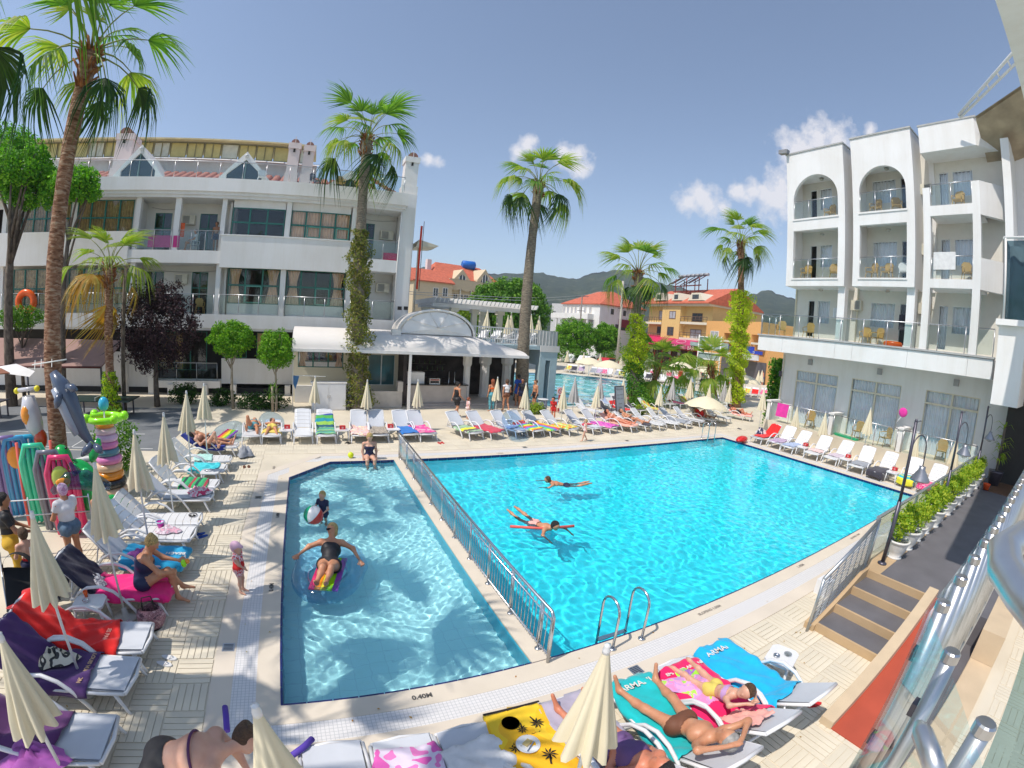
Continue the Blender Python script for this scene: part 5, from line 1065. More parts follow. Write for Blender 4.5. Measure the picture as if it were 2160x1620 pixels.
# parked cars glimpsed behind the hedge
def car(label,px,py,D,m,rz):
 p = cam_pt(px,py,D); t = thing('parked_car',label,'car',(p.x,p.y,-.2),rz,group='cars parked behind the hedge')
 b = MB(); b.prism([(-2.1,.35),(2.1,.35),(2.15,.8),(1.3,.95),(.7,1.42),(-1.2,1.45),(-1.9,.95),(-2.15,.85)],-.85,.85,'y'); b.build('body',m,t)
 b = MB(); b.prism([(-1.25,.98),(1.1,.98),(.62,1.36),(-1.12,1.38)],-.87,.87,'y'); b.build('window_band',farglass,t)
 for x in (-1.3,1.3):
  for y in (-.86,.74): MB().tube([(x,y,.33),(x,y+.12,.33)],.33,12).build('wheel',mat('tyre_rubber',(.02,.02,.02),.8),t)
car('white car partly hidden by the trunk of the wide clipped tree',1212,733,68,wplastic,.5); car('red car partly hidden behind the ball clipped tree stem',1287,741,66,mat('red_car_paint',(.45,.02,.03),.3),.3); car('white car right of the wide clipped tree behind the hedge',1242,736,67,wplastic,.6)
# brown awning and tables at the left
aw = mat('brown_awning_cloth',(.33,.20,.17),.8,vary=.05)
t = thing('brown_awning','long flat brown awning on dark posts at the left edge','awning',(-15,19,0)); a0,a1,a2,a3 = PY(-30,712,20.6),PY(262,718,20.6),PY(212,775,18.2),PY(-30,772,18.2)
b = MB(); V = [a0,a1,a2,a3]; b.add(V + [v - Vector((0,0,.06)) for v in V],[(3,2,1,0),(4,5,6,7),(0,4,7,3),(1,2,6,5),(2,3,7,6)]); b.build('cloth',aw,t,True)
b = MB(); b.tube([a2,a3],.05,6); b.build('front_bar',mat('dark_red_bar',(.12,.03,.025),.6),t,True)
for x in (a2.x,-14.2,-17.5): MB().tube([(x,18.25,0),(x,18.25,a2.z)],.05,6).build('post',darkm,t,True)
MB().tube([(a1.x,20.6,3.2),(a1.x - 1.2,18.4,a2.z)],.03,6).build('strut',darkm,t,True)
t = thing('flat_parasol','orange brown flat parasol top over white tables at the left edge','parasol',(-13.9,14.2,0)); z = PY(40,790,14).z
b = MB(); b.lathe([(1.5,0),(1.5,.04),(.1,.3),(.0,.31)],4,(0,0,z),sm=False); b.build('canopy',mat('orange_brown_cloth',(.30,.12,.07),.8),t); MB().tube([(0,0,0),(0,0,z)],.03).build('pole',darkm,t)
t = thing('white_marquee','white tent roof beside the brown awning','marquee',PY(60,778,16.5)); MB().add([(-1.6,0,.1),(.35,0,-.1),(.3,-.4,-.3),(-1.7,-.4,-.1),(-.8,.2,.2)],[(0,4,1,2,3)]).build('roof_cloth',white,t)
t = thing('table_tennis_table','dark green games table in the shade beneath the hotel','games table',(-9.2,16.6,0)); MB().box(-1.6,-.75,.74,1.6,.75,.79).build('tabletop',mat('dark_green_board',(.012,.035,.03),.4),t)
for x in (-1.3,1.3):
 for y in (-.6,.6): MB().box(x-.03,y-.03,0,x+.03,y+.03,.74).build('leg',darkm,t)
MB().box(-.02,-.8,.79,.02,.8,.94).build('net',mat('pale_net',(.4,.4,.4),.8),t)
for k,(x,y) in enumerate([(-15.2,14.6),(-14.6,15.9)]):
 t = thing('dark_table',['dark cafe table nearer the left frame edge under the parasol','dark cafe table behind the jet ski float under the awning'][k],'table',(x,y,0)); MB().box(-.6,-.4,.7,.6,.4,.75).build('tabletop',darkm,t); [MB().box(a-.03,c-.03,0,a+.03,c+.03,.7).build('leg',darkm,t) for a in (-.5,.5) for c in (-.3,.3)]
# ================================================= STEPS, WALKWAY, RAILS
slate = mat('grey_slate_paving',(.13,.125,.135),.75,vary=.12,scale=2,bump=.04)
sand = mat('tan_stone_riser',(.50,.35,.20),.7,vary=.08,scale=2)
redp = mat('red_painted_ramp',(.42,.07,.035),.75,vary=.1,scale=2)
S = thing('entrance_steps','four wide steps with tan risers and grey treads up to the walkway','steps',(7.9,-2.35,0))
rx = [7.88,8.5,9.14,9.8]
for k in range(4):
 MB().box(rx[k],-2.95,0 if k == 0 else .15*k - .02,rx[k] + .05,-1.7,.15*(k+1)).build('riser',sand,S,True)
 if k < 3: MB().box(rx[k]+.05,-2.95,0,rx[k+1],-1.7,.15*(k+1) - .004).build('tread',slate,S,True)
w_ = MB().box(9.85,-4.15,0,24.2,-1.95,.6).build('walkway',slate,kind='structure')
MB().box(9.85,-1.949,0,23.05,-1.5,.604).build('walkway_edge',sand,w_)
MB().box(9.4,-4.55,0,24.2,-4.151,.606).build('walkway_border',mat('tan_border_stone',(.58,.45,.30),.7,vary=.06),w_)
MB().prism([(7.82,-.0),(9.85,0),(9.85,.62),(9.5,.62),(7.82,.12)],-1.7,-1.5,'y').build('stair_curb',sand,S,True)
R_ = MB(); R_.prism([(6.02,0),(9.85,0),(9.85,.6),(6.02,.02)],-3.75,-3.15,'y'); R_.build('ramp',redp,kind='structure')
MB().prism([(6.0,0),(9.86,0),(9.86,.75),(6.0,.12)],-3.149,-2.96,'y').build('ramp_curb',mat('tan_border_stone',(.58,.45,.30),.7,vary=.06),None,label='sloping sand coloured curb between the steps and the red ramp',cat='curb')
MB().box(2.5,-4.15,-.01,9.84,-3.76,.02).build('side_path',slate,kind='structure')
MB().box(2.5,-4.55,-.01,9.39,-4.16,.05).build('side_path_border',mat('tan_border_stone',(.58,.45,.30),.7,vary=.06),kind='structure')
# stair railing with close horizontal bars
t = thing('stair_railing','grey metal stair railing with many horizontal bars beside the steps','railing',(7.9,-1.6,0))
A,B,C_ = Vector((7.75,-1.62,.0)),Vector((9.85,-1.62,.6)),Vector((11.2,-1.6,.6)); up = Vector((0,0,1))
b = MB(); [b.tube([p,p + up*1.02],.028,6) for p in (A,B)]; b.tube([A + up*1.02,B + up*1.02],.035,8); b.tube([A + up*.08,B + up*.08],.022,6); b.build('frame',railm,t,True)
for k in range(13):
 h0 = .13 + k*.068; MB().tube([A + up*h0,B + up*h0],.009,5).build('bar',railm,t,True)
for k in range(1,8): q = A.lerp(B,k/8); MB().tube([q + up*.08,q + up*1.02],.010,5).build('upright',railm,t,True)
t = thing('glass_balustrade','long glass balustrade with flat metal top rail along the potted plants','balustrade',(16,-1.55,.6))
x0,x1,n = 9.95,22.6,9
for k in range(n+1): x = x0 + (x1-x0)*k/n; MB().box(x-.025,-1.575,.6,x+.025,-1.525,1.6).build('post',railm,t,True)
MB().box(x0,-1.59,1.6,x1,-1.51,1.63).build('top_rail',railm,t,True)
for k in range(n): MB().box(x0 + (x1-x0)*k/n + .05,-1.556,.68,x0 + (x1-x0)*(k+1)/n - .05,-1.544,1.55).build('glass_panel',railglass,t,True)
MB().box(9.1,-1.22,-.01,9.4,-.95,.3).build('deck_stool',wplastic,None,label='small white plastic block beside the stair railing foot',cat='stool')
# lamps along the walkway
def lamp(label,x,y,h,rz=0.,z0=.6):
 t = thing('lamp_post',label,'lamp post',(x,y,z0),rz,group='lamp posts along the potted plants')
 b = MB(); b.lathe([(.1,0),(.1,.03),(.05,.06)],12); b.tube([(0,0,.03),(0,0,1.35)],.042,10); b.tube([(0,0,1.35),(0,0,h)],.034,10); b.ball((0,0,h+.02),.035,8,6); b.build('post',darkm,t)
 n = 14; arc = [(.27 - .27*math.cos(PI*k/n),0,h - .62 + .0 + .36*math.sin(PI*k/n)) for k in range(n+1)]; b = MB(); b.tube(arc + [(.54,0,h-.9)],.014,6)
 b.tube([(.02 + .16*k/10*math.cos(k*.62),0,h - .1 - .12*math.sin(k*.5)) for k in range(11)],.009,4); b.build('curved_arm',darkm,t)
 b = MB(); b.lathe([(.03,0),(.07,-.01),(.07,-.07),(.21,-.27),(.215,-.30),(.205,-.30),(.06,-.08),(.0,-.07)],18,(.54,0,h-.88)); sh = b.build('lamp_shade',mat('brushed_shade_metal',(.33,.33,.35),.35,.8),t)
 b = MB(); b.ball((.54,0,h-1.16),.13,12,8,sc_=(1,1,.8)); b.build('globe',glass_mat('clear_lamp_globe',(.9,.9,.9),.92),sh)
lamp('nearest dark lamp post with hooded lantern at the head of the steps',10.35,-1.78,2.92,-.35); lamp('middle dark lamp post with hooded lantern above the potted plants',15.2,-1.78,2.92,-.35); lamp('farthest dark lamp post with hooded lantern by the hotel wing passage',20.6,-1.78,2.92,-.35)
# potted shrubs
potm = mat('white_glazed_pot',(.72,.70,.66),.45,vary=.08,scale=6); soilm = mat('dark_potting_soil',(.05,.03,.02),.95)
lf_pot = leaf_mat('potted_shrub_leaf',(.12,.26,.015),(.30,.42,.02),(.50,.52,.05),.3)
PR = []
for k in range(3):
 rng = np.random.default_rng(60+k); b = MB(); pts,o = clumps(rng,42,(0,0,.72),(.27,.27,.30),20,.10,.5); leaf_cloud(b,pts,.038,rng,out=o); PR.append(b.mesh('shrub_leaves',lf_pot))
pb = MB(); pb.lathe([(.14,.0),(.17,.0),(.17,.03),(.14,.05),(.20,.16),(.235,.30),(.25,.36),(.27,.37),(.27,.41),(.235,.41),(.22,.36)],18); pm_ = pb.mesh('pot',potm); sb = MB(); sb.lathe([(.0,.36),(.225,.36)],14); sm_ = sb.mesh('soil',soilm)
stb = MB(); stb.tube([(0,0,.34),(.02,0,.55),(.08,.02,.7)],.013,5); stb.tube([(.02,0,.36),(-.05,.03,.65)],.012,5); stm = stb.mesh('stem',bark_pale)
ords = ['first','second','third','fourth','fifth','sixth','seventh','eighth','ninth','tenth','eleventh','twelfth','thirteenth','fourteenth']
for k in range(14):
 x = 10.95 + k*.78
 t = thing('potted_shrub','%s potted yellow green shrub from the steps along the glass balustrade' % ords[k],'potted plant',(x,-1.83 + .03*math.sin(k*3),.604),k*1.3,'white potted shrubs along the walkway'); s = 1 + .12*math.sin(k*2.1); t.scale = (s,s,s)
 link('pot',pm_,t); link('soil',sm_,t); link('stem',stm,t); link('shrub_leaves',PR[k % 3],t,kind='stuff')
t = thing('tall_potted_plant','tall strappy green plant in a dark pot at the passage mouth','potted plant',(21.9,-2.4,.62)); b = MB(); b.lathe([(.2,0),(.3,.5),(.32,.55)],12); b.build('pot',darkm,t); b = MB(); rr = random.Random(9)
for k in range(44):
 a = rr.uniform(0,6.28); z = rr.uniform(.9,2.3); L_ = rr.uniform(.4,.7); d = Vector((math.cos(a),math.sin(a),.5)); s = Vector((-math.sin(a),math.cos(a),0))*.03; o_ = Vector((0,0,z)); b.add([o_-s,o_+s,o_ + d*L_*.5 + s,o_ + d*L_*.5 - s,o_ + d*L_*.9 - Vector((0,0,.3))],[(0,1,2,3),(3,2,4)])
b.build('leaves',lf_yel,t,kind='stuff'); MB().tube([(0,0,.5),(0,0,2.2)],.05).build('stem',bark_t,t)
t = thing('orange_toy','small red orange toy bucket on the brown floor by the passage','toy',(20.6,-2.3,.62)); MB().lathe([(.1,0),(.14,.2),(.15,.22),(.13,.22),(.1,.02)],12).build('bucket',mat('orange_toy_plastic',(.8,.1,.02),.35),t)
# pool fence on the divider
t = thing('pool_fence','long steel pool fence with close uprights on the divider between both pools','fence',(3.66,5,0))
x = 3.56; b = MB(); y0,y1 = -.06,10.1; b.tube([(x,y0,.0),(x,y0,.80),(x,y0+.06,.87),(x,y1-.06,.87),(x,y1,.80),(x,y1,0)],.026,10); b.build('top_rail',chrome,t,True); b = MB(); b.tube([(x,y0,.13),(x,y1,.13)],.014,6); b.tube([(x,y0,.74),(x,y1,.74)],.012,6); b.build('lower_rail',chrome,t,True)
pm1 = MB(); pm1.tube([(0,0,0),(0,0,.87)],.021,8); pm1.lathe([(.05,0),(.05,.02),(.02,.03)],10); pp = pm1.mesh('post',chrome); bm1 = MB(); bm1.tube([(0,0,.06),(0,0,.80)],.0075,5); bp_ = bm1.mesh('upright',chrome); n = 11
for k in range(n):
 y = .25 + (y1 - .5)*k/(n-1); o = link('post',pp,t,loc=(x-3.66,y-5,.02))
for k in range(96): link('upright',bp_,t,loc=(x-3.66,y0 + .05 + (y1-y0-.1)*k/95 - 5,.02))
# pool ladders
def ladder(label,x,y,rz,gap=.5):
 t = thing('pool_ladder',label,'ladder',(x,y,0),rz)
 for s in (-gap/2,gap/2):
  n = 10; path = [(s,-.17,.0),(s,-.17,.6)] + [(s,.03 - .2*math.cos(PI*k/n),.62 + .2*math.sin(PI*k/n)) for k in range(n+1)] + [(s,.23,.4),(s,.21,-.9)]
  b = MB(); b.tube(path,.021,8); b.lathe([(.06,0),(.06,.02),(.025,.03)],12,(s,-.17,.004)); b.build('handrail',chrome,t)
 for z in (-.12,-.38,-.64): MB().box(-gap/2,.17,z,gap/2,.25,z+.03).build('step',chrome,t)
ladder('curved chrome pool ladder at the near edge of the main pool',4.86,-.03,0,.56)
ladder('chrome pool ladder at the far right corner of the main pool',18.0,PYL+.03,PI,.5)
# the balcony rail the photograph is taken over: short capped posts, clamps, glass and heavy hand rail
satin = mat('satin_steel',(.58,.59,.60),.34,.9,vary=.1,scale=8)
t = thing('balcony_railing','polished steel balcony railing with capped posts in the right foreground','railing',(3,-4.2,2.6)); cap = mat('steel_cap',(.55,.55,.57),.3,1.)
pts = [(2.54 + .31*k,-4.16) for k in range(24)] + [(2.22,-4.28),(1.96,-4.45)]
for k,(x,y) in enumerate(pts):
 b = MB(); b.tube([(x,y,2.55),(x,y,3.70)],.026,12); o = b.build('post',satin,t,True)
 q = MB(); q.lathe([(.029,-.03),(.029,.0),(.024,.006),(.0,.007)],14,(x,y,3.705),sm=False); q.build('post_cap',cap,o)
 if k < 6 or k > 23: c = MB(); c.rbox((x+.03,y+.03,3.45),(.05,.03,.05)); c.rbox((x+.03,y+.03,3.0),(.05,.03,.05)); c.build('glass_clamp',darkm,o)
b = MB(); b.box(2.5,-4.125,2.6,9.8,-4.113,3.66); b.build('glass_panel',railglass,t,True)
b = MB(); b.add([(2.5,-4.13,2.6),(1.75,-4.55,2.6),(1.75,-4.55,3.66),(2.5,-4.13,3.66)],[(0,1,2,3)]); b.build('glass_panel',railglass,t,True)
b = MB(); b.tube([(2.1,-4.17,2.6),(2.1,-4.17,2.52),(9.8,-4.15,2.52)],.03,8); b.build('lower_rail',satin,t,True)
H_ = [CO + ray(*p)*d for p,d in (((2230,1100),1.25),((2160,1125),1.15),((2118,1160),1.08),((2122,1205),1.02),((2158,1262),.95),((2240,1360),.85))]
b = MB(); b.tube(H_,[.024,.026,.034,.034,.030,.028],20); b.build('hand_rail',satin,t,True)
H_ = [CO + ray(*p)*d for p,d in (((1937,1525),1.35),((1945,1545),1.33),((1962,1590),1.3),((1985,1660),1.3))]
b = MB(); b.tube(H_,[.012,.026,.026,.026],10); b.build('bracket',satin,t,True)
P_ = [CO + ray(*p)*d for p,d in (((2175,1320),1.0),((2062,1640),1.0),((2260,1700),1.0),((2300,1400),1.0))]; b = MB(); b.add(P_,[(0,1,2,3)]); b.build('side_glass',glass_mat('green_edge_glass',(.45,.62,.64),.8,.05),t,True)
# ================================================= PEOPLE: one continuous skin per figure, grown round a posed skeleton
def surface_net(F,org,h):
 S = F < 0; nx,ny,nz = F.shape
 c = np.zeros((nx-1,ny-1,nz-1),int)
 for dx in (0,1):
  for dy in (0,1):
   for dz in (0,1): c += S[dx:nx-1+dx,dy:ny-1+dy,dz:nz-1+dz]
 act = (c > 0) & (c < 8); idx = -np.ones(act.shape,int); I = np.argwhere(act); idx[act] = np.arange(len(I))
 acc = np.zeros((len(I),3)); cnt = np.zeros(len(I)); C8 = [(a,b_,d) for a in (0,1) for b_ in (0,1) for d in (0,1)]
 for a in C8:
  for ax in range(3):
   if a[ax]: continue
   b_ = list(a); b_[ax] = 1
   fa = F[I[:,0]+a[0],I[:,1]+a[1],I[:,2]+a[2]]; fb = F[I[:,0]+b_[0],I[:,1]+b_[1],I[:,2]+b_[2]]
   m = (fa < 0) != (fb < 0); t = np.where(m,fa/(fa-fb+1e-12),0)
   p = np.array(a,float)[None].repeat(len(I),0); p[:,ax] += t; acc[m] += p[m]; cnt[m] += 1
 V = (I + acc/cnt[:,None])*h + org; Q = []
 for ax in range(3):
  sl0 = [slice(1,-1)]*3; sl0[ax] = slice(0,-1); sl1 = list(sl0); sl1[ax] = slice(1,None)
  A,B = S[tuple(sl0)],S[tuple(sl1)]; E = np.argwhere(A != B);
  if not len(E): continue
  off_ = np.ones(3,int); off_[ax] = 0; E = E + off_; u,v = [(1,2),(2,0),(0,1)][ax]
  du,dv = np.eye(3,dtype=int)[u],np.eye(3,dtype=int)[v]
  q = np.stack([idx[tuple((E - du - dv).T)],idx[tuple((E - dv).T)],idx[tuple(E.T)],idx[tuple((E - du).T)]],1)
  flip = S[tuple(E.T)]; q[~flip] = q[~flip][:,::-1]; Q.append(q)
 Q = np.concatenate(Q); return V,Q[(Q >= 0).all(1)]
def field(bones,X,k):
 acc = np.zeros(X.shape[:-1]);
 for a,b_,ra,rb in bones:
  a = np.array(a,float); b_ = np.array(b_,float); d = b_-a; L2 = max(1e-9,d@d); t = np.clip(((X-a)@d)/L2,0,1)
  dist = np.linalg.norm(X - a - t[...,None]*d,axis=-1) - (ra + (rb-ra)*t); acc += np.exp(-k*np.clip(dist,-.3,.35))
 return -np.log(acc + 1e-30)/k
def sdf_mesh(name,bones,fine,h,mats,kb=55,kf=170):
 allb = bones + fine; P = np.array([p for b_ in allb for p in (b_[0],b_[1])],float); r = max(b_[2] for b_ in allb) + 2.5*h
 lo,hi = P.min(0) - r,P.max(0) + r; n = np.ceil((hi-lo)/h).astype(int) + 1
 X = np.stack(np.meshgrid(*[lo[i] + h*np.arange(n[i]) for i in range(3)],indexing='ij'),-1)
 F = field(bones,X,kb) if bones else np.full(X.shape[:-1],9.)
 if fine: F = np.minimum(F,field(fine,X,kf))
 V,Q = surface_net(F,lo,h); b = MB(); me = bpy.data.meshes.new(name); me.from_pydata(V.tolist(),[],Q.tolist())
 for m in mats: me.materials.append(m)
 me.polygons.foreach_set('use_smooth',[True]*len(me.polygons)); me.update(); return me,V,Q
def A3(*a): return np.array(a,float)
def unit(v): v = np.array(v,float); return v/(np.linalg.norm(v) + 1e-9)
POSES = {}
def base_pose(**k):
 """joint positions of a 1.7 m adult; f = the way the chest faces, hf = the way the face looks"""
 j = dict(pel=A3(0,0,.95),ch=A3(0,0,1.27),nk=A3(0,-.01,1.43),hd=A3(0,.02,1.60),shL=A3(-.18,0,1.38),shR=A3(.18,0,1.38),elL=A3(-.23,-.02,1.10),elR=A3(.23,-.02,1.10),wrL=A3(-.24,.06,.86),wrR=A3(.24,.06,.86),
             hiL=A3(-.09,0,.92),hiR=A3(.09,0,.92),knL=A3(-.10,.02,.50),knR=A3(.10,.02,.50),anL=A3(-.10,-.02,.08),anR=A3(.10,-.02,.08),toL=A3(-.12,.15,.025),toR=A3(.12,.15,.025),f=A3(0,1,0),hf=A3(0,1,0))
 for a,v in k.items(): j[a] = np.array(v,float)
 return j
def person(label,j,loc,rz=0.,s=1.,skin='mid',hair=('brown','short'),clothes=(),fat=1.,woman=False,h=.017,group=None,near=False,head=1.,z_up=True,cat='person',extra=None):
 t = thing('person',label,cat,loc,rz,group=group)
 J = {k: (v*s if k not in ('f','hf') else unit(v)) for k,v in j.items()}; f = J['f']; hf = J['hf']; up = unit(J['nk']-J['pel']); side = unit(np.cross(f,up)); f = unit(np.cross(up,side)); F_ = fat
 g = s; B = []; tags = []
 def bn(tag,a,b_,ra,rb=None): B.append((a,b_,ra*g,(ra if rb is None else rb)*g)); tags.append(tag)
 pel,ch,nk,hd = J['pel'],J['ch'],J['nk'],J['hd']; wa = pel*.5 + ch*.5
 bn('pel',J['hiL'],J['hiR'],.098*F_); bn('pel',pel,wa,.105*F_,.098*F_*(.93 if woman and F_ < 1.15 else 1)); bn('waist',wa,ch,.10*F_,.105*F_); bn('chest',ch - side*.06*g,ch + side*.06*g,.098*F_)
 bn('chest',ch,nk - up*.05*g,.105*F_,.07); bn('sh',J['shL'],nk - up*.03*g,.052*F_**.5,.055); bn('sh',J['shR'],nk - up*.03*g,.052*F_**.5,.055)
 bn('glute',J['hiL'] - f*.045*g - up*.03*g,J['hiL'] - f*.045*g - up*.031*g,.088*F_); bn('glute',J['hiR'] - f*.045*g - up*.03*g,J['hiR'] - f*.045*g - up*.031*g,.088*F_)
 if F_ > 1.1: bn('waist',wa + f*.05*g,wa + f*.05*g + up*.02*g,.10*F_)
 if woman:
  for sd in (-1,1): q = ch + f*.075*F_*g + side*sd*.07*g + up*.01*g; bn('bust',q,q + up*.005*g,.056*F_)
 hs = head*g; bn('neck',nk,hd - unit(hd-nk)*.05*g,.052,.048)
 hu = unit(hd - nk); hu = unit(hu - hf*(hu@hf)*.8) if abs(hu@hf) < .95 else up; hr = np.cross(hf,hu)
 Hb = [(hd + hu*.025*hs - hf*.015*hs,hd + hu*.03*hs + hf*.01*hs,.088*hs,.084*hs),(hd - hu*.06*hs + hf*.035*hs,hd + hu*.01*hs + hf*.03*hs,.05*hs,.066*hs)]
 Fi = [(hd + hf*.095*hs + hu*.005*hs,hd + hf*.108*hs - hu*.018*hs,.010*hs,.015*hs)] + [(hd + hr*sd*.083*hs + hu*.015*hs,hd + hr*sd*.085*hs - hu*.02*hs,.016*hs,.012*hs) for sd in (-1,1)]
 for S_ in 'LR':
  sh,el,wr,hi,kn,an,to = (J[x+S_] for x in ('sh','el','wr','hi','kn','an','to'))
  bn('ua',sh,el,.047*F_**.8,.036*F_**.6); bn('fa',el,wr,.037*F_**.6,.024); bn('th',hi,kn,.083*F_,.050*F_**.5)
  mid = kn*.68 + an*.32 - unit(np.cross(np.cross(unit(an-kn),to-an),unit(an-kn)))*.018*g; bn('calf',kn,mid,.048,.049*F_**.5); bn('calf',mid,an,.047*F_**.4,.031); bn('foot',an - unit(to-an)*.03*g,to,.033,.024)
  d = unit(J['hd'+S_] - wr) if ('hd'+S_) in J else unit(unit(wr-el) + .15*f); pn = unit(np.cross(d,np.cross(f + .01,d))); w_ = unit(np.cross(d,pn)); sgn = 1 if S_ == 'L' else -1
  if near:
   Fi.append((wr,wr + d*.075*g,.024*g,.026*g)); Fi.append((wr + d*.03*g + w_*.018*g,wr + d*.075*g + w_*.018*g,.017*g,.017*g)); Fi.append((wr + d*.03*g - w_*.018*g,wr + d*.075*g - w_*.018*g,.017*g,.017*g))
   for q,(o_,L_) in enumerate(((-.036,.055),(-.013,.072),(.012,.078),(.035,.068))):
    a0 = wr + d*.08*g + w_*o_*g; a1 = a0 + (d + w_*o_*4)*L_*.55*g; a2 = a1 + (d*.75 - pn*.65)*L_*.45*g; Fi += [(a0,a1,.0095*g,.0085*g),(a1,a2,.0085*g,.007*g)]
   th0 = wr + d*.03*g + w_*sgn*.03*g; Fi += [(th0,th0 + (d*.6 + w_*sgn*.8)*.045*g,.012*g,.010*g),(th0 + (d*.6 + w_*sgn*.8)*.045*g,th0 + (d*.9 + w_*sgn*.5)*.075*g,.010*g,.008*g)]
  else: Fi += [(wr,wr + d*.08*g,.026*g,.026*g),(wr + d*.08*g,wr + d*.16*g,.02*g,.012*g),(wr + d*.03*g,wr + d*.07*g + w_*sgn*.05*g,.012*g,.01*g)]
 me,V,Q = sdf_mesh('body',B + Hb,Fi,h*min(1,s+.15),[SKIN[skin]],55/g**.5,150)
 body = link('body',me,t)
 # which limb each patch of skin belongs to
 c = V[Q].mean(1); best = np.full(len(c),9.); tg = np.zeros(len(c),int); tt = np.zeros(len(c))
 allb = B + [(q[0],q[1],q[2],q[3]) for q in Hb]; alltags = tags + ['head','head']
 for i,(a,b_,ra,rb) in enumerate(allb):
  d = b_-a; L2 = max(1e-9,d@d); tp = np.clip(((c-a)@d)/L2,0,1); ds = np.linalg.norm(c - a - tp[:,None]*d,axis=1) - (ra + (rb-ra)*tp); m = ds < best; best[m] = ds[m]; tg[m] = i; tt[m] = tp[m]
 tagarr = np.array(alltags)[tg]; spn = ((c - pel)@up)/np.linalg.norm(nk-pel)
 nrm = np.zeros_like(V); fn = np.cross(V[Q[:,1]]-V[Q[:,0]],V[Q[:,3]]-V[Q[:,0]])
 for i in range(4): np.add.at(nrm,Q[:,i],fn)
 nrm /= np.linalg.norm(nrm,axis=1)[:,None] + 1e-12
 for name,m,rule,offs in clothes:
  sel = rule(tagarr,tt,spn,(c-ch)@f)
  if not sel.any(): continue
  q = Q[sel]; used,inv = np.unique(q,return_inverse=True); v2 = V[used] + nrm[used]*offs*g + (0 if offs < .01 else .35*offs*g*np.sin(V[used]*37).sum(1)[:,None]*nrm[used])
  me2 = bpy.data.meshes.new(name); me2.from_pydata(v2.tolist(),[],inv.reshape(-1,4).tolist()); me2.materials.append(m); me2.polygons.foreach_set('use_smooth',[True]*len(q)); link(name,me2,body)
 hc,hl = hair
 if hl != 'none':
  hb = [(hd + hu*.045*hs - hf*.03*hs,hd + hu*.05*hs - hf*.005*hs,.094*hs,.088*hs),(hd + hu*.0*hs - hf*.04*hs,hd + hu*.05*hs - hf*.03*hs,.083*hs,.09*hs)]
  if hl in ('long','bob'): L_ = .26 if hl == 'long' else .10; dn = -hu; hb += [(hd - hf*.05*hs,hd + dn*L_*hs - hf*.065*hs,.085*hs,.05*hs),(hd + hr*.05*hs - hf*.02*hs,hd + hr*.06*hs + dn*L_*.8*hs - hf*.04*hs,.05*hs,.035*hs),(hd - hr*.05*hs - hf*.02*hs,hd - hr*.06*hs + dn*L_*.8*hs - hf*.04*hs,.05*hs,.035*hs)]
  if hl == 'bun': hb += [(hd + hu*.11*hs - hf*.06*hs,hd + hu*.13*hs - hf*.07*hs,.045*hs,.04*hs)]
  if hl == 'pony': hb += [(hd + hu*.05*hs - hf*.11*hs,hd - hu*.12*hs - hf*.15*hs,.035*hs,.025*hs)]
  if hl == 'capped': hb += [(hd + hu*.055*hs + hf*.05*hs,hd + hu*.05*hs + hf*.12*hs,.05*hs,.03*hs)]
  me,_,_ = sdf_mesh('hair',hb,[],max(.010,h*.65),[HAIR[hc]],70/hs,150)
  link('hair' if hl not in ('hat','capped') else 'sun_hat',me,body)
 b = MB(); [b.ball(hd + hf*.087*hs + hr*sd*.034*hs + hu*.018*hs,.0095*hs,6,4) for sd in (-1,1)]; b.build('eye',HAIR['dark'],body)
 MB().ball(hd + hf*.083*hs - hu*.042*hs,.016*hs,6,4,sc_=(1,1,.45)).build('mouth',mat('lip_colour',(.35,.10,.08),.5),body)
 if extra: extra(t,body,J,g)
 return t
def skin_mat(name,a):
 m,nt,p = new_mat(name); tc = tex_coord(nt); no = nt.nodes.new('ShaderNodeTexNoise'); no.inputs['Scale'].default_value = 7; no.inputs['Detail'].default_value = 4
 r = ramp(nt,[(.3,(a[0]*.9,a[1]*.80,a[2]*.78)),(.7,(min(1,a[0]*1.06),a[1]*1.08,a[2]*1.08))]); nt.links.new(tc.outputs['Object'],no.inputs[0]); nt.links.new(no.outputs[0],r.inputs[0]); nt.links.new(r.outputs[0],p.inputs['Base Color'])
 p.inputs['Roughness'].default_value = .45; p.inputs['Subsurface Weight'].default_value = .12; p.inputs['Subsurface Radius'].default_value = (.02,.008,.004); return m
SKIN = dict(mid=skin_mat('sun_tanned_skin',(.56,.27,.15)),pale=skin_mat('fair_skin',(.66,.38,.27)),pink=skin_mat('sun_reddened_skin',(.62,.24,.14)),brown=skin_mat('brown_skin',(.36,.17,.09)))
HAIR = dict(brown=mat('brown_hair',(.10,.05,.025),.55,vary=.4,scale=30,bump=.3,bscale=70),dark=mat('dark_hair',(.015,.012,.012),.5,vary=.3,scale=30,bump=.3,bscale=70),blonde=mat('blonde_hair',(.52,.36,.14),.55,vary=.45,scale=40,bump=.3,bscale=70),red=mat('red_hair',(.30,.08,.03),.55,vary=.45,scale=40,bump=.3,bscale=70),pinkhat=stripes('pink_print_hat',[(.62,.35,.55),(.72,.5,.66),(.5,.25,.42)],14,mode='BLOTCH'),lilac=mat('lilac_sun_hat',(.60,.38,.50),.8),grey=mat('grey_hair',(.3,.28,.26),.6,vary=.3,scale=30))
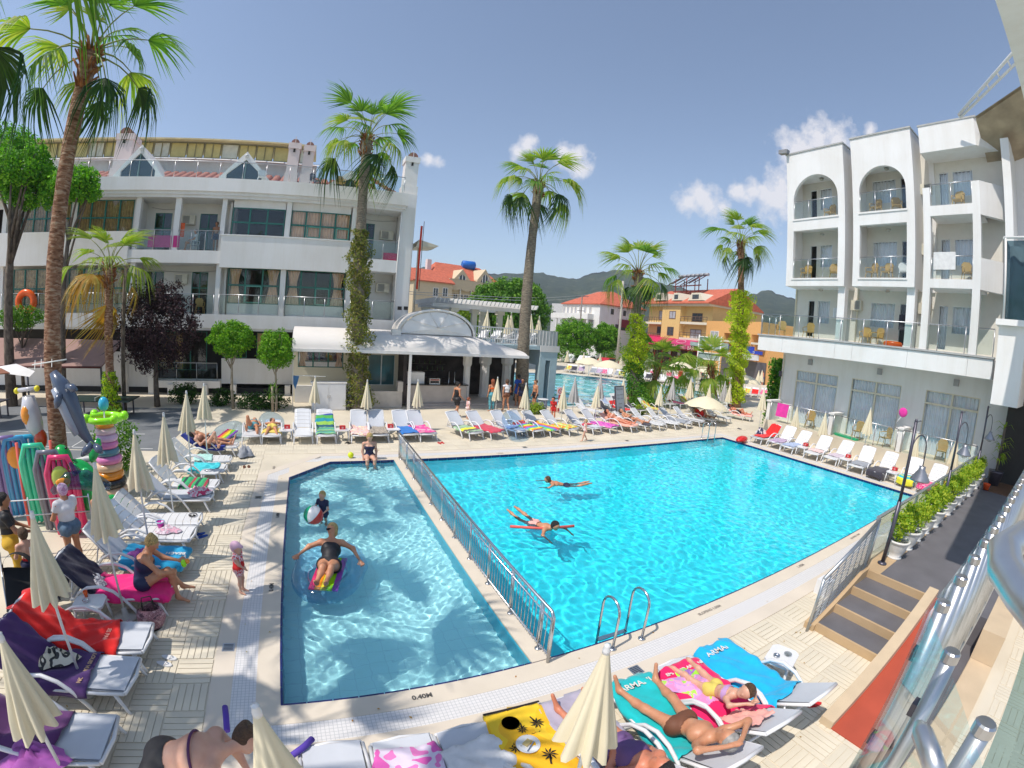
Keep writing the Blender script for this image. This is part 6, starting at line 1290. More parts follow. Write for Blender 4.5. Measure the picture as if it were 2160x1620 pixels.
blk = mat('black_swimwear',(.012,.012,.016),.6); nvy = mat('navy_swimwear',(.015,.02,.07),.6); wht = mat('white_cotton',(.75,.74,.76),.85); den = mat('denim_cloth',(.12,.19,.28),.9,vary=.25,scale=15); redc = mat('red_cloth',(.62,.02,.02),.8); yelc = mat('yellow_cloth',(.70,.55,.12),.8); bluec = mat('blue_cloth',(.02,.08,.38),.8); brnc = mat('brown_swimwear',(.16,.06,.03),.7); purc = mat('purple_swimwear',(.14,.07,.20),.7); must = mat('mustard_trousers',(.60,.36,.03),.85); aquac = mat('aqua_sarong',(.10,.32,.38),.85,vary=.3,scale=6)
T_ = lambda *tags: (lambda tg: np.isin(tg,tags))
def c_onepiece(m,top=.78): return ('swimsuit',m,lambda tg,t,sp,fr: (np.isin(tg,['pel','waist','chest','bust','glute']) & (sp < top)) | ((tg == 'th') & (t < .04)),.006)
def c_bottom(m,lo=.0): return ('bikini_bottom',m,lambda tg,t,sp,fr: np.isin(tg,['pel','glute']) & (sp < .2) | ((tg == 'th') & (t < .05)),.006)
def c_top(m): return ('bikini_top',m,lambda tg,t,sp,fr: (np.isin(tg,['bust','chest','waist']) & (sp > .56) & (sp < .74)),.006)
def c_shorts(m,L=.5): return ('shorts',m,lambda tg,t,sp,fr: (np.isin(tg,['pel','glute']) & (sp < .24)) | ((tg == 'th') & (t < L)),.014)
def c_shirt(m,arm=.5,low=.12): return ('shirt',m,lambda tg,t,sp,fr: (np.isin(tg,['pel','waist','chest','bust','sh']) & (sp > low)) | ((tg == 'ua') & (t < arm)),.013)
def c_trousers(m): return ('trousers',m,lambda tg,t,sp,fr: (np.isin(tg,['pel','glute']) & (sp < .24)) | (tg == 'th') | ((tg == 'calf')),.014)
def c_skirt(m): return ('skirt',m,lambda tg,t,sp,fr: (np.isin(tg,['pel','glute']) & (sp < .24)) | ((tg == 'th') & (t < .75)),.03)
# ================================================= SUN LOUNGERS, TABLES, PARASOLS, TOWELS
sling = mat('pale_grey_sling_mesh',(.56,.58,.62),.75,vary=.04,bump=.05,bscale=120)
SEAT,HZ,BL = 1.18,.335,.80
def lprof(s,ang):
 if s <= SEAT: return Vector((0,s,HZ)),Vector((0,0,1))
 if s <= SEAT + BL: return Vector((0,SEAT + (s-SEAT)*math.cos(ang),HZ + (s-SEAT)*math.sin(ang))),Vector((0,-math.sin(ang),math.cos(ang)))
 e = lprof(SEAT + BL,ang)[0]; d = s - SEAT - BL; return e + Vector((0,.045,-d)),Vector((0,1,0))
slat_me = {}
def slat_mesh(L_,key):
 if key in slat_me: return slat_me[key]
 b = MB(); xs = [-.30,-.24,-.1,.1,.24,.30]; zt = [.0,.012,.004,.004,.012,.0]; V = []
 for y in (-L_/2,L_/2):
  for k,x in enumerate(xs): V.append((x,y + .035*(1-(x/.3)**2) - .02,zt[k]))
 for y in (-L_/2,L_/2):
  for k,x in enumerate(xs): V.append((x,y + .035*(1-(x/.3)**2) - .02,zt[k]-.022))
 n = 6; F = []
 for k in range(n-1): F += [(k,k+1,n+k+1,n+k),(2*n+k+1,2*n+k,3*n+k,3*n+k+1),(k+1,k,2*n+k,2*n+k+1),(n+k,n+k+1,3*n+k+1,3*n+k)]
 F += [(0,n,3*n,2*n),(n-1+n,n-1,3*n-1,4*n-1)]; b.add(V,F,0,False); slat_me[key] = b.mesh('slat',wplastic); return slat_me[key]
def lounger_proto(kind,deg):
 a = math.radians(deg); t = thing('sun_lounger','x','sun lounger'); pl = wplastic
 b = MB()
 for s in (-1,1):
  b.tube([(s*.325,0.02,HZ-.03),(s*.335,.3,HZ-.035),(s*.335,SEAT+.05,HZ-.035),(s*.33,SEAT + .42,HZ-.05)],.024,6)
 b.tube([(-.32,.01,HZ-.03),(0,-.035,HZ-.03),(.32,.01,HZ-.03)],.026,6); b.tube([(-.33,SEAT+.4,HZ-.05),(.33,SEAT+.4,HZ-.05)],.02,6); b.tube([(-.33,.7,HZ-.06),(.33,.7,HZ-.06)],.015,5)
 b.build('frame',pl,t)
 b = MB(); e0,e1 = lprof(SEAT+.02,a)[0],lprof(SEAT+BL,a)[0]
 for s in (-1,1): b.tube([e0 + Vector((s*.315,0,-.03)),e1 + Vector((s*.30,0,-.02))],.022,6)
 b.tube([e1 + Vector((-.30,0,-.02)),e1 + Vector((0,.02,0)),e1 + Vector((.30,0,-.02))],.026,6); b.build('back_frame',pl,t)
 if deg > 8:
  for s in (-1,1): b = MB(); m_ = e0.lerp(e1,.55); b.tube([m_ + Vector((s*.29,0,-.04)),Vector((s*.3,m_.y + .1,HZ-.05))],.014,5); b.build('back_strut',pl,t)
 for s in (-1,1):
  b = MB(); b.tube([(s*.31,.16,HZ-.03),(s*.325,.12,.22),(s*.345,.05,.06),(s*.35,.02,.0)],[.03,.028,.022,.02],6); b.build('leg',pl,t)
  b = MB(); b.tube([(s*.345,SEAT + .32,HZ-.02),(s*.365,SEAT+.22,HZ+.10),(s*.37,SEAT+.05,HZ+.19),(s*.37,SEAT-.16,HZ+.21),(s*.37,SEAT-.36,HZ+.13),(s*.365,SEAT-.52,HZ-.03),(s*.36,SEAT-.64,.12),(s*.36,SEAT-.70,0)],[.02,.024,.026,.027,.026,.026,.026,.024],8); b.build('armrest',pl,t)
 if kind == 'P':
  n = 7; L_ = (SEAT-.02)/n
  for k in range(n): link('slat',slat_mesh(L_-.012,'seat'),t,loc=(0,.01 + (k+.5)*L_,HZ))
  n = 5; L_ = BL/n
  for k in range(n):
   p,nn = lprof(SEAT + .015 + (k+.5)*L_*.99,a); o = link('slat',slat_mesh(L_-.014,'back'),t,loc=p); o.rotation_euler = (a,0,0)
 else:
  b = MB(); b.grid(lambda u,v: (-.30 + .6*u,.01 + (SEAT-.02)*v,HZ + .008 - .02*math.sin(PI*u)*math.sin(PI*min(1,v*1.2))),4,6); b.box(-.30,.01,HZ-.03,.30,SEAT-.01,HZ-.021); b.build('seat',sling,t)
  b = MB(); b.grid(lambda u,v: tuple(lprof(SEAT + .01 + (BL-.02)*v,a)[0] + lprof(SEAT+.1,a)[1]*(.008 - .02*math.sin(PI*u)) + Vector((-.29 + .58*u,0,0))),4,4)
  b.grid(lambda u,v: tuple(lprof(SEAT + .01 + (BL-.02)*v,a)[0] - lprof(SEAT+.1,a)[1]*.03 + Vector((-.29 + .58*u,0,0))),2,2,flip=True); b.build('backrest',sling,t)
 return t
LP = {}; NL = {}
def lounger(label,x,y,rz,kind='P',deg=35,group='white sun loungers round the pools'):
 k = (kind,deg)
 if k not in LP: LP[k] = lounger_proto(kind,deg); o = LP[k]; o.location = (x,y,0); o.rotation_euler = (0,0,rz); o['label'] = label; o['group'] = group; NL[k] = proto_kids(o)
 else: o = copy_tree(LP[k],(x,y,0),rz,label,group,ch=NL[k])
 o['deg'] = deg; return o
def towel(label,lo,s0,s1,m,w_=.66,hang=.12,seed=1,dx=0.,skew=0.,lift=.018,cat='towel',tx=None,name='towel',wave=1.,s_in=None):
 """cloth laid along a lounger: follows seat and back, spills over the sides"""
 a = math.radians(lo['deg']); rng = random.Random(seed); ph = [rng.uniform(0,6.28) for _ in range(8)]; nu,nv = 22,max(12,int((s1-s0)*22)); ww = w_ + 2*hang
 def fn(u,v):
  e0,e1 = .03*math.sin(u*5 + ph[0]) + skew*(u-.5),.035*math.sin(u*6 + ph[1]) + skew*(u-.5)
  s = (s0 + e0)*(1-v) + (s1 + e1)*v; p,n = lprof(max(-.0,s) if s > 0 else 0,a); x = (u-.5)*ww*(1 - .04*math.sin(v*7 + ph[2])) + dx + .015*math.sin(v*9 + ph[3])
  if s < 0: p = Vector((0,-.03,HZ + s)); n = Vector((0,-1,0))
  r = wave*(.009*math.sin(u*13 + v*5 + ph[4]) + .008*math.sin(v*21 + u*4 + ph[5]) + .006*math.sin((u+v)*29 + ph[6])); over = abs(x) - .335
  q = p + n*(lift + max(0,r + .006));
  if over > 0: sd = 1 if x > 0 else -1; q = p + n*(lift*.6 - over*.92) + Vector((sd*(.345 + .02*math.sin(v*19 + ph[7]) + .02*over/.1),0,0)); return tuple(q)
  return (x,q.y,q.z)
 b = MB(); b.grid(fn,nu,nv); o = b.build(name,m,None,label=label,cat=cat); o.location = lo.location; o.rotation_euler = lo.rotation_euler
 md = o.modifiers.new('thick','SOLIDIFY'); md.thickness = .009; md.offset = 1
 if tx:
  body,size,s_,col,rot = tx; p,n = lprof(s_,a); ob = link('lettering',text_mesh(body,size,col,bold=.003),o); ob.location = p + n*(lift + .034); ob.rotation_euler = (a if s_ > SEAT else 0,0,rot)
 return o
def heap(label,p,size,m,seed=1,name='crumpled_cloth',cat='cloth',rz=0.):
 """clothes dropped in a heap: a folded, creased mound"""
 rng = random.Random(seed); ph = [rng.uniform(0,6.28) for _ in range(9)]; b = MB(); n = 20; mm = 7
 def r(a,k): return 1 + .22*math.sin(3*a + ph[0]) + .13*math.sin(5*a + ph[1]) + .07*math.sin(9*a + ph[2] + k)
 V = [(0,0,size[2]*(.75 + .2*math.sin(ph[3])))]
 for i in range(1,mm+1):
  q = i/mm
  for k in range(n):
   a = 2*PI*k/n; rr = q*r(a,i*.7); z = size[2]*max(0,(1-q**2.4)) * (.8 + .25*math.sin(a*4 + q*7 + ph[4]) + .2*math.sin(a*7 - q*11 + ph[5])) ; V.append((rr*size[0]*math.cos(a),rr*size[1]*math.sin(a),max(0.004,z)))
 F = [(0,1+k,1+(k+1) % n) for k in range(n)] + [(1+(i-1)*n+k,1+i*n+k,1+i*n+(k+1) % n,1+(i-1)*n+(k+1) % n) for i in range(1,mm) for k in range(n)]
 b.add(V,F,0,True); o = b.build(name,m,None,label=label,cat=cat); o.location = p; o.rotation_euler = (0,0,rz); return o
def side_table(label,x,y,rz=0.,things=()):
 t = thing('side_table',label,'side table',(x,y,0),rz,group='small white plastic tables between loungers'); b = MB(); c = .07; w2,d2 = .25,.21
 b.prism([(-w2+c,-d2),(w2-c,-d2),(w2,-d2+c),(w2,d2-c),(w2-c,d2),(-w2+c,d2),(-w2,d2-c),(-w2,-d2+c)],.385,.415); b.build('tabletop',wplastic,t)
 for sx in (-1,1):
  for sy in (-1,1): MB().tube([(sx*.19,sy*.15,.385),(sx*.22,sy*.18,.15),(sx*.235,sy*.195,0)],[.026,.022,.018],6).build('leg',wplastic,t)
 return t
redbox = mat('red_plastic_ashtray',(.60,.015,.02),.35)
def red_bin(label,x,y,z=.415,rz=0.):
 t = thing('red_bucket',label,'bucket',(x,y,z),rz,group='red advertising buckets'); b = MB(); b.prism([(-.11,-.07),(.11,-.07),(.11,.07),(-.11,.07)],.0,.13); b.build('body',redbox,t); MB().lathe([(.045,0),(.045,.003)],14,(0,0,0)).build('round_print',mat('pink_round_print',(.7,.25,.25),.5),t); k = proto_kids(t)[-1] if 0 else None
 o = [c for c in sc.objects if c.parent is t][-1]; o.location = (0,-.071,.065); o.rotation_euler = (PI/2,0,0); return t
def ashtray(label,x,y,z=.415,r=.05): t = thing('ashtray',label,'ashtray',(x,y,z)); b = MB(); b.lathe([(r*.8,0),(r,.012),(r,.028),(r*.8,.028),(r*.7,.01),(.0,.01)],14); b.build('dish',chrome,t); return t
canv = mat('cream_parasol_canvas',(.72,.64,.46),.85,vary=.04,scale=2,bump=.04,bscale=90); canvg = mat('grey_parasol_canvas',(.42,.41,.40),.85)
def parasol_meshes(m,seed=1,R=.215,top=1.0):
 rng = random.Random(seed); ph = [rng.uniform(0,6.28) for _ in range(8)]; n = 48; rows = 12; V = []
 for i in range(rows+1):
  q = i/rows;
  for k in range(n):
   a = 2*PI*k/n; lobe = .5 + .5*math.cos(8*a + .8*math.sin(2*a + ph[0]) + .6*q); amp = .52*q**.7
   r = .022 + R*(q**1.08)*(1 - amp*(1-lobe)**1.3)*(1 + .08*math.sin(a + ph[1]) + .05*math.sin(3*a + ph[2])); z = -q*top - (.05*lobe + .035*math.sin(a*2 + ph[3]))*max(0,q-.85)/.15
   V.append((r*math.cos(a),r*math.sin(a),z))
 b = MB(); b.add(V,[(i*n+k,(i+1)*n+k,(i+1)*n+(k+1) % n,i*n+(k+1) % n) for i in range(rows) for k in range(n)],0,True)
 b.add([(V[rows*n+k][0]*.6,V[rows*n+k][1]*.6,V[rows*n+k][2] + .10) for k in range(n)] + [V[rows*n+k] for k in range(n)],[(k,(k+1) % n,n+(k+1) % n,n+k) for k in range(n)],0,True)
 return b.mesh('canopy',m)
CAN = [parasol_meshes(canv,s) for s in (1,2,3)]; CANG = parasol_meshes(canvg,4)
fin_ = MB(); fin_.lathe([(.028,-.04),(.03,0),(.022,.03),(.026,.045),(.0,.055)],10); FIN = fin_.mesh('finial',wplastic)
bs_ = MB(); bs_.lathe([(.19,0),(.19,.05),(.05,.075),(.04,.2),(.0,.2)],16); BSE = bs_.mesh('base',mat('pale_concrete_base',(.5,.48,.44),.8)); POLES = {}
def parasol(label,p,H=2.1,Rr=1.,L_=1.0,grey=False,tilt=(0,0),group='closed cream parasols',z0=0.,k=0):
 t = thing('parasol',label,'parasol',(p[0],p[1],z0),k*1.1,group=group); t.rotation_euler = (tilt[0],tilt[1],k*1.1)
 if round(H,1) not in POLES: POLES[round(H,1)] = MB().tube([(0,0,0),(0,0,round(H,1)-.02)],.018,8).mesh('pole',alu)
 link('pole',POLES[round(H,1)],t); c = link('canopy',CANG if grey else CAN[k % 3],t,loc=(0,0,H-.02)); c.scale = (Rr,Rr,L_); link('finial',FIN,t,loc=(0,0,H)); link('base',BSE,t); return t
def open_parasol(label,p,H=1.75,R=1.15,group='open cream parasols',z0=0.,tilt=0.):
 t = thing('open_parasol',label,'parasol',(p[0],p[1],z0),0,group=group); t.rotation_euler = (tilt,0,0); n = 48; V = []
 for i in range(9):
  q = i/8
  for k in range(n): a = 2*PI*k/n; e = abs(math.cos(4*a)); r = R*q*(.93 + .07*e); V.append((r*math.cos(a),r*math.sin(a),H - .42*R*q**1.7*(1 - .10*(1-e)) - (.05 if i == 8 else 0)*.5))
 b = MB(); b.add(V,[(i*n+k,(i+1)*n+k,(i+1)*n+(k+1) % n,i*n+(k+1) % n) for i in range(8) for k in range(n)],0,True); b.build('canopy',canv,t)
 MB().tube([(0,0,0),(0,0,H)],.018,8).build('pole',alu,t)
 for k in range(8): a = 2*PI*k/8; MB().tube([(0,0,H-.35),(R*.5*math.cos(a),R*.5*math.sin(a),H - .42*R*.5**1.7 - .01)],.006,4).build('rib',alu,t)
 link('finial',FIN,t,loc=(0,0,H)); return t
# ---------------- cloths
def cl(name,c,**k): return mat(name,c,.92,vary=.10,scale=5,sheen=.2,**k)
RB = [(.75,.06,.04),(.85,.35,.02),(.85,.72,.05),(.15,.55,.12),(.05,.28,.62),(.35,.08,.45)]
t_green = stripes('green_striped_towel',[(.25,.55,.05),(.03,.12,.22),(.35,.62,.10),(.02,.30,.42),(.10,.45,.08),(.04,.10,.35)],1.9,1); t_print = stripes('pink_yellow_print_towel',[(.75,.62,.55),(.70,.25,.30),(.75,.70,.45),(.6,.5,.6)],9,mode='BLOTCH'); t_leo = stripes('leopard_print_towel',[(.10,.08,.07),(.50,.43,.34),(.30,.24,.18)],26,mode='BLOTCH')
t_blue = cl('bright_blue_towel',(.01,.16,.52)); t_pink = stripes('two_tone_pink_towel',[(.75,.22,.35),(.80,.05,.30),(.78,.35,.45)],3,mode='BLOTCH'); t_jam = stripes('green_black_yellow_towel',[(.35,.50,.32),(.12,.10,.08),(.80,.72,.03),(.30,.45,.28)],1.1,1); t_red = cl('dusty_red_towel',(.58,.05,.09)); t_rb = stripes('rainbow_striped_towel',RB,1.4,0); t_rb2 = stripes('rainbow_cross_striped_towel',RB,1.7,1)
t_yor = stripes('yellow_orange_print_towel',[(.80,.75,.10),(.80,.22,.03),(.45,.65,.12),(.75,.72,.3)],4,mode='BLOTCH'); t_mag = stripes('magenta_violet_striped_towel',[(.70,.04,.40),(.75,.18,.50),(.35,.06,.45),(.8,.1,.45)],4.5,0); t_peach = cl('peach_towel',(.78,.40,.30)); t_redb = cl('bright_red_towel',(.72,.012,.01)); t_purst = stripes('purple_white_striped_towel',[(.22,.05,.28),(.68,.62,.68)],9,1)
t_lb = cl('pale_blue_towel',(.36,.44,.62)); t_pst = stripes('pale_pink_striped_towel',[(.72,.42,.42),(.75,.65,.62)],12,1); t_lil = stripes('lilac_striped_towel',[(.48,.36,.46),(.66,.6,.64)],12,0); t_grey = cl('grey_towel',(.30,.32,.36)); t_char = cl('charcoal_towel',(.05,.045,.06)); t_tur = stripes('turquoise_and_yellow_towel',[(.02,.50,.56),(.02,.45,.52),(.02,.5,.56),(.75,.68,.04)],2.0,1); t_hot = stripes('hot_pink_print_towel',[(.80,.04,.22),(.80,.25,.35),(.75,.02,.2)],7,mode='BLOTCH')
t_aqua = stripes('aqua_print_towel',[(.02,.50,.58),(.05,.62,.68),(.02,.42,.5)],3,mode='BLOTCH'); t_grn = stripes('green_tartan_towel',[(.02,.42,.14),(.01,.05,.05),(.02,.38,.12),(.4,.03,.05),(.02,.3,.12)],2.6,1); t_sky = cl('cyan_blue_towel',(.01,.32,.58)); t_hp = cl('vivid_pink_towel',(.85,.015,.20)); t_navy = cl('black_navy_towel',(.012,.014,.04)); t_pur = cl('deep_purple_towel',(.07,.025,.13)); t_plum = cl('plum_towel',(.11,.03,.13)); t_mauve = cl('mauve_towel',(.40,.10,.40))
t_or = stripes('orange_palm_print_towel',[(.88,.50,.01),(.90,.58,.02),(.85,.46,.01)],2,mode='BLOTCH'); t_teal = cl('teal_towel',(.005,.46,.48)); t_vpink = cl('crimson_pink_towel',(.85,.01,.12)); t_cyan = cl('azure_towel',(.005,.42,.72)); t_lav = cl('lavender_grey_towel',(.42,.38,.47)); t_wh = cl('white_towel',(.72,.71,.70)); t_pkfl = stripes('pink_floral_towel',[(.75,.12,.45),(.70,.60,.72),(.8,.2,.5)],5,mode='BLOTCH'); t_salm = cl('salmon_towel',(.88,.42,.36)); t_cart = stripes('pink_lilac_print_robe',[(.75,.25,.50),(.55,.30,.60),(.85,.35,.6),(.4,.7,.1)],6,mode='BLOTCH',warp=1.)
inkw = mat('pale_lettering_print',(.72,.68,.62),.8); inkg = mat('gold_lettering_print',(.55,.36,.20),.8); inkr = mat('coral_lettering_print',(.85,.35,.28),.8)
# ---------------- row along the far edge of the main pool (heads away from the camera)
N = math.radians
rowA = [ # x, yaw, kind, back, label, towel material, towel range, towel label
(-1.5,2,'P',0,'flat white lounger under the sunbather with raised legs, leftmost in the far row',None,0,0,''),
(-.77,2,'P',10,'white lounger under the boy in yellow trunks in the far row',yelc,.35,1.0,'yellow towel under the boy in yellow trunks'),
(.39,1,'P',52,'empty slatted white lounger beside the green striped towel lounger',None,0,0,''),
(1.24,1,'P',50,'white lounger covered by the green striped towel',t_green,.1,1.75,'green and navy striped towel spread over a whole lounger'),
(2.5,-2,'S',48,'grey sling lounger with the pink and yellow print towel',t_print,.0,1.25,'pale pink and yellow printed towel on the far row'),
(3.2,-2,'S',48,'grey sling lounger with the leopard print towel',t_leo,.05,1.15,'dark leopard print towel in the far row'),
(4.4,6,'S',46,'grey sling lounger with the plain bright blue towel',t_blue,.05,1.1,'plain bright blue towel on a far row lounger'),
(5.1,10,'S',46,'grey sling lounger with the two tone pink towel',t_pink,.1,1.25,'two tone pink towel right of the plain blue towel'),
(7.05,20,'S',40,'white lounger with green black and yellow towel right of the gap in the far row',t_jam,.1,1.2,'green and black towel with yellow cross bands'),
(7.95,20,'S',40,'white lounger with the dusty red towel',t_red,.0,1.2,'dusty red towel hanging over a lounger foot'),
(9.05,20,'S',42,'grey lounger holding clothes beside the clear swim float',t_lb,.5,.9,'small pale cloth on the lounger beside the clear float'),
(9.85,20,'S',42,'grey lounger with the rainbow towel crossed by wavy stripes',t_rb2,.1,1.35,'rainbow towel with bands across in the far row'),
(10.65,24,'S',40,'grey lounger with the long striped rainbow towel',t_rb,.0,1.3,'rainbow towel with lengthwise stripes in the far row'),
(11.6,24,'S',40,'grey lounger with the yellow and orange print towel',t_yor,.1,1.1,'yellow towel with orange blotches behind the walking child'),
(12.85,24,'S',40,'lounger with small red cloth beside the magenta striped towel',t_red,.55,.85,'small red cloth on a grey lounger'),
(13.8,24,'S',40,'lounger with the magenta and violet striped towel',t_mag,.0,1.2,'magenta and violet striped towel in the far row'),
(15.05,30,'P',30,'lounger under the sunbather in peach beside the menu board',t_peach,.0,1.9,'peach towel under two sunbathers'),
(15.95,30,'P',30,'lounger under the second sunbather of the pair',t_char,.0,.35,'dark cloth hanging at the foot of the pair of sunbathers'),
(16.9,28,'P',42,'empty white lounger just right of the sunbathing pair',None,0,0,''),
(18.0,28,'P',42,'second empty white lounger right of the sunbathing pair',None,0,0,''),
(18.9,24,'S',40,'grey lounger under the left side of the open parasol',t_grey,.2,1.5,'grey towel under the open parasol'),
(20.1,22,'S',40,'grey lounger under the right side of the open parasol',None,0,0,''),
(21.35,20,'P',46,'white lounger beside the person in red',None,0,0,''),
(22.9,18,'P',46,'white lounger next to the far corner palm',None,0,0,''),
(25.4,24,'P',30,'white lounger under the pink towel and the couple near the hotel corner',t_salm,.0,1.6,'salmon pink towel on the lounger near the hotel corner')]
LA = []
for k,(x,yaw,kd,dg,lb,tm_,s0,s1,tl) in enumerate(rowA):
 o = lounger(lb,x,12.0 + (.0 if k < 20 else .15*(k-20)),N(yaw),kd,dg); LA.append(o)
 if tm_: towel(tl,o,s0,s1,tm_,seed=k,hang=.02 if s1-s0 < .6 else .07)
for x,lb in ((-.26,'small white table left of the empty slatted lounger in the far row'),(1.86,'small white table with a red bucket between green striped and printed towels'),(3.8,'small white table between the leopard and the blue towel')): side_table(lb,x,12.55)
red_bin('red bucket on the table right of the boy in yellow trunks',-.22,12.75); red_bin('red bucket between the green striped and the printed towel',1.86,12.6); red_bin('red bucket right of the leopard print towel',3.72,12.75)
for k,(px,py,lb) in enumerate([(665,795,'closed cream parasol in front of the white storage cabinet'),(775,803,'closed cream parasol behind the pink and yellow towel'),(882,803,'closed cream parasol behind the blue and pink towels'),(1050,797,'closed cream parasol beside the woman in a white vest'),(1110,810,'closed cream parasol at the foot of the leaning bare palm'),(1190,812,'closed cream parasol left of the menu board over the rainbow towels'),(1262,812,'closed cream parasol touching the menu board'),(1395,813,'closed cream parasol right of the short young palm'),(1498,813,'closed cream parasol left of the yellow green ivy palm'),(1540,812,'closed cream parasol right in front of the yellow green ivy palm')]):
 p = G(px,py,2.1); parasol(lb,(p.x,max(13.0,p.y) if k > 8 else p.y + .0,0),2.1,1.05,1.02,k=k)
q = G(1457,893); open_parasol('open cream parasol over grey loungers on the far deck',(q.x + .9,12.95),1.55,1.25)
# ---------------- row along the right edge of the main pool (heads to the right)
rowB = [(8.35,'S',42,'lounger with red towel and orange bag at the far end of the right row',t_redb,.2,1.95,'bright red towel draped over a backrest by the terrace wall',0),(7.3,'P',50,'lounger with the purple and white striped towel',t_purst,.0,1.1,'purple and white striped towel in the right row',0),(6.5,'P',48,'lounger with the pale blue towel',t_lb,.05,1.15,'pale blue towel in the right row',0),(5.2,'P',48,'lounger with the pink striped cloth',t_pst,.35,1.0,'pale pink striped cloth in the right row',0),(4.3,'P',48,'lounger with the lilac striped cloth',t_lil,.35,1.1,'lilac striped cloth in the right row',0),(2.95,'P',50,'lounger with the grey towel hanging off its side',t_grey,.15,1.05,'grey towel hanging off the side of a lounger',.12),(2.05,'P',50,'lounger with the charcoal towel reaching the ground',t_char,-.25,1.0,'charcoal towel hanging off the foot of a lounger',.2),(.75,'P',50,'lounger behind the turquoise and yellow towel',t_tur,-.22,.75,'turquoise towel with a yellow border in the right row',.1),(-.15,'P',50,'lounger with the hot pink towel nearest the lamp post',t_hot,-.15,.85,'hot pink print towel nearest the lamp post',.05)]
for k,(y,kd,dg,lb,tm_,s0,s1,tl,hg) in enumerate(rowB):
 o = lounger(lb,19.75 + .1*math.sin(k*2),y,N(-90 + (4 if k % 2 else -3)),kd,dg); towel(tl,o,s0,s1,tm_,seed=40+k,hang=hg)
for y,lb in ((5.85,'small white table between pale blue and pink towels in the right row'),(3.62,'small white table between the lilac and grey towels'),(1.4,'small white table between the charcoal and turquoise towels'),(-.85,'small white table at the near end of the right row')): side_table(lb,20.1,y,1.57); red_bin('red bucket on the %s' % lb[:60].replace('small ',''),20.5,y+.05,rz=-1.57)
for k,(px,py,lb) in enumerate([(1615,795,'closed cream parasol at the corner of the raised terrace'),(1682,858,'closed cream parasol in front of the first sliding window'),(1742,870,'closed cream parasol between the first and second sliding window'),(1838,856,'closed cream parasol in front of the second sliding window'),(1935,920,'closed cream parasol behind the nearest lamp post'),(2020,922,'closed cream parasol seen between the first two lamp posts')]):
 p = PX(px,py,22.1); parasol(lb,(22.1,p.y),max(1.9,min(2.5,p.z)),1.2,1.1,k=k+3)
p = G(1600,905); t_ring = MB();
def torus(b,c,R,r,ax='z',n=28,m=10,mi=0,a0=0,a1=2*PI,sq=1.):
 cl_ = abs(a1-a0-2*PI) < 1e-6; k = n if cl_ else n+1; f = {'z': lambda a: (R*math.cos(a),R*math.sin(a),0),'y': lambda a: (R*math.cos(a),0,R*math.sin(a)),'x': lambda a: (0,R*math.cos(a),R*math.sin(a))}[ax]
 b.tube([Vector(c) + Vector(f(a0 + (a1-a0)*i/n)) for i in range(k)],r,m,mi,closed=cl_); return b
MB().ball((0,0,.16),.22,14,8,sc_=(2.6,1.1,.75)).build('red_air_bed',mat('red_vinyl',(.65,.02,.02),.3),None,label='red rolled air bed lying before the first lounger of the right row',cat='air bed',loc=(19.2,8.75,0),rz=.3)
heap('dark and white beach bag on the red towel lounger',(20.75,8.75,.36),(.3,.25,.3),stripes('black_white_bag',[(.03,.03,.08),(.7,.65,.65)],5,mode='BLOTCH'),5,'beach_bag','bag')
t = thing('hanging_towel','pink towel hung over the terrace balustrade at the far end','towel',(23.08,9.0,1.78)); MB().grid(lambda u,v: (.05*math.sin(u*7)*v*.4 - .03 - .02*v,(u-.5)*.75 + .05*v,-.72*v),14,6).build('cloth',cl('bright_pink_cloth',(.75,.04,.35)),t)
# chairs on terraces and balconies
tan = mat('tan_wicker_plastic',(.52,.34,.12),.55,vary=.1); whc = wplastic
def chair_proto(m):
 t = thing('plastic_chair','x','chair'); b = MB(); b.grid(lambda u,v: (-.22 + .44*u,-.2 + .42*v,.43 + .012*math.sin(PI*u)),3,3); b.box(-.22,-.21,.40,.22,.22,.425); b.build('seat',m,t)
 b = MB(); b.prism([(-.2,.42),(.2,.42),(.24,.78),(.14,.90),(-.14,.90),(-.24,.78)],.215,.245,'y'); b.build('backrest',m,t)
 for sx in (-1,1):
  for sy in (-1,1): MB().tube([(sx*.2,sy*.18,.42),(sx*.25,sy*.24,0)],[.022,.016],5).build('leg',m,t)
  MB().tube([(sx*.23,.22,.68),(sx*.26,.0,.66),(sx*.25,-.2,.62),(sx*.22,-.2,.42)],.02,5).build('armrest',m,t)
 return t
CP = {}
def chair(label,x,y,z,rz,m=tan):
 if m.name not in CP: CP[m.name] = chair_proto(m); o = CP[m.name]; o.location = (x,y,z); o.rotation_euler = (0,0,rz); o['label'] = label; proto_kids(o)
 else: o = copy_tree(CP[m.name],(x,y,z),rz,label)
 o['group'] = 'plastic chairs on balconies and terraces'; return o
chair('tan chair with folded clothes behind the first terrace window',23.7,7.55,.73,-1.2); chair('tan chair at the middle terrace window beside the green float',23.7,4.7,.73,-1.6); chair('small tan stool chair right of the middle terrace window',23.65,3.2,.73,-2.2); chair('tan chair behind the last parasol on the terrace',23.7,.35,.73,-1.4)
chair('tan chair at the far left end of the first floor terrace',23.4,9.9,5.3,2.3); chair('tan chair with towel right of the far left terrace chair',23.5,8.2,5.3,2.6); chair('tan armchair beside the orange ring on the first floor terrace',23.5,4.9,5.3,-1.5); chair('second tan armchair beside the orange ring on the first floor',23.4,4.2,5.3,-1.9)
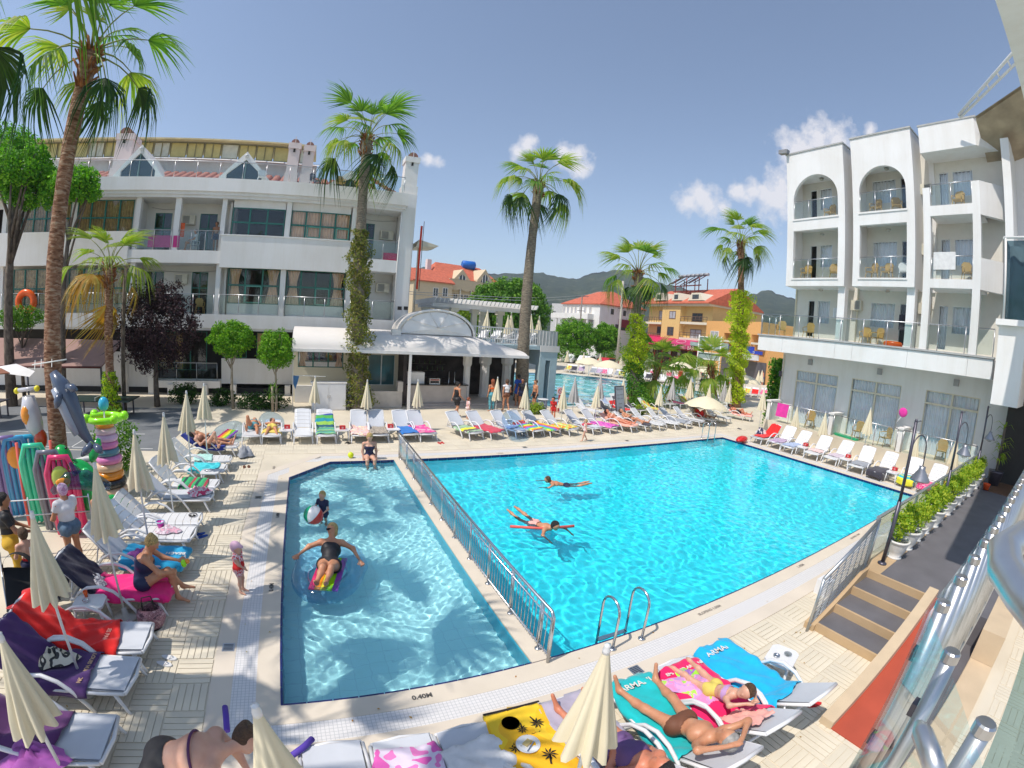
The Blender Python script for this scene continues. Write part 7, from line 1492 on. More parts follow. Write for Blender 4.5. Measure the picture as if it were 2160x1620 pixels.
for k,(y,z,lb) in enumerate([(8.5,8.42,'left tan chair on the second floor balcony of the end tower'),(6.8,8.42,'right tan chair on the second floor balcony of the end tower'),(4.7,8.42,'left tan chair on the second floor balcony of the middle tower'),(3.9,8.42,'right tan chair on the second floor balcony of the middle tower'),(.0,8.42,'tan chair on the second floor balcony of the near tower'),(7.1,11.6,'tan chair on the arched balcony of the end tower'),(4.5,11.6,'left tan chair on the arched balcony of the middle tower'),(3.4,11.6,'right tan chair on the arched balcony of the middle tower'),(.4,11.6,'tan chair on the third floor balcony of the near tower')]): chair(lb,23.4,y,z,-1.57 + .5*math.sin(k*2))
chair('white chair on the second floor balcony of the middle tower',23.4,3.05,8.42,-1.2,whc); chair('tan chair on the first floor balcony left of the green bay window',-6.0,22.9,4.5,.4); chair('tan chair on the roof terrace by the third dormer',1.6,22.6,11.95,.3); chair('white chair on the balcony with the orange cloth and man',-6.6,22.9,7.95,1.,whc); chair('dark chair on the left edge first floor balcony',-19.5,22.5,4.5,0.,darkm)
orv = mat('orange_vinyl',(.85,.12,.01),.25)
b = MB(); torus(b,(0,0,.1),.34,.13); b.build('orange_ring',orv,None,label='orange swim ring lying on the first floor terrace of the right block',cat='swim ring',loc=(23.2,3.3,5.38))
b = MB(); torus(b,(0,0,0),.52,.2,'y'); b.build('orange_ring',orv,None,label='large orange red swim ring hung on the left block first floor balcony',cat='swim ring',loc=PY(55,637,21.85))
t = thing('orange_cloth','orange cloth and dark bag hanging by the second floor balcony column','cloth',PY(382,470,22.6)); MB().grid(lambda u,v: ((u-.5)*.5,.02*math.sin(u*9),-.8*v),8,4).build('cloth',orv,t)
t = thing('pink_towel','pink towels hung inside the second floor glass balustrade','towel',PY(345,510,22.15)); MB().grid(lambda u,v: ((u-.5)*1.9,.02*math.sin(u*19),.35 - .65*v),16,4).build('cloth',cl('raspberry_cloth',(.6,.05,.25)),t)
for lb,px,py,Y,w_,h_,m in [('red and magenta towels on the right end second floor balcony',822,548,22.2,.8,.8,cl('magenta_red_cloth',(.65,.03,.12))),('white towel hung over the second floor balcony glass of the near tower',1992,550,0,1.0,.75,t_wh),('black and pink cloths on the first floor rail of the middle tower',1906,680,0,.5,.7,t_char),('white cloth drying on the first floor rail of the end tower',1763,660,0,.35,.5,t_wh)]:
 p = PY(px,py,Y) if Y else PX(px,py,22.55 if 'near tower' in lb else 23.6); t = thing('hanging_towel',lb,'towel',p,0 if Y else PI/2); MB().grid(lambda u,v: ((u-.5)*w_,.015*math.sin(u*11),h_*(.5-v)),10,4).build('cloth',m,t)
b = MB(); b.prism([(-.75,-.15),(.6,-.2),(.8,0),(.6,.2),(-.75,.15)],0,.09); b.build('green_float',mat('emerald_vinyl',(.02,.5,.22),.3),None,label='emerald green air bed lying on the terrace by the middle window',cat='air bed',loc=(23.5,5.25,.74),rz=1.3)
t = thing('toy_net','bright pink round toy on the dividing wall by the near window','toy',PX(1905,870,23.3)); b = MB(); b.ball((0,0,0),.22,12,8,sc_=(.4,1,1)); b.build('pink_disc',cl('bright_pink_cloth',(.75,.04,.35)),t); MB().tube([(0,0,-.1),(0,.3,-.6)],.02).build('stick',wplastic,t)
# ---------------- left row (heads to the left, feet to the small pool)
rowC = [(10.85,'P',35,'lounger under the couple lying beside the small pool deck'),(9.35,'P',45,'white lounger with a folded mint towel behind the turquoise one'),(8.45,'P',50,'white slatted lounger with the turquoise towel'),(7.15,'P',50,'white slatted lounger with the green patterned towel'),(6.4,'S',45,'grey lounger beneath the pink and red clothes'),(5.0,'P',45,'white slatted lounger with toys and a black pair of goggles'),(4.3,'P',45,'white slatted lounger with a pink bucket and pale clothes'),(3.35,'S',48,'grey sling lounger with the cyan blue towel'),(2.35,'S',45,'sling lounger with the vivid pink towel and seated woman'),(1.05,'S',38,'sling lounger with the bright red towel in the left row'),(.28,'S',42,'sling lounger with the deep purple lettered towel'),(-.72,'S',38,'sling lounger with the plum and mauve towels nearest the bottom left')]
LC = [lounger(lb,-1.82,y,N(90 + 3*math.sin(k*1.7)),kd,dg) for k,(y,kd,dg,lb) in enumerate(rowC)]
nb = cl('royal_blue_towel',(.02,.04,.28))
towel('royal blue towel under the couple in the left row',LC[0],.35,1.95,nb,seed=3); towel('mint towel folded on a white lounger in the left row',LC[1],.55,1.1,cl('mint_towel',(.40,.68,.62)),hang=0,seed=5); towel('turquoise towel with blue print in the left row',LC[2],.2,1.0,t_aqua,seed=7,hang=.1)
towel('green patterned towel hanging over a white lounger',LC[3],.25,1.0,t_grn,hang=.25,seed=9,skew=.1); towel('cyan blue towel under the pink ring in the left row',LC[7],-.12,1.15,t_sky,hang=.12,seed=11,wave=2.4,tx=('BEACH',.12,.12,inkw,PI/2));
towel('vivid pink towel under the seated woman',LC[8],-.1,1.25,t_hp,hang=.1,seed=13,wave=2.); towel('black navy towel thrown over the backrest behind the seated woman',LC[8],1.2,2.6,t_navy,hang=.02,seed=15,wave=1.8,tx=('ZARA',.1,1.3,inkw,PI/2))
towel('bright red lettered towel crumpled on a grey lounger',LC[9],.42,1.98,t_redb,hang=.1,seed=17,wave=3.,skew=.1,tx=('LOUIS PARIS',.09,.58,inkr,PI)); towel('deep purple lettered towel covering a lounger and its back',LC[10],.52,2.25,t_pur,hang=.1,seed=19,wave=2.2,tx=('LOUIS VUITTON',.075,.62,inkg,PI))
towel('plum towel covering the lounger nearest the bottom left',LC[11],.55,2.1,t_plum,hang=.09,seed=21,wave=1.6); heap('mauve cloth heaped on the edge of the plum towel',(-2.55,-1.05,.36),(.36,.22,.16),t_mauve,3)
heap('cream and black handbag lying on the purple towel',(-2.9,.42,.40),(.26,.18,.16),stripes('cream_black_bag',[(.68,.62,.48),(.05,.05,.05),(.7,.66,.55)],7,mode='BLOTCH'),8,'handbag','handbag')
heap('pale patterned clothes heap beside the pink towel',(-3.15,2.35,.38),(.24,.2,.12),stripes('grey_white_print',[(.7,.7,.72),(.25,.25,.3),(.7,.65,.68)],20,mode='BLOTCH'),12); heap('pink red and white clothes by the green towel lounger',(-2.15,6.4,.36),(.3,.22,.16),stripes('pink_white_print',[(.78,.3,.4),(.75,.66,.68),(.6,.05,.15)],9,mode='BLOTCH'),14)
heap('small pink and grey clothes on the white lounger with a bucket',(-2.35,4.35,.36),(.24,.2,.09),stripes('lilac_white_print',[(.72,.62,.68),(.45,.35,.42),(.75,.4,.5)],14,mode='BLOTCH'),16); heap('dark clothes heap hanging off the couple lounger foot',(-1.55,10.55,.05),(.28,.24,.32),t_grey,18); heap('pink ring shaped toy on the cyan towel',(-2.6,3.3,.38),(.22,.17,.1),t_mauve,20)
t = thing('toy_bucket','small pink and blue toy bucket on a white lounger','toy bucket',(-2.55,4.5,.35)); MB().lathe([(.06,0),(.085,.13),(.09,.13),(.06,.02)],14).build('bucket',mat('magenta_toy_plastic',(.65,.05,.45),.3),t); torus(MB(),(0,0,.13),.09,.012).build('rim',mat('pale_blue_toy_plastic',(.4,.6,.7),.3),t)
t = thing('swimming_goggles','black swimming goggles lying on a white lounger','goggles',(-2.0,5.05,.355)); b = MB(); [b.ball((x,0,.02),.035,8,5,sc_=(1,.8,.5)) for x in (-.04,.04)]; b.build('lens',mat('black_rubber',(.01,.01,.01),.3),t); torus(MB(),(0,.06,.01),.09,.008).build('strap',mat('black_rubber',(.01,.01,.01),.3),t)
side_table('white table with two ashtrays between turquoise and green towels',-2.15,7.85,0); ashtray('left steel ashtray on the table by the turquoise towel',-2.25,7.85); ashtray('right steel ashtray on the table by the turquoise towel',-2.05,7.9)
side_table('white table with one ashtray between the red and the pink towel',-2.95,1.72,.1); ashtray('steel ashtray on the table between red and pink towels',-3.0,1.72,r=.055); side_table('white table cut off by the bottom left corner',-3.1,-1.45,.1); side_table('second white table beneath the bottom left parasol pole',-2.3,-1.75,.3)
# woven bag on the ground by the seated woman
t = thing('beach_bag','brown and pink patterned beach bag standing by the pink towel lounger','bag',(-2.0,1.72,0),.4); bg_ = stripes('brown_pink_bag_cloth',[(.12,.06,.08),(.38,.20,.24),(.25,.12,.14),(.5,.32,.34)],16,mode='BLOTCH')
b = MB(); b.grid(lambda u,v: ((.17 + .05*math.sin(PI*v))*math.cos(2*PI*u)*(1 + .08*math.sin(6*PI*u + 4*v)),(.11 + .03*math.sin(PI*v))*math.sin(2*PI*u),.34*v + .02*math.sin(4*PI*u)*v),24,6); b.lathe([(.0,.005),(.15,.005)],12); b.build('body',bg_,t)
for y in (-.07,.07): MB().tube([(-.1,y,.33),(-.07,y,.48),(.07,y,.48),(.1,y,.33)],.01,5).build('strap',mat('black_strap',(.02,.02,.02),.6),t)
heap('white and pink plastic bag on the ground beside the beach bag',(-2.3,1.55,0),(.12,.11,.2),stripes('white_pink_carrier',[(.72,.7,.74),(.75,.1,.4),(.7,.7,.74)],8,mode='BLOTCH'),23,'carrier_bag','bag')
# parasols of the left row
for k,(px,py,z,lb) in enumerate([(430,812,2.45,'closed cream parasol farthest back left of the lilo'),(393,828,2.5,'closed cream parasol behind the lying couple'),(345,875,2.45,'closed cream parasol over the turquoise towel lounger'),(283,912,2.5,'closed cream parasol beside the stack of swim rings'),(200,983,2.45,'closed cream parasol hiding the boy by the inflatables'),(68,1087,2.4,'closed cream parasol standing in the bright red towel')]):
 p = G(px,py,z); parasol(lb,(p.x,p.y),z,1.08,.95,k=k)
p = G(2,1345,1.92); parasol('closed cream parasol cut off by the left edge at the bottom',(p.x,p.y),1.92,1.05,.93,k=5)
# ---------------- bottom row (heads to the camera, feet to the pool edge)
rowD = [(.55,-.95,'S',15,'grey lounger in the bottom row beside the bending woman'),(1.27,-1.02,'S',15,'grey lounger with the pink floral towel'),(1.95,-1.05,'S',15,'grey lounger with the crumpled white towel'),(2.55,-1.0,'S',25,'grey lounger with the orange palm tree towel'),(3.15,-1.05,'S',30,'lounger under the lavender towel and reclining woman'),(4.1,-1.12,'S',30,'lounger with the teal towel and the sunbather with raised arms'),(4.88,-1.12,'S',35,'lounger with the crimson pink towel and the little girl'),(5.6,-1.15,'S',35,'lounger with the azure lettered towel at the right end')]
yawD = [180,180,180,178,184,178,176,178]
LD = [lounger(lb,x,y,N(yawD[k]),kd,dg) for k,(x,y,kd,dg,lb) in enumerate(rowD)]
towel('pink floral towel with a white corner on the bottom row',LD[1],.15,1.1,t_pkfl,hang=.0,seed=31); towel('white towel crumpled on the bottom row',LD[2],.25,1.2,t_wh,hang=.05,seed=33,wave=3)
to = towel('orange towel printed with black palm trees',LD[3],-.05,1.9,t_or,hang=.06,seed=35)
pk_ = mat('black_towel_print',(.02,.015,.015),.9)
for k,(x,s,sc2,rz) in enumerate([(-.17,.30,1.,.3),(.02,.33,.8,-.2),(.19,.55,.9,.5),(-.1,.75,1.1,2.8)]):
 b = MB(); b.add([(-.008,-.12,0),(.008,-.12,0),(.01,0,0),(-.01,0,0)],[(0,1,2,3)])
 for q in range(9): a = 2*PI*q/9; d = Vector((math.cos(a),math.sin(a),0)); e = Vector((-d.y,d.x,0)); b.add([Vector((0,0,0)),d*.045 + e*.012,d*.085 - e*.01,d*.04 - e*.008],[(0,1,2,3)])
 o = b.build('palm_print',pk_,to); o.location = (x,s,HZ + .045); o.rotation_euler = (0,0,rz); o.scale = (sc2,)*3
b = MB(); b.lathe([(.0,0),(.1,0)],20); o = b.build('sun_print',mat('pale_sun_print',(.72,.66,.5),.9),to); o.location = (.1,.2,HZ+.042)
b = MB(); [b.tube([(x-.05,0,0),(x-.025,.012,0),(x,0,0),(x+.025,.012,0),(x+.05,0,0)],.004,4) for x in (-.05,.1)]; o = b.build('bird_print',pk_,to); o.location = (-.05,.42,HZ+.045)
MB().box(-.34,0,0,.34,.03,.002).build('border_print',pk_,to).location = (0,-.02,HZ + .04)
towel('lavender grey towel under the reclining woman at the bottom',LD[4],-.05,1.1,t_lav,hang=.1,seed=37,wave=2); towel('teal lettered towel under the sunbather',LD[5],-.02,1.4,t_teal,hang=.08,seed=39,wave=1.6,tx=('ARMANI',.13,.16,inkw,PI)); towel('crimson pink lettered towel under the little girl',LD[6],.1,1.5,t_vpink,hang=.1,seed=41,wave=2.,tx=('EMPORIO ARMANI',.075,.24,inkw,PI)); towel('azure lettered towel on the last lounger of the bottom row',LD[7],.0,1.5,t_cyan,hang=.1,seed=43,wave=2.8,skew=.12,tx=('ARMANI',.14,.18,inkw,PI))
def ploc(o,x,s,dz=0.): R = Matrix.Rotation(o.rotation_euler.z,3,'Z'); p,n = lprof(s,math.radians(o['deg'])); return Vector(o.location) + R @ (p + n*dz + Vector((x,0,0)))
heap('pink and lilac cartoon print robe spread beside the little girl',ploc(LD[6],.08,.62,.03),(.26,.42,.10),t_cart,45,rz=.5); heap('lime green and purple cloth on the crimson pink towel',ploc(LD[6],.05,.35,.035),(.17,.14,.07),stripes('lime_purple_print',[(.30,.75,.03),(.35,.15,.5),(.35,.8,.05)],8,mode='BLOTCH'),47); towel('salmon pink towel hung over the backrest of the girls lounger',LD[6],1.25,1.8,t_salm,w_=.36,hang=0.,seed=49,dx=.1,lift=.045,wave=2.)
side_table('white table with ashtray and glass right of the azure towel',6.22,-2.0,.3); ashtray('steel ashtray on the table right of the azure towel',6.14,-1.95); t = thing('glass_dish','clear glass dish on the table right of the azure towel','dish',(6.3,-2.04,.415)); MB().lathe([(.03,0),(.06,.035),(.055,.035),(.0,.006)],14).build('dish',glass_mat('clear_dish',(.9,.92,.92),.8),t)
p = G(1275,1372,2.4); parasol('closed cream parasol in the bottom centre before the reclining woman',(p.x+.02,p.y),2.4,1.12,.97,k=1); p = G(541,1500,2.5); parasol('closed cream parasol between the bending woman and the bottom row',(p.x,p.y),2.5,1.12,.97,k=2)
t = thing('swim_fin','violet foam noodle end at the bottom beside the bending woman','pool noodle',G(480,1520,.3)); MB().tube([(-.03,.16,.05),(0,0,.08),(.02,-.2,.05)],.035,10).build('noodle',mat('violet_foam',(.10,.05,.38),.8),t)
t = thing('swim_fin','violet foam noodle piece left of the pink floral towel','pool noodle',G(632,1580,.35)); MB().tube([(.14,.12,0),(.05,0,.03),(-.14,-.12,0)],.035,10).build('noodle',mat('violet_foam',(.10,.05,.38),.8),t)
t = thing('dinner_plate','white plate with food and cutlery on the orange towel','plate',ploc(LD[3],.05,.55,.03)); MB().lathe([(.05,0),(.13,.02),(.128,.024),(.05,.008),(.0,.008)],20).build('dish',mat('white_china',(.78,.78,.76),.2),t); MB().rbox((.0,.02,.02),(.09,.06,.02),rz=.5).build('food',mat('yellow_bread',(.65,.5,.2),.8),t); MB().rbox((.01,-.04,.022),(.16,.014,.004),rz=.7).build('knife',chrome,t)
# towel over the bending woman's lounger, blue cloth
towel('pale violet blue cloth under the bending woman',LD[0],.5,1.6,cl('periwinkle_cloth',(.22,.26,.55)),w_=.4,hang=.0,dx=.25,seed=51)
# ---------------- second terrace of loungers round the far pool and on the roof terrace
fb = MB()
def far_lounger_mesh(tm_=None):
 b = MB(); a = .75
 b.box(-.31,0,.30,.31,1.2,.34,0); e = .75; dy,dz = e*math.cos(a),e*math.sin(a); b.add([(-.3,1.2,.31),(.3,1.2,.31),(.3,1.2+dy,.31+dz),(-.3,1.2+dy,.31+dz),(-.3,1.23,.29),(.3,1.23,.29),(.3,1.23+dy,.29+dz),(-.3,1.23+dy,.29+dz)],[(0,1,2,3),(7,6,5,4),(0,3,7,4),(1,5,6,2),(3,2,6,7)],0)
 for sx in (-1,1): b.tube([(sx*.31,.1,.3),(sx*.34,.02,0)],.025,4,0); b.tube([(sx*.34,1.4,.35),(sx*.36,1.1,.55),(sx*.36,.8,.4),(sx*.35,.55,0)],.025,4,0)
 if tm_: b.box(-.33,.1,.345,.33,1.15,.36,1); b.add([(-.32,1.15,.36),(.32,1.15,.36),(.32,1.15+.6*dy,.38+.6*dz),(-.32,1.15+.6*dy,.38+.6*dz)],[(0,1,2,3)],1)
 return b.mesh('far_lounger',[wplastic,tm_ or wplastic])
FL = [far_lounger_mesh(m) for m in (None,t_lb,t_redb,t_purst,t_char,t_yor,t_hot,t_grey,None)]; FN = ['bare white','pale blue towelled','bright red towelled','purple striped','dark towelled','yellow towelled','pink towelled','grey towelled','plain white']
rg = random.Random(12); cnt = 0
def farrow(a,c,n,face,tag_):
 global cnt
 a,c = Vector(a),Vector(c)
 for k in range(n):
  p = a.lerp(c,(k+.5)/n) + Vector((rg.uniform(-.15,.15),rg.uniform(-.15,.15))); i = rg.randrange(len(FL)); cnt += 1
  link('sun_lounger',FL[i],None,label='%s lounger, %s %s' % (FN[i] if i != 8 else 'bare white',ords[k] + ' from the left',tag_),cat='sun lounger',group='loungers %s' % tag_,loc=(p.x,p.y,0),rz=face + rg.uniform(-.12,.12))
far = FP
farrow(far[7] + Vector((1.2,1.6)),far[6] + Vector((1.4,1.5)),3,-.7,'at the left end of the far pool'); farrow(far[6] + Vector((1.6,1.2)),far[5] + Vector((1.6,1.2)),6,-.75,'under the far open parasols'); farrow(far[5] + Vector((1.5,1.5)),far[4] + Vector((1.6,1.2)),6,-.8,'beyond the far pool near the lime ivy palm')
farrow((36,31),(41,26.8),7,-.9,'on the terrace right of the far pool'); farrow((40,36),(46,30),8,-.9,'before the yellow green hedge'); farrow((34,37.5),(40,34.5),6,-.8,'below the billboard'); farrow((36.5,22),(41.5,19),6,-1.1,'beside the right hotel corner')
farrow((17.5,17.2),(29,16.8),12,.1,'along the near rim of the far pool'); farrow((14.8,15.4),(20.5,15.4),5,.3,'in the row behind the menu board')
def farpar(pts,lbf,op=False,grey=False,z0=0.):
 for k,(px,py,z,rel) in enumerate(pts):
  p = G(px,py,z + z0)
  if op: open_parasol('open cream parasol ' + rel,(p.x,p.y),z,1.5,z0=z0,group='open parasols round the far pool')
  else: parasol('closed %s parasol %s' % ('grey' if grey else 'cream',rel),(p.x,p.y),z,1.35,1.2,grey=grey,k=k,z0=z0,group='closed parasols round the far pool')
farpar([(1198,740,2.3,'leftmost beyond the far pool'),(1232,744,2.3,'behind the left open parasol beyond the far pool'),(1267,746,2.3,'between two open parasols beyond the far pool'),(1311,750,2.3,'just left of the lime ivy palm'),(1323,758,2.3,'touching the lime ivy palm'),(1475,770,2.3,'below the billboard legs'),(1571,777,2.3,'right of the yellow green ivy palm'),(1601,782,2.3,'first of two near the ivy column'),(1608,781,2.3,'second of two near the ivy column'),(1458,798,2.2,'standing at the far pool right rim'),(1316,800,2.2,'standing between the far pool and the lime ivy palm')],0)
farpar([(1244,754,2.1,'left of the pair beyond the far pool'),(1285,760,2.1,'right of the pair beyond the far pool'),(1438,763,2.1,'beside the short young palm beyond the pool'),(1487,772,2.1,'behind the bushy young palm'),(1575,792,2.1,'right of the yellow green ivy palm on the far terrace')],0,op=True)
farpar([(1214,797,2.2,'standing at the near left rim of the far pool'),(1268,793,2.2,'behind the menu board at the far pool'),(1421,800,2.2,'at the far pool behind the young palm'),(1530,806,2.1,'behind the yellow green ivy palm trunk'),(1566,800,2.1,'on the far terrace right of the ivy palm')],0,grey=True)
for k,(px,py) in enumerate([(1029,655),(1079,660),(1072,667),(1114,667),(1121,664),(1138,667)]):
 p = PY(px,py,23.0 + .5*(k % 2)); parasol('closed cream parasol on the roof terrace, %s from the left' % ords[k],(p.x,23.0 + .5*(k % 2)),min(2.4,p.z - 3.42),1.2,1.1,k=k,z0=3.42,group='closed parasols on the raised terrace')
for k in range(5): link('sun_lounger',FL[0],None,label='bare white lounger, %s from the left on the raised terrace' % ords[k],cat='sun lounger',group='loungers on the raised terrace',loc=(10.3 + k*.85,22.4,3.42),rz=-.9)
# menu board between loungers and far pool
q = G(1288,890); t = thing('menu_board','tall dark framed pool sign board leaning back behind the loungers','sign board',(q.x + .1,13.6,0),.35); t.rotation_euler = (-.18,0,.35); MB().box(-.38,-.02,.25,.38,.02,1.95).build('board',mat('pale_grey_board',(.45,.47,.50),.5),t); b = MB(); b.box(-.42,-.03,.2,-.38,.03,2.0); b.box(.38,-.03,.2,.42,.03,2.0); b.box(-.38,-.03,1.95,.38,.03,2.0); b.box(-.38,-.03,.2,.38,.03,.25); b.build('frame',darkm,t)
for txt,z,s in (('POOL BAR',1.82,.13),('Open Hours',1.55,.11),('10:00 - 24:00',1.35,.10),('Snacks',1.1,.11),('Drinks',.9,.11),('Ice Cream',.7,.11)):
 o = link('lettering',text_mesh(txt,s,inkm),t); o.location = (0,-.025,z); o.rotation_euler = (PI/2,0,0)
for sx in (-.36,.36): MB().tube([(sx,.02,1.7),(sx*1.1,.55,.0)],.02,5).build('leg',darkm,t)
# cafe table and chair at the far pool corner
t = thing('bar_table','small round table with dark checked sides beside the tower','table',G(1143,870)); MB().lathe([(.3,.72),(.3,.75)],16).build('tabletop',wplastic,t); MB().lathe([(.24,0),(.26,.72)],12).build('skirt',stripes('dark_check',[(.03,.04,.08),(.35,.38,.45)],12,2),t)
q = G(1150,872); chair('white chair by the far pool beside the checked table',q.x + .9,q.y,0,-1.3,whc)
t = thing('notice_sign','white no diving sign with red post at the far pool edge','sign',G(1178,868)); MB().box(-.2,-.01,.95,.2,.01,1.4).build('plate',wplastic,t); b = MB(); torus(b,(0,-.02,1.17),.13,.018,'y',20,5); b.rbox((0,-.02,1.17),(.24,.02,.03),ry=.8); b.build('red_ring',redbox,t); MB().box(-.07,-.01,0,.07,.02,.95).build('post',mat('red_painted_post',(.55,.05,.04),.5),t);
# ================================================= INFLATABLES ON SALE
def vin(n,c,r=.22,a=None): return mat(n,c,r,vary=.08,coat=.4)
vgreen,vblue,vsky,vmint,vgrey,vpink,vpurp,vorg,vneon,vblack = vin('turtle_green_vinyl',(.01,.38,.08)),vin('blue_vinyl',(.05,.28,.55)),vin('sky_vinyl',(.04,.45,.68)),vin('mint_vinyl',(.05,.62,.36)),vin('grey_vinyl',(.16,.17,.22)),vin('pink_vinyl',(.75,.03,.16)),vin('violet_vinyl',(.22,.15,.36)),vin('amber_vinyl',(.85,.30,.02)),vin('neon_green_vinyl',(.32,.85,.01)),vin('black_vinyl',(.02,.02,.025))
vclear = glass_mat('clear_float_vinyl',(.80,.90,1),.93,.06); vcb = glass_mat('clear_blue_vinyl',(.55,.72,.95),.85,.08)
def lilo(label,p,rz,m,h=1.75,w_=.72,lean=.12,extra=None,tubes=5):
 t = thing('inflatable_lilo',label,'air bed',p,rz,group='inflatable mats standing in the sales rack'); t.rotation_euler = (lean,0,rz)
 for k in range(tubes): x = (k-(tubes-1)/2)*w_/tubes; e = .16*(abs(k-(tubes-1)/2)/(tubes/2))**2; MB().tube([(x,0,.02),(x,0,.08),(x,0,h-.35-e),(x,0,h-e)],[w_/tubes*.3,w_/tubes*.56,w_/tubes*.56,w_/tubes*.3],8).build('air_tube',m,t)
 b = MB(); b.tube([(-w_/2,.0,.05),(-w_/2-.01,0,h*.8),(-w_*.3,0,h),(w_*.3,0,h),(w_/2+.01,0,h*.8),(w_/2,0,.05)],.065,8); b.build('rim',m,t)
 if extra: MB().ball((0,-.06,h-.42),.26,12,8,sc_=(.8,.25,1)).build('window',extra,t)
 return t
for k,(px,py,m,ex,lb) in enumerate([(14,950,vpurp,None,'violet lilo leftmost in the rack, cut by the frame edge'),(34,945,vblue,vorg,'blue lilo with an orange oval, second from the left in the rack'),(58,935,vsky,None,'tall sky blue lilo in the rack beside the blue one'),(74,948,vmint,None,'mint green lilo in the middle of the rack'),(104,956,vgrey,None,'dark grey lilo with a headrest in the rack'),(128,960,vpink,vin('lime_window_vinyl',(.5,.6,.1)),'pink lilo with a lime yellow window in the rack')]):
 p = G(px,py,1.72); e_ = (p - CO).xy.normalized() * (5-k)*.14; lilo(lb,(p.x + e_.x,p.y + e_.y,0),.5 - .05*k,m,h=1.75 + .03*(5-k),w_=.6,extra=ex)
t = thing('sales_rack','thin white wire rack holding the inflatable mats','rack',(-5.0,4.2,0));
for z in (.45,.8,1.1): MB().tube([(-1.3,-.6,z),(1.1,.0,z)],.012,5).build('wire',wplastic,t)
for x,y in ((-1.3,-.6),(1.1,0),(-.1,-.3)): MB().tube([(x,y,0),(x,y,1.15)],.014,5).build('upright',wplastic,t)
q = G(172,1010,1.1); t = thing('turtle_float','large green turtle float hung upright right of the pink lilo','inflatable',(q.x,q.y,.95)); t.rotation_euler = (1.2,-.35,.5)
MB().ball((0,0,0),.5,18,10,sc_=(.85,1.2,.35)).build('shell',vgreen,t); MB().ball((-.1,.72,.05),.22,14,8,sc_=(.9,1.25,.8)).build('head',vgreen,t)
for x,y,a in ((-.5,.35,.7),(.45,.4,-.8),(-.4,-.5,2.4),(.4,-.5,-2.4)): b = MB(); b.ball((0,.2,0),.2,10,6,sc_=(.6,1.4,.3)); o = b.build('flipper',vgreen,t); o.location = (x,y,0); o.rotation_euler = (0,0,a)
for x,y in ((-.2,.25),(.2,.2),(0,0),(-.2,-.25),(.2,-.3),(0,.4)): MB().ball((x,y,.15),.11,8,5,sc_=(1,1,.4)).build('shell_patch',vin('light_turtle_vinyl',(.03,.55,.16)),t)
for x in (-.22,.04): MB().ball((x,.84,.15),.035,8,5).build('eye',vblack,t)
pts = [PY(*p,5.2) for p in ((112,785),(128,812),(146,845),(160,880),(174,910),(190,932),(205,945))]; t = thing('whale_float','big grey whale float strapped to the very tall palm','inflatable',pts[0])
MB().tube(pts,[.09,.19,.21,.18,.13,.08,.04],14).build('body',vin('slate_vinyl',(.075,.10,.16)),t,True); MB().tube([p + Vector((-.08,-.12,-.05)) for p in pts[1:5]],[.10,.14,.12,.07],10).build('belly',vin('pale_grey_vinyl',(.32,.36,.45)),t,True)
for a,c in (((126,830),(118,862)),((142,815),(162,822)),((200,940),(216,955)),((195,935),(172,962))): A_,C_ = PY(*a,5.0),PY(*c,4.9); b = MB(); b.tube([A_,A_.lerp(C_,.6),C_],[.07,.09,.03],8); b.build('fin',vin('slate_vinyl',(.075,.10,.16)),t,True)
pts = [PY(*p,5.6) for p in ((60,835),(64,868),(74,900),(86,926))]; t = thing('jet_ski_float','white and orange jet ski float leaning on the left of the tall palm','inflatable',pts[0]); MB().tube(pts,[.14,.23,.2,.08],12).build('hull',vin('pearl_vinyl',(.55,.55,.6)),t,True)
MB().ball(pts[1] + Vector((-.02,-.12,-.05)),.15,10,6,sc_=(.9,1,1.5)).build('orange_panel',vorg,t,True); MB().ball(pts[3],.17,10,6,sc_=(.9,1,1.4)).build('nose',vin('red_orange_vinyl',(.7,.08,.02)),t,True); a_ = pts[0] + Vector((0,-.05,.12)); MB().tube([a_ + Vector((-.25,0,0)),a_ + Vector((.25,0,.06))],.045,8).build('handlebar',vin('pearl_vinyl',(.55,.55,.6)),t,True)
for s in (-1,1): MB().ball(a_ + Vector((s*.27,0,.03*s + .02)),.07,8,6).build('grip',mat('yellow_vinyl',(.8,.7,.02),.3),t,True)
q = G(168,1030,1.25); t = thing('dolphin_float','clear pale blue dolphin float with a rainbow seat above the rack','inflatable',(q.x,q.y,1.15),.5); MB().tube([(-.55,0,.1),(-.2,0,.28),(.15,0,.25),(.42,0,.12),(.62,0,.05)],[.06,.18,.2,.16,.07],12).build('body',vcb,t); MB().tube([(0,0,.4),(-.12,0,.62)],[.1,.03],8).build('fin',vcb,t); MB().ball((-.3,-.1,.3),.1,10,6,sc_=(1.5,.4,.8)).build('rainbow_seat',vorg,t)
for p,c in (((33,940),'coral foam noodle end sticking up at the left of the rack'),((104,935),'coral foam noodle between the grey lilo and the turtle')): q = G(*p,1.8); MB().tube([(0,0,0),(0,.04,1.85)],.035,8).build('pool_noodle',mat('coral_foam',(.75,.12,.10),.8),None,label=c,cat='pool noodle',loc=(q.x,q.y,0))
cols = [(vin('white_orange_vinyl',(.72,.5,.35)),'lime and white'),(vblack,'black tyre patterned'),(vorg,'amber orange'),(vin('clear_peach',(.75,.5,.32)),'peach'),(vin('rose_vinyl',(.75,.22,.5)),'rose'),(vin('teal_grey_vinyl',(.10,.25,.33)),'teal grey'),(vin('rose_vinyl',(.75,.22,.5)),'upper rose'),(vin('lilac_vinyl',(.7,.45,.7)),'lilac'),(vin('pale_pink_vinyl',(.78,.55,.65)),'pale pink'),(vorg,'small orange'),(vneon,'neon green armed')]
z = .12
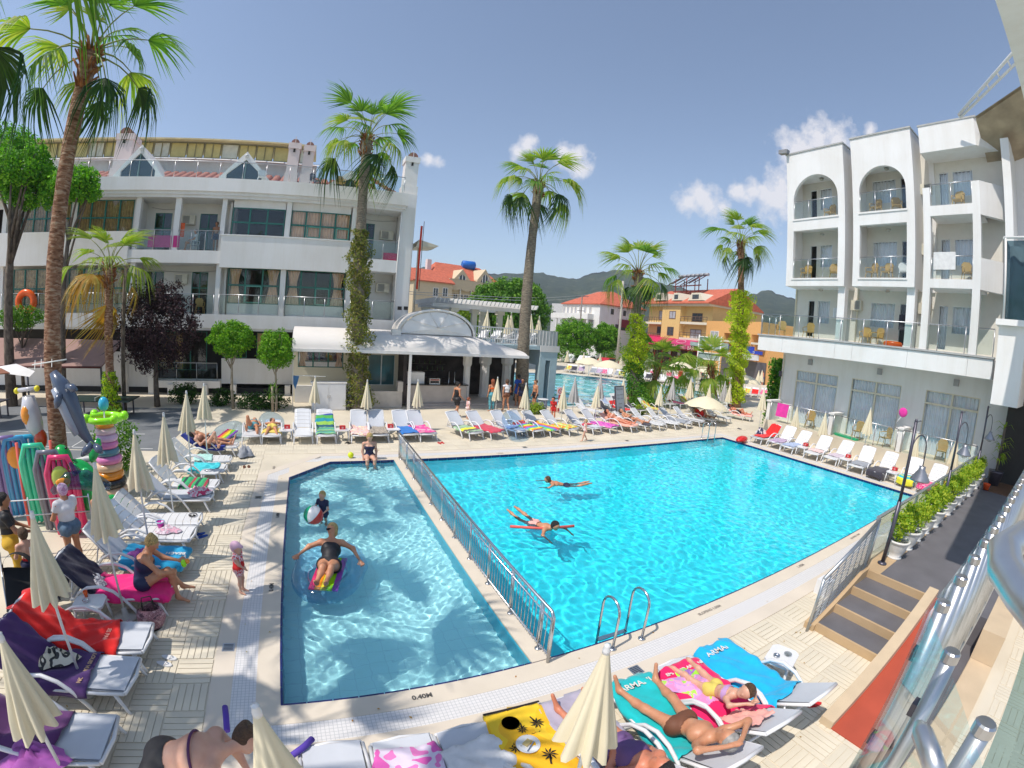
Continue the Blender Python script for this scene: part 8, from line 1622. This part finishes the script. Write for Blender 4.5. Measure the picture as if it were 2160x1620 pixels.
for k,(m,nm) in enumerate(cols):
 R = .38 - .018*k; r = .125 - .004*k; b = MB(); torus(b,(0,0,0),R*.8 if k < 10 else .42,r,n=24,m=8)
 if k == 10:
  for a in (.3,2.6,3.8,5.6): b.ball((.5*math.cos(a),.5*math.sin(a),.04),.12,8,6)
 b.build('swim_ring',m,None,label='%s swim ring, %s of the stack from the ground' % (nm,ords[k]),cat='swim ring',group='swim rings stacked on the pole',loc=(-4.75 + .02*math.sin(k*2),7.2,z)); z += 2*r*.86
MB().tube([(0,0,0),(0,0,z+.3)],.02).build('ring_pole',wplastic,None,label='pole through the stack of swim rings',cat='pole',loc=(-4.75,7.2,0)); MB().ball((0,0,0),.14,12,8,sc_=(1,1,1.3)).build('blue_toy',vsky,None,label='small blue toy shape on top of the neon green swim ring',cat='toy',loc=(-4.75,7.2,z+.2))
def oval_float(label,p,rz,L_=.95,W=.42,rain=True,z=0.,tilt=0.):
 t = thing('clear_float',label,'swim float',(p[0],p[1],z),rz); t.rotation_euler = (tilt,0,rz); n = 26; b = MB(); b.tube([(W*math.cos(2*PI*k/n),L_*math.sin(2*PI*k/n),.1) for k in range(n)],[.17 + .05*(math.sin(2*PI*k/n) > .2) for k in range(n)],10,closed=True); b.build('rim',vclear,t)
 for k,m in enumerate([vpink,vorg,vin('yellow_float_vinyl',(.75,.7,.05)),vneon,vin('violet_float_vinyl',(.4,.1,.5))] if rain else []): MB().box(-.26 + k*.105,-.6,.06,-.16 + k*.105,.55,.09).build('rainbow_strip',m,t)
 return t
oval_float('clear oval float with rainbow panel beside the far left sunbather',(-2.6,12.7),-.5,.8,.4,z=.05,tilt=.25); oval_float('clear plain float leaning on the lounger right of the dusty red towel',(8.65,12.1),.5,.6,.35,False,.35,.9)
FW = G(694,1205); oval_float('clear oval float carrying the reclining woman in the small pool',FW,-.25,.85,.5,z=-.10)
b = MB(); b.ball((0,0,0),.23,24,12); bb = b.mesh('beach_ball',[wplastic,mat('ball_green',(.0,.35,.18),.3),mat('ball_red',(.6,.03,.02),.3),mat('ball_blue',(.01,.12,.5),.3)]); bb.polygons.foreach_set('material_index',[[0,1,0,2,0,3][(i % 24)//4] for i in range(len(bb.polygons))]); o = link('beach_ball',bb,None,label='large beach ball with white green red and blue panels in the small pool',cat='beach ball',loc=G(661,1087,.12)); o.rotation_euler = (1.,.5,2.2)
MB().ball((0,0,.1),.1,14,10).build('yellow_ball',mat('neon_yellow_ball',(.65,.75,.01),.4),None,label='small neon yellow ball on the deck left of the woman on the pool edge',cat='ball',loc=G(740,966))
# baby stroller at the lower left
t = thing('baby_stroller','black baby stroller with grey frame at the left edge behind the red towel','stroller',(-4.05,1.65,0),.5); blc = mat('black_stroller_cloth',(.012,.012,.014),.85)
MB().grid(lambda u,v: ((u-.5)*.44,-.35 + .7*v,.45 + .35*v*v + .04*math.cos(PI*u)),6,8).build('seat',blc,t); MB().grid(lambda u,v: (.24*math.cos(PI*u),.25 + .28*v,.75 + .32*math.sin(PI*u)*(1-.3*v)),10,4).build('hood',blc,t); heap('pale shoes and clothes in the stroller basket',(-4.0,1.35,.25),(.16,.14,.12),t_wh,61)
for s in (-.24,.24): MB().tube([(s,-.4,.1),(s,.1,.6),(s,.55,1.0)],.014,6).build('frame_tube',railm,t); MB().tube([(s,-.45,.1),(s,.35,.1)],.012,6).build('lower_tube',railm,t)
for s in (-.26,.26):
 for y in (-.42,.35): MB().tube([(s-.02,y,.1),(s+.02,y,.1)],.1,12).build('wheel',mat('tyre_rubber',(.02,.02,.02),.8),t)
# ================================================= WHO IS WHERE
def stand(lean=0.,arm=0.,step=0.,**k):
 j = base_pose();
 for a in ('ch','nk','hd','shL','shR','elL','elR','wrL','wrR'): j[a] = j[a] + A3(0,lean*(j[a][2]-.95),0)
 if step: j['knL'] += A3(0,step*.5,0); j['anL'] += A3(0,step,.0); j['toL'] += A3(0,step,0); j['knR'] += A3(0,-step*.1,0); j['anR'] += A3(0,-step,.06); j['toR'] += A3(0,-step,.02); j['wrL'] += A3(0,-step*.7,.03); j['wrR'] += A3(0,step*.7,.05)
 if arm: j['elR'] += A3(.03,.16,.05); j['wrR'] = A3(.18,.38,1.08); j['elL'] += A3(-.03,.1,.02); j['wrL'] = A3(-.16,.34,1.02)
 for a,v in k.items(): j[a] = A3(*v)
 return j
def lie(a=35,knees=0.,arms='side',prone=False,dz=0.,spread=.12,headup=.0):
 """on a lounger: +Y towards the head end"""
 r = math.radians(a); c,s = math.cos(r),math.sin(r); P = lambda l,x=0.,h=.12: A3(x,SEAT - .04 + l*c - h*s,HZ + .04 + dz + l*s + h*c); o = 1 if not prone else -1
 hz = HZ + .14 + dz; j = base_pose(); kz = knees*.42
 j.update(pel=A3(0,SEAT - .16,hz),ch=P(.20),nk=P(.40,0,.11),hd=P(.58,0,.13 + headup),shL=P(.36,-.19*o,.09),shR=P(.36,.19*o,.09),hiL=A3(-.10*o,SEAT - .2,hz),hiR=A3(.10*o,SEAT-.2,hz),knL=A3(-(.1+spread*.6)*o,SEAT - .58 + kz*.25,hz - .03 + kz),knR=A3((.1+spread*.6)*o,SEAT - .60,hz - .04),anL=A3(-(.1+spread)*o,SEAT - .98 + kz*.9,hz - .07),anR=A3((.1+spread)*o,SEAT-1.02,hz-.07),toL=A3(-(.13+spread)*o,SEAT - 1.06 + kz*.8,hz + (.10 if not prone else -.1)),toR=A3((.14+spread)*o,SEAT-1.1,hz + (.10 if not prone else -.1)),f=A3(0,-s,c)*o,hf=A3(0,-s,c)*o)
 if prone: j['hf'] = A3(.8,.3,.2)
 for S_,d in (('L',-o),('R',o)):
  if arms == 'side': j['el'+S_] = P(.10,.27*d,.06); j['wr'+S_] = A3(.24*d,SEAT - .2,hz - .02)
  elif arms == 'head': j['el'+S_] = P(.55,.36*d,.16); j['wr'+S_] = P(.70,.10*d,.12); j['hd'+S_] = P(.72,0,.12)
  elif arms == 'belly': j['el'+S_] = P(.12,.27*d,.06); j['wr'+S_] = P(.06,.08*d,.25)
  elif arms == 'under': j['el'+S_] = P(.5,.3*d,.03); j['wr'+S_] = P(.66,.12*d,.0)
 return j
def on(lo,label,j,**k): return person(label,j,lo.location,lo.rotation_euler.z,**k)
NR = dict(near=True,h=.014)
# bending woman, bottom left
pe,sh,he = G(345,1612,1.12),G(462,1588,1.26),G(520,1562,1.22); u_ = (sh-pe).normalized(); sd = A3(*unit(np.cross(u_,(0,0,1)))); o_ = Vector((pe.x,pe.y,0)); sc_f = (sh-pe).length/.50
A_ = lambda v: A3(v[0]-o_.x,v[1]-o_.y,v[2]); pel,nk_ = A_(pe),A_(sh); uu = A3(*u_)
j = base_pose(pel=pel,ch=pel*.38+nk_*.62 + A3(0,0,.02),nk=nk_,hd=A_(he),shL=nk_-uu*.05-sd*.2,shR=nk_-uu*.05+sd*.2,elL=nk_+uu*.06-sd*.24-A3(0,0,.27),elR=nk_+uu*.06+sd*.24-A3(0,0,.27),wrL=nk_+uu*.14-sd*.14-A3(0,0,.5),wrR=nk_+uu*.16+sd*.14-A3(0,0,.5),hiL=pel-sd*.11-A3(0,0,.03),hiR=pel+sd*.11-A3(0,0,.03),knL=pel-sd*.13+uu*.08-A3(0,0,.42),knR=pel+sd*.13+uu*.08-A3(0,0,.42),anL=pel*A3(1,1,0)-sd*.13-uu*.05+A3(0,0,.08),anR=pel*A3(1,1,0)+sd*.13-uu*.05+A3(0,0,.08),toL=pel*A3(1,1,0)-sd*.14+uu*.12+A3(0,0,.03),toR=pel*A3(1,1,0)+sd*.14+uu*.12+A3(0,0,.03),f=A3(0,0,-1)+uu*.1,hf=uu*.7-A3(0,0,.7))
def straps(t,body,J,g):
 a = J['ch'] + (J['nk']-J['ch'])*.05; f = unit(J['f']); sd_ = unit(np.cross(f,unit(J['nk']-J['pel']))); r = .205; b = MB(); b.tube([a + sd_*r*math.cos(q) - f*(r*.98)*math.sin(q) for q in [PI*k/14 for k in range(15)]],.012,6); b.build('bikini_strap',mat('purple_red_strap',(.10,.02,.10),.6),body)
person('large woman in black bikini bottoms bending over a lounger at the bottom left',j,o_,fat=1.5,woman=True,skin='pale',hair=('brown','bun'),clothes=[c_bottom(blk)],extra=straps,**NR)
# woman seated on the pink towel
j = base_pose(pel=(0,-.02,.50),ch=(0,.07,.78),nk=(0,.17,.96),hd=(.02,.27,1.10),shL=(-.19,.15,.92),shR=(.19,.15,.92),elL=(-.25,.33,.72),elR=(.23,.34,.70),wrL=(-.16,.60,.70),wrR=(.05,.48,.60),hiL=(-.1,.02,.47),hiR=(.1,.02,.47),knL=(-.10,.46,.52),knR=(.02,.44,.62),anL=(.0,.52,.10),anR=(-.14,.62,.22),toL=(.02,.68,.03),toR=(-.16,.78,.18),f=(0,.85,-.3),hf=(.1,.8,-.5))
person('blonde woman in a navy swimsuit sitting on the vivid pink towel',j,(-2.22,2.3,0),-1.45,fat=1.22,woman=True,skin='mid',hair=('blonde','bun'),clothes=[c_onepiece(nvy,.72)],**NR)
t = thing('water_toy','small lime green and orange toy held by the seated blonde woman','toy',(-1.52,2.42,.70)); MB().ball((0,0,0),.05,10,6,sc_=(1,1,1.4)).build('green_half',vneon,t); MB().ball((.06,.02,.03),.045,8,6).build('orange_half',vorg,t)
pd = stripes('red_white_dotted_cloth',[(.75,.6,.62),(.62,.02,.05)],40,mode='BLOTCH')
person('toddler in a lilac sun hat and red dotted suit standing by the small pool',stand(arm=0,elR=(.2,.12,1.15),wrR=(.12,.24,1.0)),(-.66,2.64,0),-1.9,s=.53,head=1.6,hair=('lilac','capped'),clothes=[c_shirt(pd,.3,.1),c_shorts(pd,.55),('swim_band',redc,lambda tg,t,sp,fr: np.isin(tg,['pel','waist','glute']) & (sp > .0) & (sp < .5),.022)],skin='pale',fat=1.2,h=.012)
sit = dict(pel=(0,0,.10),ch=(0,.03,.42),nk=(0,.05,.58),hd=(0,.10,.75),shL=(-.18,.05,.53),shR=(.18,.05,.53),elL=(-.23,.02,.28),elR=(.23,.02,.28),wrL=(-.22,.12,.06),wrR=(.22,.12,.06),hiL=(-.09,.03,.09),hiR=(.09,.03,.09),knL=(-.12,.44,.08),knR=(.12,.44,.08),anL=(-.12,.52,-.33),anR=(.12,.52,-.33),toL=(-.12,.66,-.37),toR=(.12,.66,-.37),hf=(0,.8,-.5))
q = G(779,968); person('fair haired woman in a dark swimsuit sitting on the small pool edge',base_pose(**sit),(q.x,PYL+.2,.0),PI,woman=True,fat=1.1,hair=('blonde','bob'),skin='pale',clothes=[c_onepiece(nvy)])
j = base_pose(pel=(0,-.05,.22),ch=(0,.24,.33),nk=(0,.42,.46),hd=(0,.52,.62),shL=(.2,.38,.42),shR=(-.2,.38,.42),elL=(.42,.24,.38),elR=(-.42,.26,.38),wrL=(.56,.02,.25),wrR=(-.60,.12,.27),hiL=(.1,-.08,.2),hiR=(-.1,-.08,.2),knL=(.10,-.42,.34),knR=(-.06,-.45,.36),anL=(.04,-.80,.24),anR=(-.12,-.80,.24),toL=(.05,-.9,.34),toR=(-.13,-.9,.34),f=(0,-.45,.9),hf=(-.3,-.8,.35))
person('blonde woman in black swimsuit and sunglasses reclining on the clear float',j,(FW.x+.03,FW.y+.12,-.08),-.2,woman=True,fat=1.28,hair=('blonde','bob'),skin='mid',clothes=[c_onepiece(blk,.74)],h=.013,near=True,extra=lambda t,body,J,g: MB().rbox(J['hd'] + unit(J['hf'])*.095 + A3(0,0,.02),(.13,.02,.04),rz=.35).build('sunglasses',blk,body))
q = G(682,1085); person('small boy in a dark rash vest standing behind the beach ball',stand(arm=1),(q.x,q.y,-.52),2.6,s=.62,head=1.3,hair=('blonde','short'),skin='pale',clothes=[c_shirt(nvy,.6),c_shorts(nvy)],h=.012)
swim = dict(pel=(0,-.45,-.12),ch=(0,-.12,-.04),nk=(0,.05,.02),hd=(0,.2,.12),shL=(-.18,.02,0),shR=(.18,.02,0),elL=(-.38,.2,-.05),elR=(.38,.16,-.05),wrL=(-.32,.44,-.1),wrR=(.42,.42,-.1),hiL=(-.09,-.5,-.13),hiR=(.09,-.5,-.13),knL=(-.14,-.9,-.08),knR=(.14,-.88,-.14),anL=(-.12,-1.25,.04),anR=(.15,-1.22,.0),toL=(-.12,-1.4,.06),toR=(.15,-1.38,.04),f=(0,-.2,-1),hf=(0,1,.1))
for px,py,rz,s,lb,hr,cl_ in [(1166,1018,1.25,.85,'child swimming in dark trunks in the upper part of the main pool',('brown','short'),[c_bottom(nvy)]),(1158,1112,PI+.3,.95,'dark haired swimmer leaning on a coral noodle in the main pool',('dark','short'),[c_shorts(t_salm)])]:
 q = G(px,py); person(lb,base_pose(**swim),(q.x,q.y,-.02),rz,s=s,hair=hr,clothes=cl_,skin='mid')
a_,c_ = G(1076,1112),G(1211,1112); b = MB(); b.tube([(0,0,.02),((c_.x-a_.x)*.5,(c_.y-a_.y)*.5,-.03),(c_.x-a_.x,c_.y-a_.y,.03)],.035,8); b.build('pool_noodle',mat('coral_foam',(.75,.12,.10),.8),None,label='coral foam noodle floating under the dark haired swimmer',cat='pool noodle',loc=(a_.x,a_.y,0))
# bottom row
on(LD[5],'man in brown trunks sunbathing with hands behind his head on the teal towel',lie(30,.0,'head',spread=.16),s=1.02,fat=.98,skin='mid',hair=('grey','short'),clothes=[c_bottom(brnc)],**NR)
on(LD[4],'dark ponytailed woman in a purple swimsuit on the lavender towel',lie(30,.1,'belly',spread=.05),woman=True,fat=1.2,skin='pink',hair=('dark','pony'),clothes=[c_onepiece(purc)],**NR)
j = lie(35,0,'under',True,dz=.03); on(LD[6],'little girl in a lilac and yellow bikini lying on her front on the crimson towel',j,s=1.,head=1.1,fat=.9,skin='pale',hair=('brown','short'),clothes=[c_top(mat('lilac_bikini_cloth',(.5,.3,.55),.8)),c_bottom(yelc)],**NR).scale = (.72,.8,.9)
# far row and right corner
on(LA[0],'sunbather with raised bent legs at the left end of the far row',lie(0,1.,'side'),woman=True,hair=('dark','short'),clothes=[c_bottom(aquac),c_top(aquac)]); on(LA[1],'boy in yellow trunks lying on his front in the far row',lie(10,0,'under',True),s=.9,hair=('brown','short'),skin='mid',clothes=[c_shorts(yelc,.25)])
on(LA[16],'sunbather in a peach bikini left in the pair by the menu board',lie(30,0,'side'),woman=True,hair=('brown','short'),skin='pink',clothes=[c_bottom(t_peach),c_top(t_peach)]); on(LA[17],'tanned man in brown trunks right in the pair by the menu board',lie(30,.3,'belly'),hair=('brown','short'),skin='mid',clothes=[c_bottom(brnc)]); on(LA[22],'person with dark hair in red beside the open parasol',lie(46,.8,'belly'),skin='brown',hair=('dark','long'),clothes=[c_onepiece(redc),c_skirt(redc)])
on(LA[24],'reddened sunbather lying near the hotel corner',lie(30,.6,'side'),skin='pink',hair=('dark','short'),clothes=[c_shorts(blk)])
on(LC[0],'tanned man in black shorts lying on the royal blue towel',lie(35,0,'belly',dz=.02),hair=('brown','short'),skin='mid',clothes=[c_shorts(blk)]); j = lie(35,1.,'belly',dz=.0); tw = person('fair woman with bent knees lying on the near side of the royal blue towel',j,(LC[0].location.x,LC[0].location.y - .28,0),LC[0].rotation_euler.z,woman=True,skin='pale',hair=('dark','bob'),clothes=[c_onepiece(brnc)],s=.95)
def at(px,py,z=0.): q = G(px,py,z); return (q.x,q.y,z)
W_ = [((1232,931),'small fair child in pale pink walking along the far pool edge',1.2,.54,('blonde','short'),[c_onepiece(t_pst,.9)],'pale',False,dict(step=.2)),
((962,880),'woman in a short black dress walking past the bar counter',-1.2,1.,('dark','bun'),[c_onepiece(blk,.85),c_skirt(blk)],'mid',True,dict(step=.22)),((986,884),'little girl in a pink striped dress held by the woman in black',-1.4,.6,('red','short'),[c_shirt(t_pst),c_skirt(t_pst)],'pale',False,{}),
((1036,868),'red haired woman in an aqua sarong by the bar pillar',.1,1.,('red','long'),[c_top(orv),c_trousers(aquac)],'mid',True,{}),((1066,868),'woman in a white vest walking away under the canopy',.1,1.,('brown','bun'),[c_shirt(wht,.1,.2),c_shorts(brnc,.3)],'mid',True,dict(step=.15)),
((1090,858),'man in blue shirt and blue shorts under the canopy',.2,1.08,('dark','short'),[c_shirt(bluec),c_shorts(bluec)],'brown',False,{}),((1126,866),'bare chested man standing by the checked table',1.6,1.,('brown','short'),[c_shorts(blk)],'mid',False,{}),((1099,862),'person in a black top waiting at the back of the bar',2.5,1.,('dark','short'),[c_shirt(blk),c_shorts(nvy)],'brown',False,{}),
((1157,788),'person in a yellow hat on the far pool edge behind the tower',-.5,1.,('blonde','short'),[c_onepiece(t_pst)],'pink',True,{}),((1433,812),'person in a pink swimsuit standing beyond the far pool',2.4,1.05,('dark','long'),[c_onepiece(redc)],'pink',True,{}),((1481,806),'sunburnt man walking beyond the far pool',2.4,1.05,('brown','short'),[c_shorts(nvy)],'pink',False,dict(step=.15)),((1607,812),'man with bare back sitting height beyond the last parasols',1.,1.05,('dark','short'),[c_shorts(bluec)],'pink',False,{}),
((1166,888),'child in red leaning near the no diving sign',2.2,.7,('dark','short'),[c_shirt(redc),c_shorts(redc)],'pink',False,dict(lean=.3))]
for p,lb,rz,s,hr,cl_,sk,wm,kw in W_: person(lb,stand(**kw),at(*p),rz,s=s,hair=hr,clothes=cl_,skin=sk,woman=wm,h=.02,head=1.25 if s < .8 else 1.)
L_ = [((-3.95,3.35,0),'woman in a pink print hat white shirt and denim shorts at the inflatables rack',1.0,.95,('pinkhat','hat'),[c_shirt(wht,.45),c_shorts(den,.3)],'mid',True,dict(arm=1),1.25),((-4.7,2.6,0),'dark haired man in black with mustard trousers at the left edge',-1.0,1.0,('dark','short'),[c_shirt(blk,.6),c_trousers(must)],'brown',False,dict(arm=1),1.05),((-4.25,2.35,0),'bare backed boy in navy shorts with a red waistband at the rack',.9,.72,('brown','short'),[c_shorts(nvy),('waistband',redc,lambda tg,t,sp,fr: np.isin(tg,['pel','waist','glute']) & (sp > .16) & (sp < .27),.018)],'pale',False,dict(arm=1),1.),((-3.55,4.0,0),'bare backed boy with dark hair and red shorts behind a parasol',.6,.78,('dark','short'),[c_shorts(redc)],'mid',False,dict(lean=.25),1.)]
for p,lb,rz,s,hr,cl_,sk,wm,kw,ft in L_: person(lb,stand(**kw),p,rz,s=s,hair=hr,clothes=cl_,skin=sk,woman=wm,near=s > .9,h=.015,fat=ft,head=1.2 if s < .8 else 1.)
q = PY(455,510,22.8); person('bare chested man in dark shorts standing on the second floor balcony',stand(lean=.1),(q.x,22.8,7.95),3.0,hair=('dark','short'),skin='brown',clothes=[c_shorts(nvy)],h=.02)
sc2 = dict(pel=(0,0,.52),ch=(0,-.08,.82),nk=(0,-.1,.98),hd=(0,-.06,1.15),shL=(-.18,-.1,.93),shR=(.18,-.1,.93),elL=(-.25,.0,.7),elR=(.25,0,.7),wrL=(-.15,.22,.66),wrR=(.15,.22,.66),hiL=(-.09,.03,.5),hiR=(.09,.03,.5),knL=(-.13,.44,.52),knR=(.13,.44,.52),anL=(-.12,.5,.1),anR=(.12,.5,.1),toL=(-.12,.64,.04),toR=(.12,.64,.04)); person('seated person in a pale top on the second floor balcony chair',base_pose(**sc2),(-6.6,22.85,7.95),1.8,hair=('grey','short'),skin='mid',clothes=[c_shirt(wht),c_shorts(t_grey)],h=.02)
for k,(i_,y) in enumerate(((3,.35),(7,.4))): pass
# ================================================= SMALL THINGS
def sandals(label,x,y,rz,m,z=.002):
 t = thing('sandals',label,'sandals',(x,y,z),rz)
 for s in (-.07,.07):
  b = MB(); b.prism([(s + .045*math.cos(a)*(1 + .15*math.sin(a)),.125*math.sin(a)) for a in [2*PI*k/12 for k in range(12)]],0,.02); o = b.build('sole',m,t); MB().tube([(s-.04,.02,.02),(s,.05,.06),(s+.04,.02,.02)],.008,5).build('strap',m,o)
for k,(px,py,lb,m) in enumerate([(1375,1535,'dark sandals on the deck under the teal towel lounger',blk),(1712,1480,'pink sandals on the paving right of the azure towel',redbox),(425,1130,'blue sandals in front of the white lounger with the bucket',bluec),(520,985,'brown sandals on the deck before the turquoise towel',brnc),(352,1395,'white sandals in the shade of the red towel lounger',wplastic),(735,935,'dark sandals in front of the green striped towel',blk),(930,935,'pink sandals right of the two tone pink towel',redbox),(1560,905,'dark sandals beside the far corner ladder',nvy)]): q = G(px,py); sandals(lb,q.x,q.y,k*1.1,m)
def cup(label,x,y,m,z=.415): t = thing('plastic_cup',label,'cup',(x,y,z)); MB().lathe([(.025,0),(.036,.1),(.033,.1),(.022,.006),(.0,.006)],12).build('cup_body',m,t)
cup('orange drink cup on the table between the red and pink towels',-3.05,1.85,orv); cup('clear cup on the table left of the empty slatted lounger',-.35,12.5,wht)
# aerial strapped to the very tall palm
t = thing('aerial','thin pale aerial with short crossbars strapped to the very tall palm','aerial',PY(105,765,5.4)); MB().tube([(-.45,0,-.05),(.42,0,.07)],.014,5).build('boom',alu,t)
for x in (-.38,-.22,.05): MB().rbox((x,0,x*.13),(.012,.34,.012),rz=.5,rx=.5).build('crossbar',alu,t)
# pipes, cables, little windows on the hotel blocks
for y,z0,z1 in ((5.62,5.4,12.2),(2.08,5.4,12.6),(9.38,5.4,15.2)): MB().tube([(23.93,y,z0),(23.93,y,z1)],.045,8).build('downpipe',cream,H2,True)
for x in (24.2,): MB().tube([(x-.02,10.0,.75),(x-.02,10.0,4.4)],.04,8).build('downpipe',cream,H2,True)
for px,py in ((843,650),(856,650)): q = PY(px,py,22.04); MB().box(q.x-.12,22.03,q.z-.1,q.x+.12,22.05,q.z+.1).build('small_window',roomdark,H1,True)
MB().tube([(5.3,22.0,4.5),(5.3,22.0,11.1)],.04,6).build('downpipe',white,H1,True); MB().tube([(-10.1,22.3,4.5),(-10.1,22.3,10.9)],.035,6).build('downpipe',white,H1,True)
for a,c,z in ((-9.6,-7.7,10.6),(2.8,5.2,10.6),(-9.5,-5,7.0)): MB().tube([(a + (c-a)*k/8,23.5,z - .12*math.sin(PI*k/8)) for k in range(9)],.009,4).build('clothes_line',darkm,H1,True)
chair('grey lounge chair on the roof terrace beside the twin chimneys',.1,22.6,11.95,.8,darkm); chair('second tan chair on the roof terrace by the third dormer',2.7,22.6,11.95,-.3); chair('pale chair on the roof terrace by the second dormer',-3.0,22.6,11.95,.2,whc)
# life ring style drain covers and a hose of the deck
for k,(x,y) in enumerate(((-.75,7.0),(8.5,10.7),(13.5,10.7),(-.75,1.2),(4.6,-.75))):
 b = MB(); b.box(x-.09,y-.09,.0,x+.09,y+.09,.006); o = b.build('drain_cover',railm,deck)
 g = MB(); [g.box(x-.07,y-.065+.03*i,.0065,x+.07,y-.055+.03*i,.008) for i in range(5)]; g.build('drain_slots',blk,o,kind='stuff')
# low fence of the games court and planter kerb by the shrub
b = MB(); b.tube([(-6.3 + .9*math.cos(a),9.1 + 1.0*math.sin(a),.06) for a in [PI*k/10 - .6 for k in range(12)]],.09,6); b.build('planter_kerb',white,None,label='curved white kerb round the shrub beside the swim rings',cat='kerb')
# scatter of fallen leaves, the sort of litter wind leaves on a deck
rng = np.random.default_rng(31); n = 240; P = np.stack([rng.choice([-1,1],n)*0 + rng.uniform(-4,9,n),rng.uniform(-3.5,14,n),np.full(n,.012)],1); P = P[~((P[:,0] > -.1) & (P[:,0] < 19.3) & (P[:,1] > -.1) & (P[:,1] < 10.1))]
b = MB(); leaf_cloud(b,P,.022,rng,out=np.tile([0,0,3.],(len(P),1))); b.build('fallen_leaves',lf_dead,None,label='scattered dry leaves and bits on the pool deck',cat='leaves',kind='stuff')
# boy's arm bands, a second small float and towels heaped by the far left sunbathers
oval_float('clear blue small ring behind the boy in yellow trunks',(-.9,13.9),.4,.45,.35,False,.2,.6)
# ------------------------------------------------------------------ summer haze over the bay
hm = bpy.data.materials.new('summer_haze'); hm.use_nodes = True; nt = hm.node_tree; nt.nodes.remove(nt.nodes['Principled BSDF'])
pv = nt.nodes.new('ShaderNodeVolumePrincipled'); pv.inputs['Density'].default_value = .00032; pv.inputs['Color'].default_value = (.80,.86,.95,1); pv.inputs['Anisotropy'].default_value = .2
nt.links.new(pv.outputs[0],nt.nodes['Material Output'].inputs['Volume'])
MB().box(-1950,-850,-3,1950,2000,260).build('haze',hm,kind='stuff')
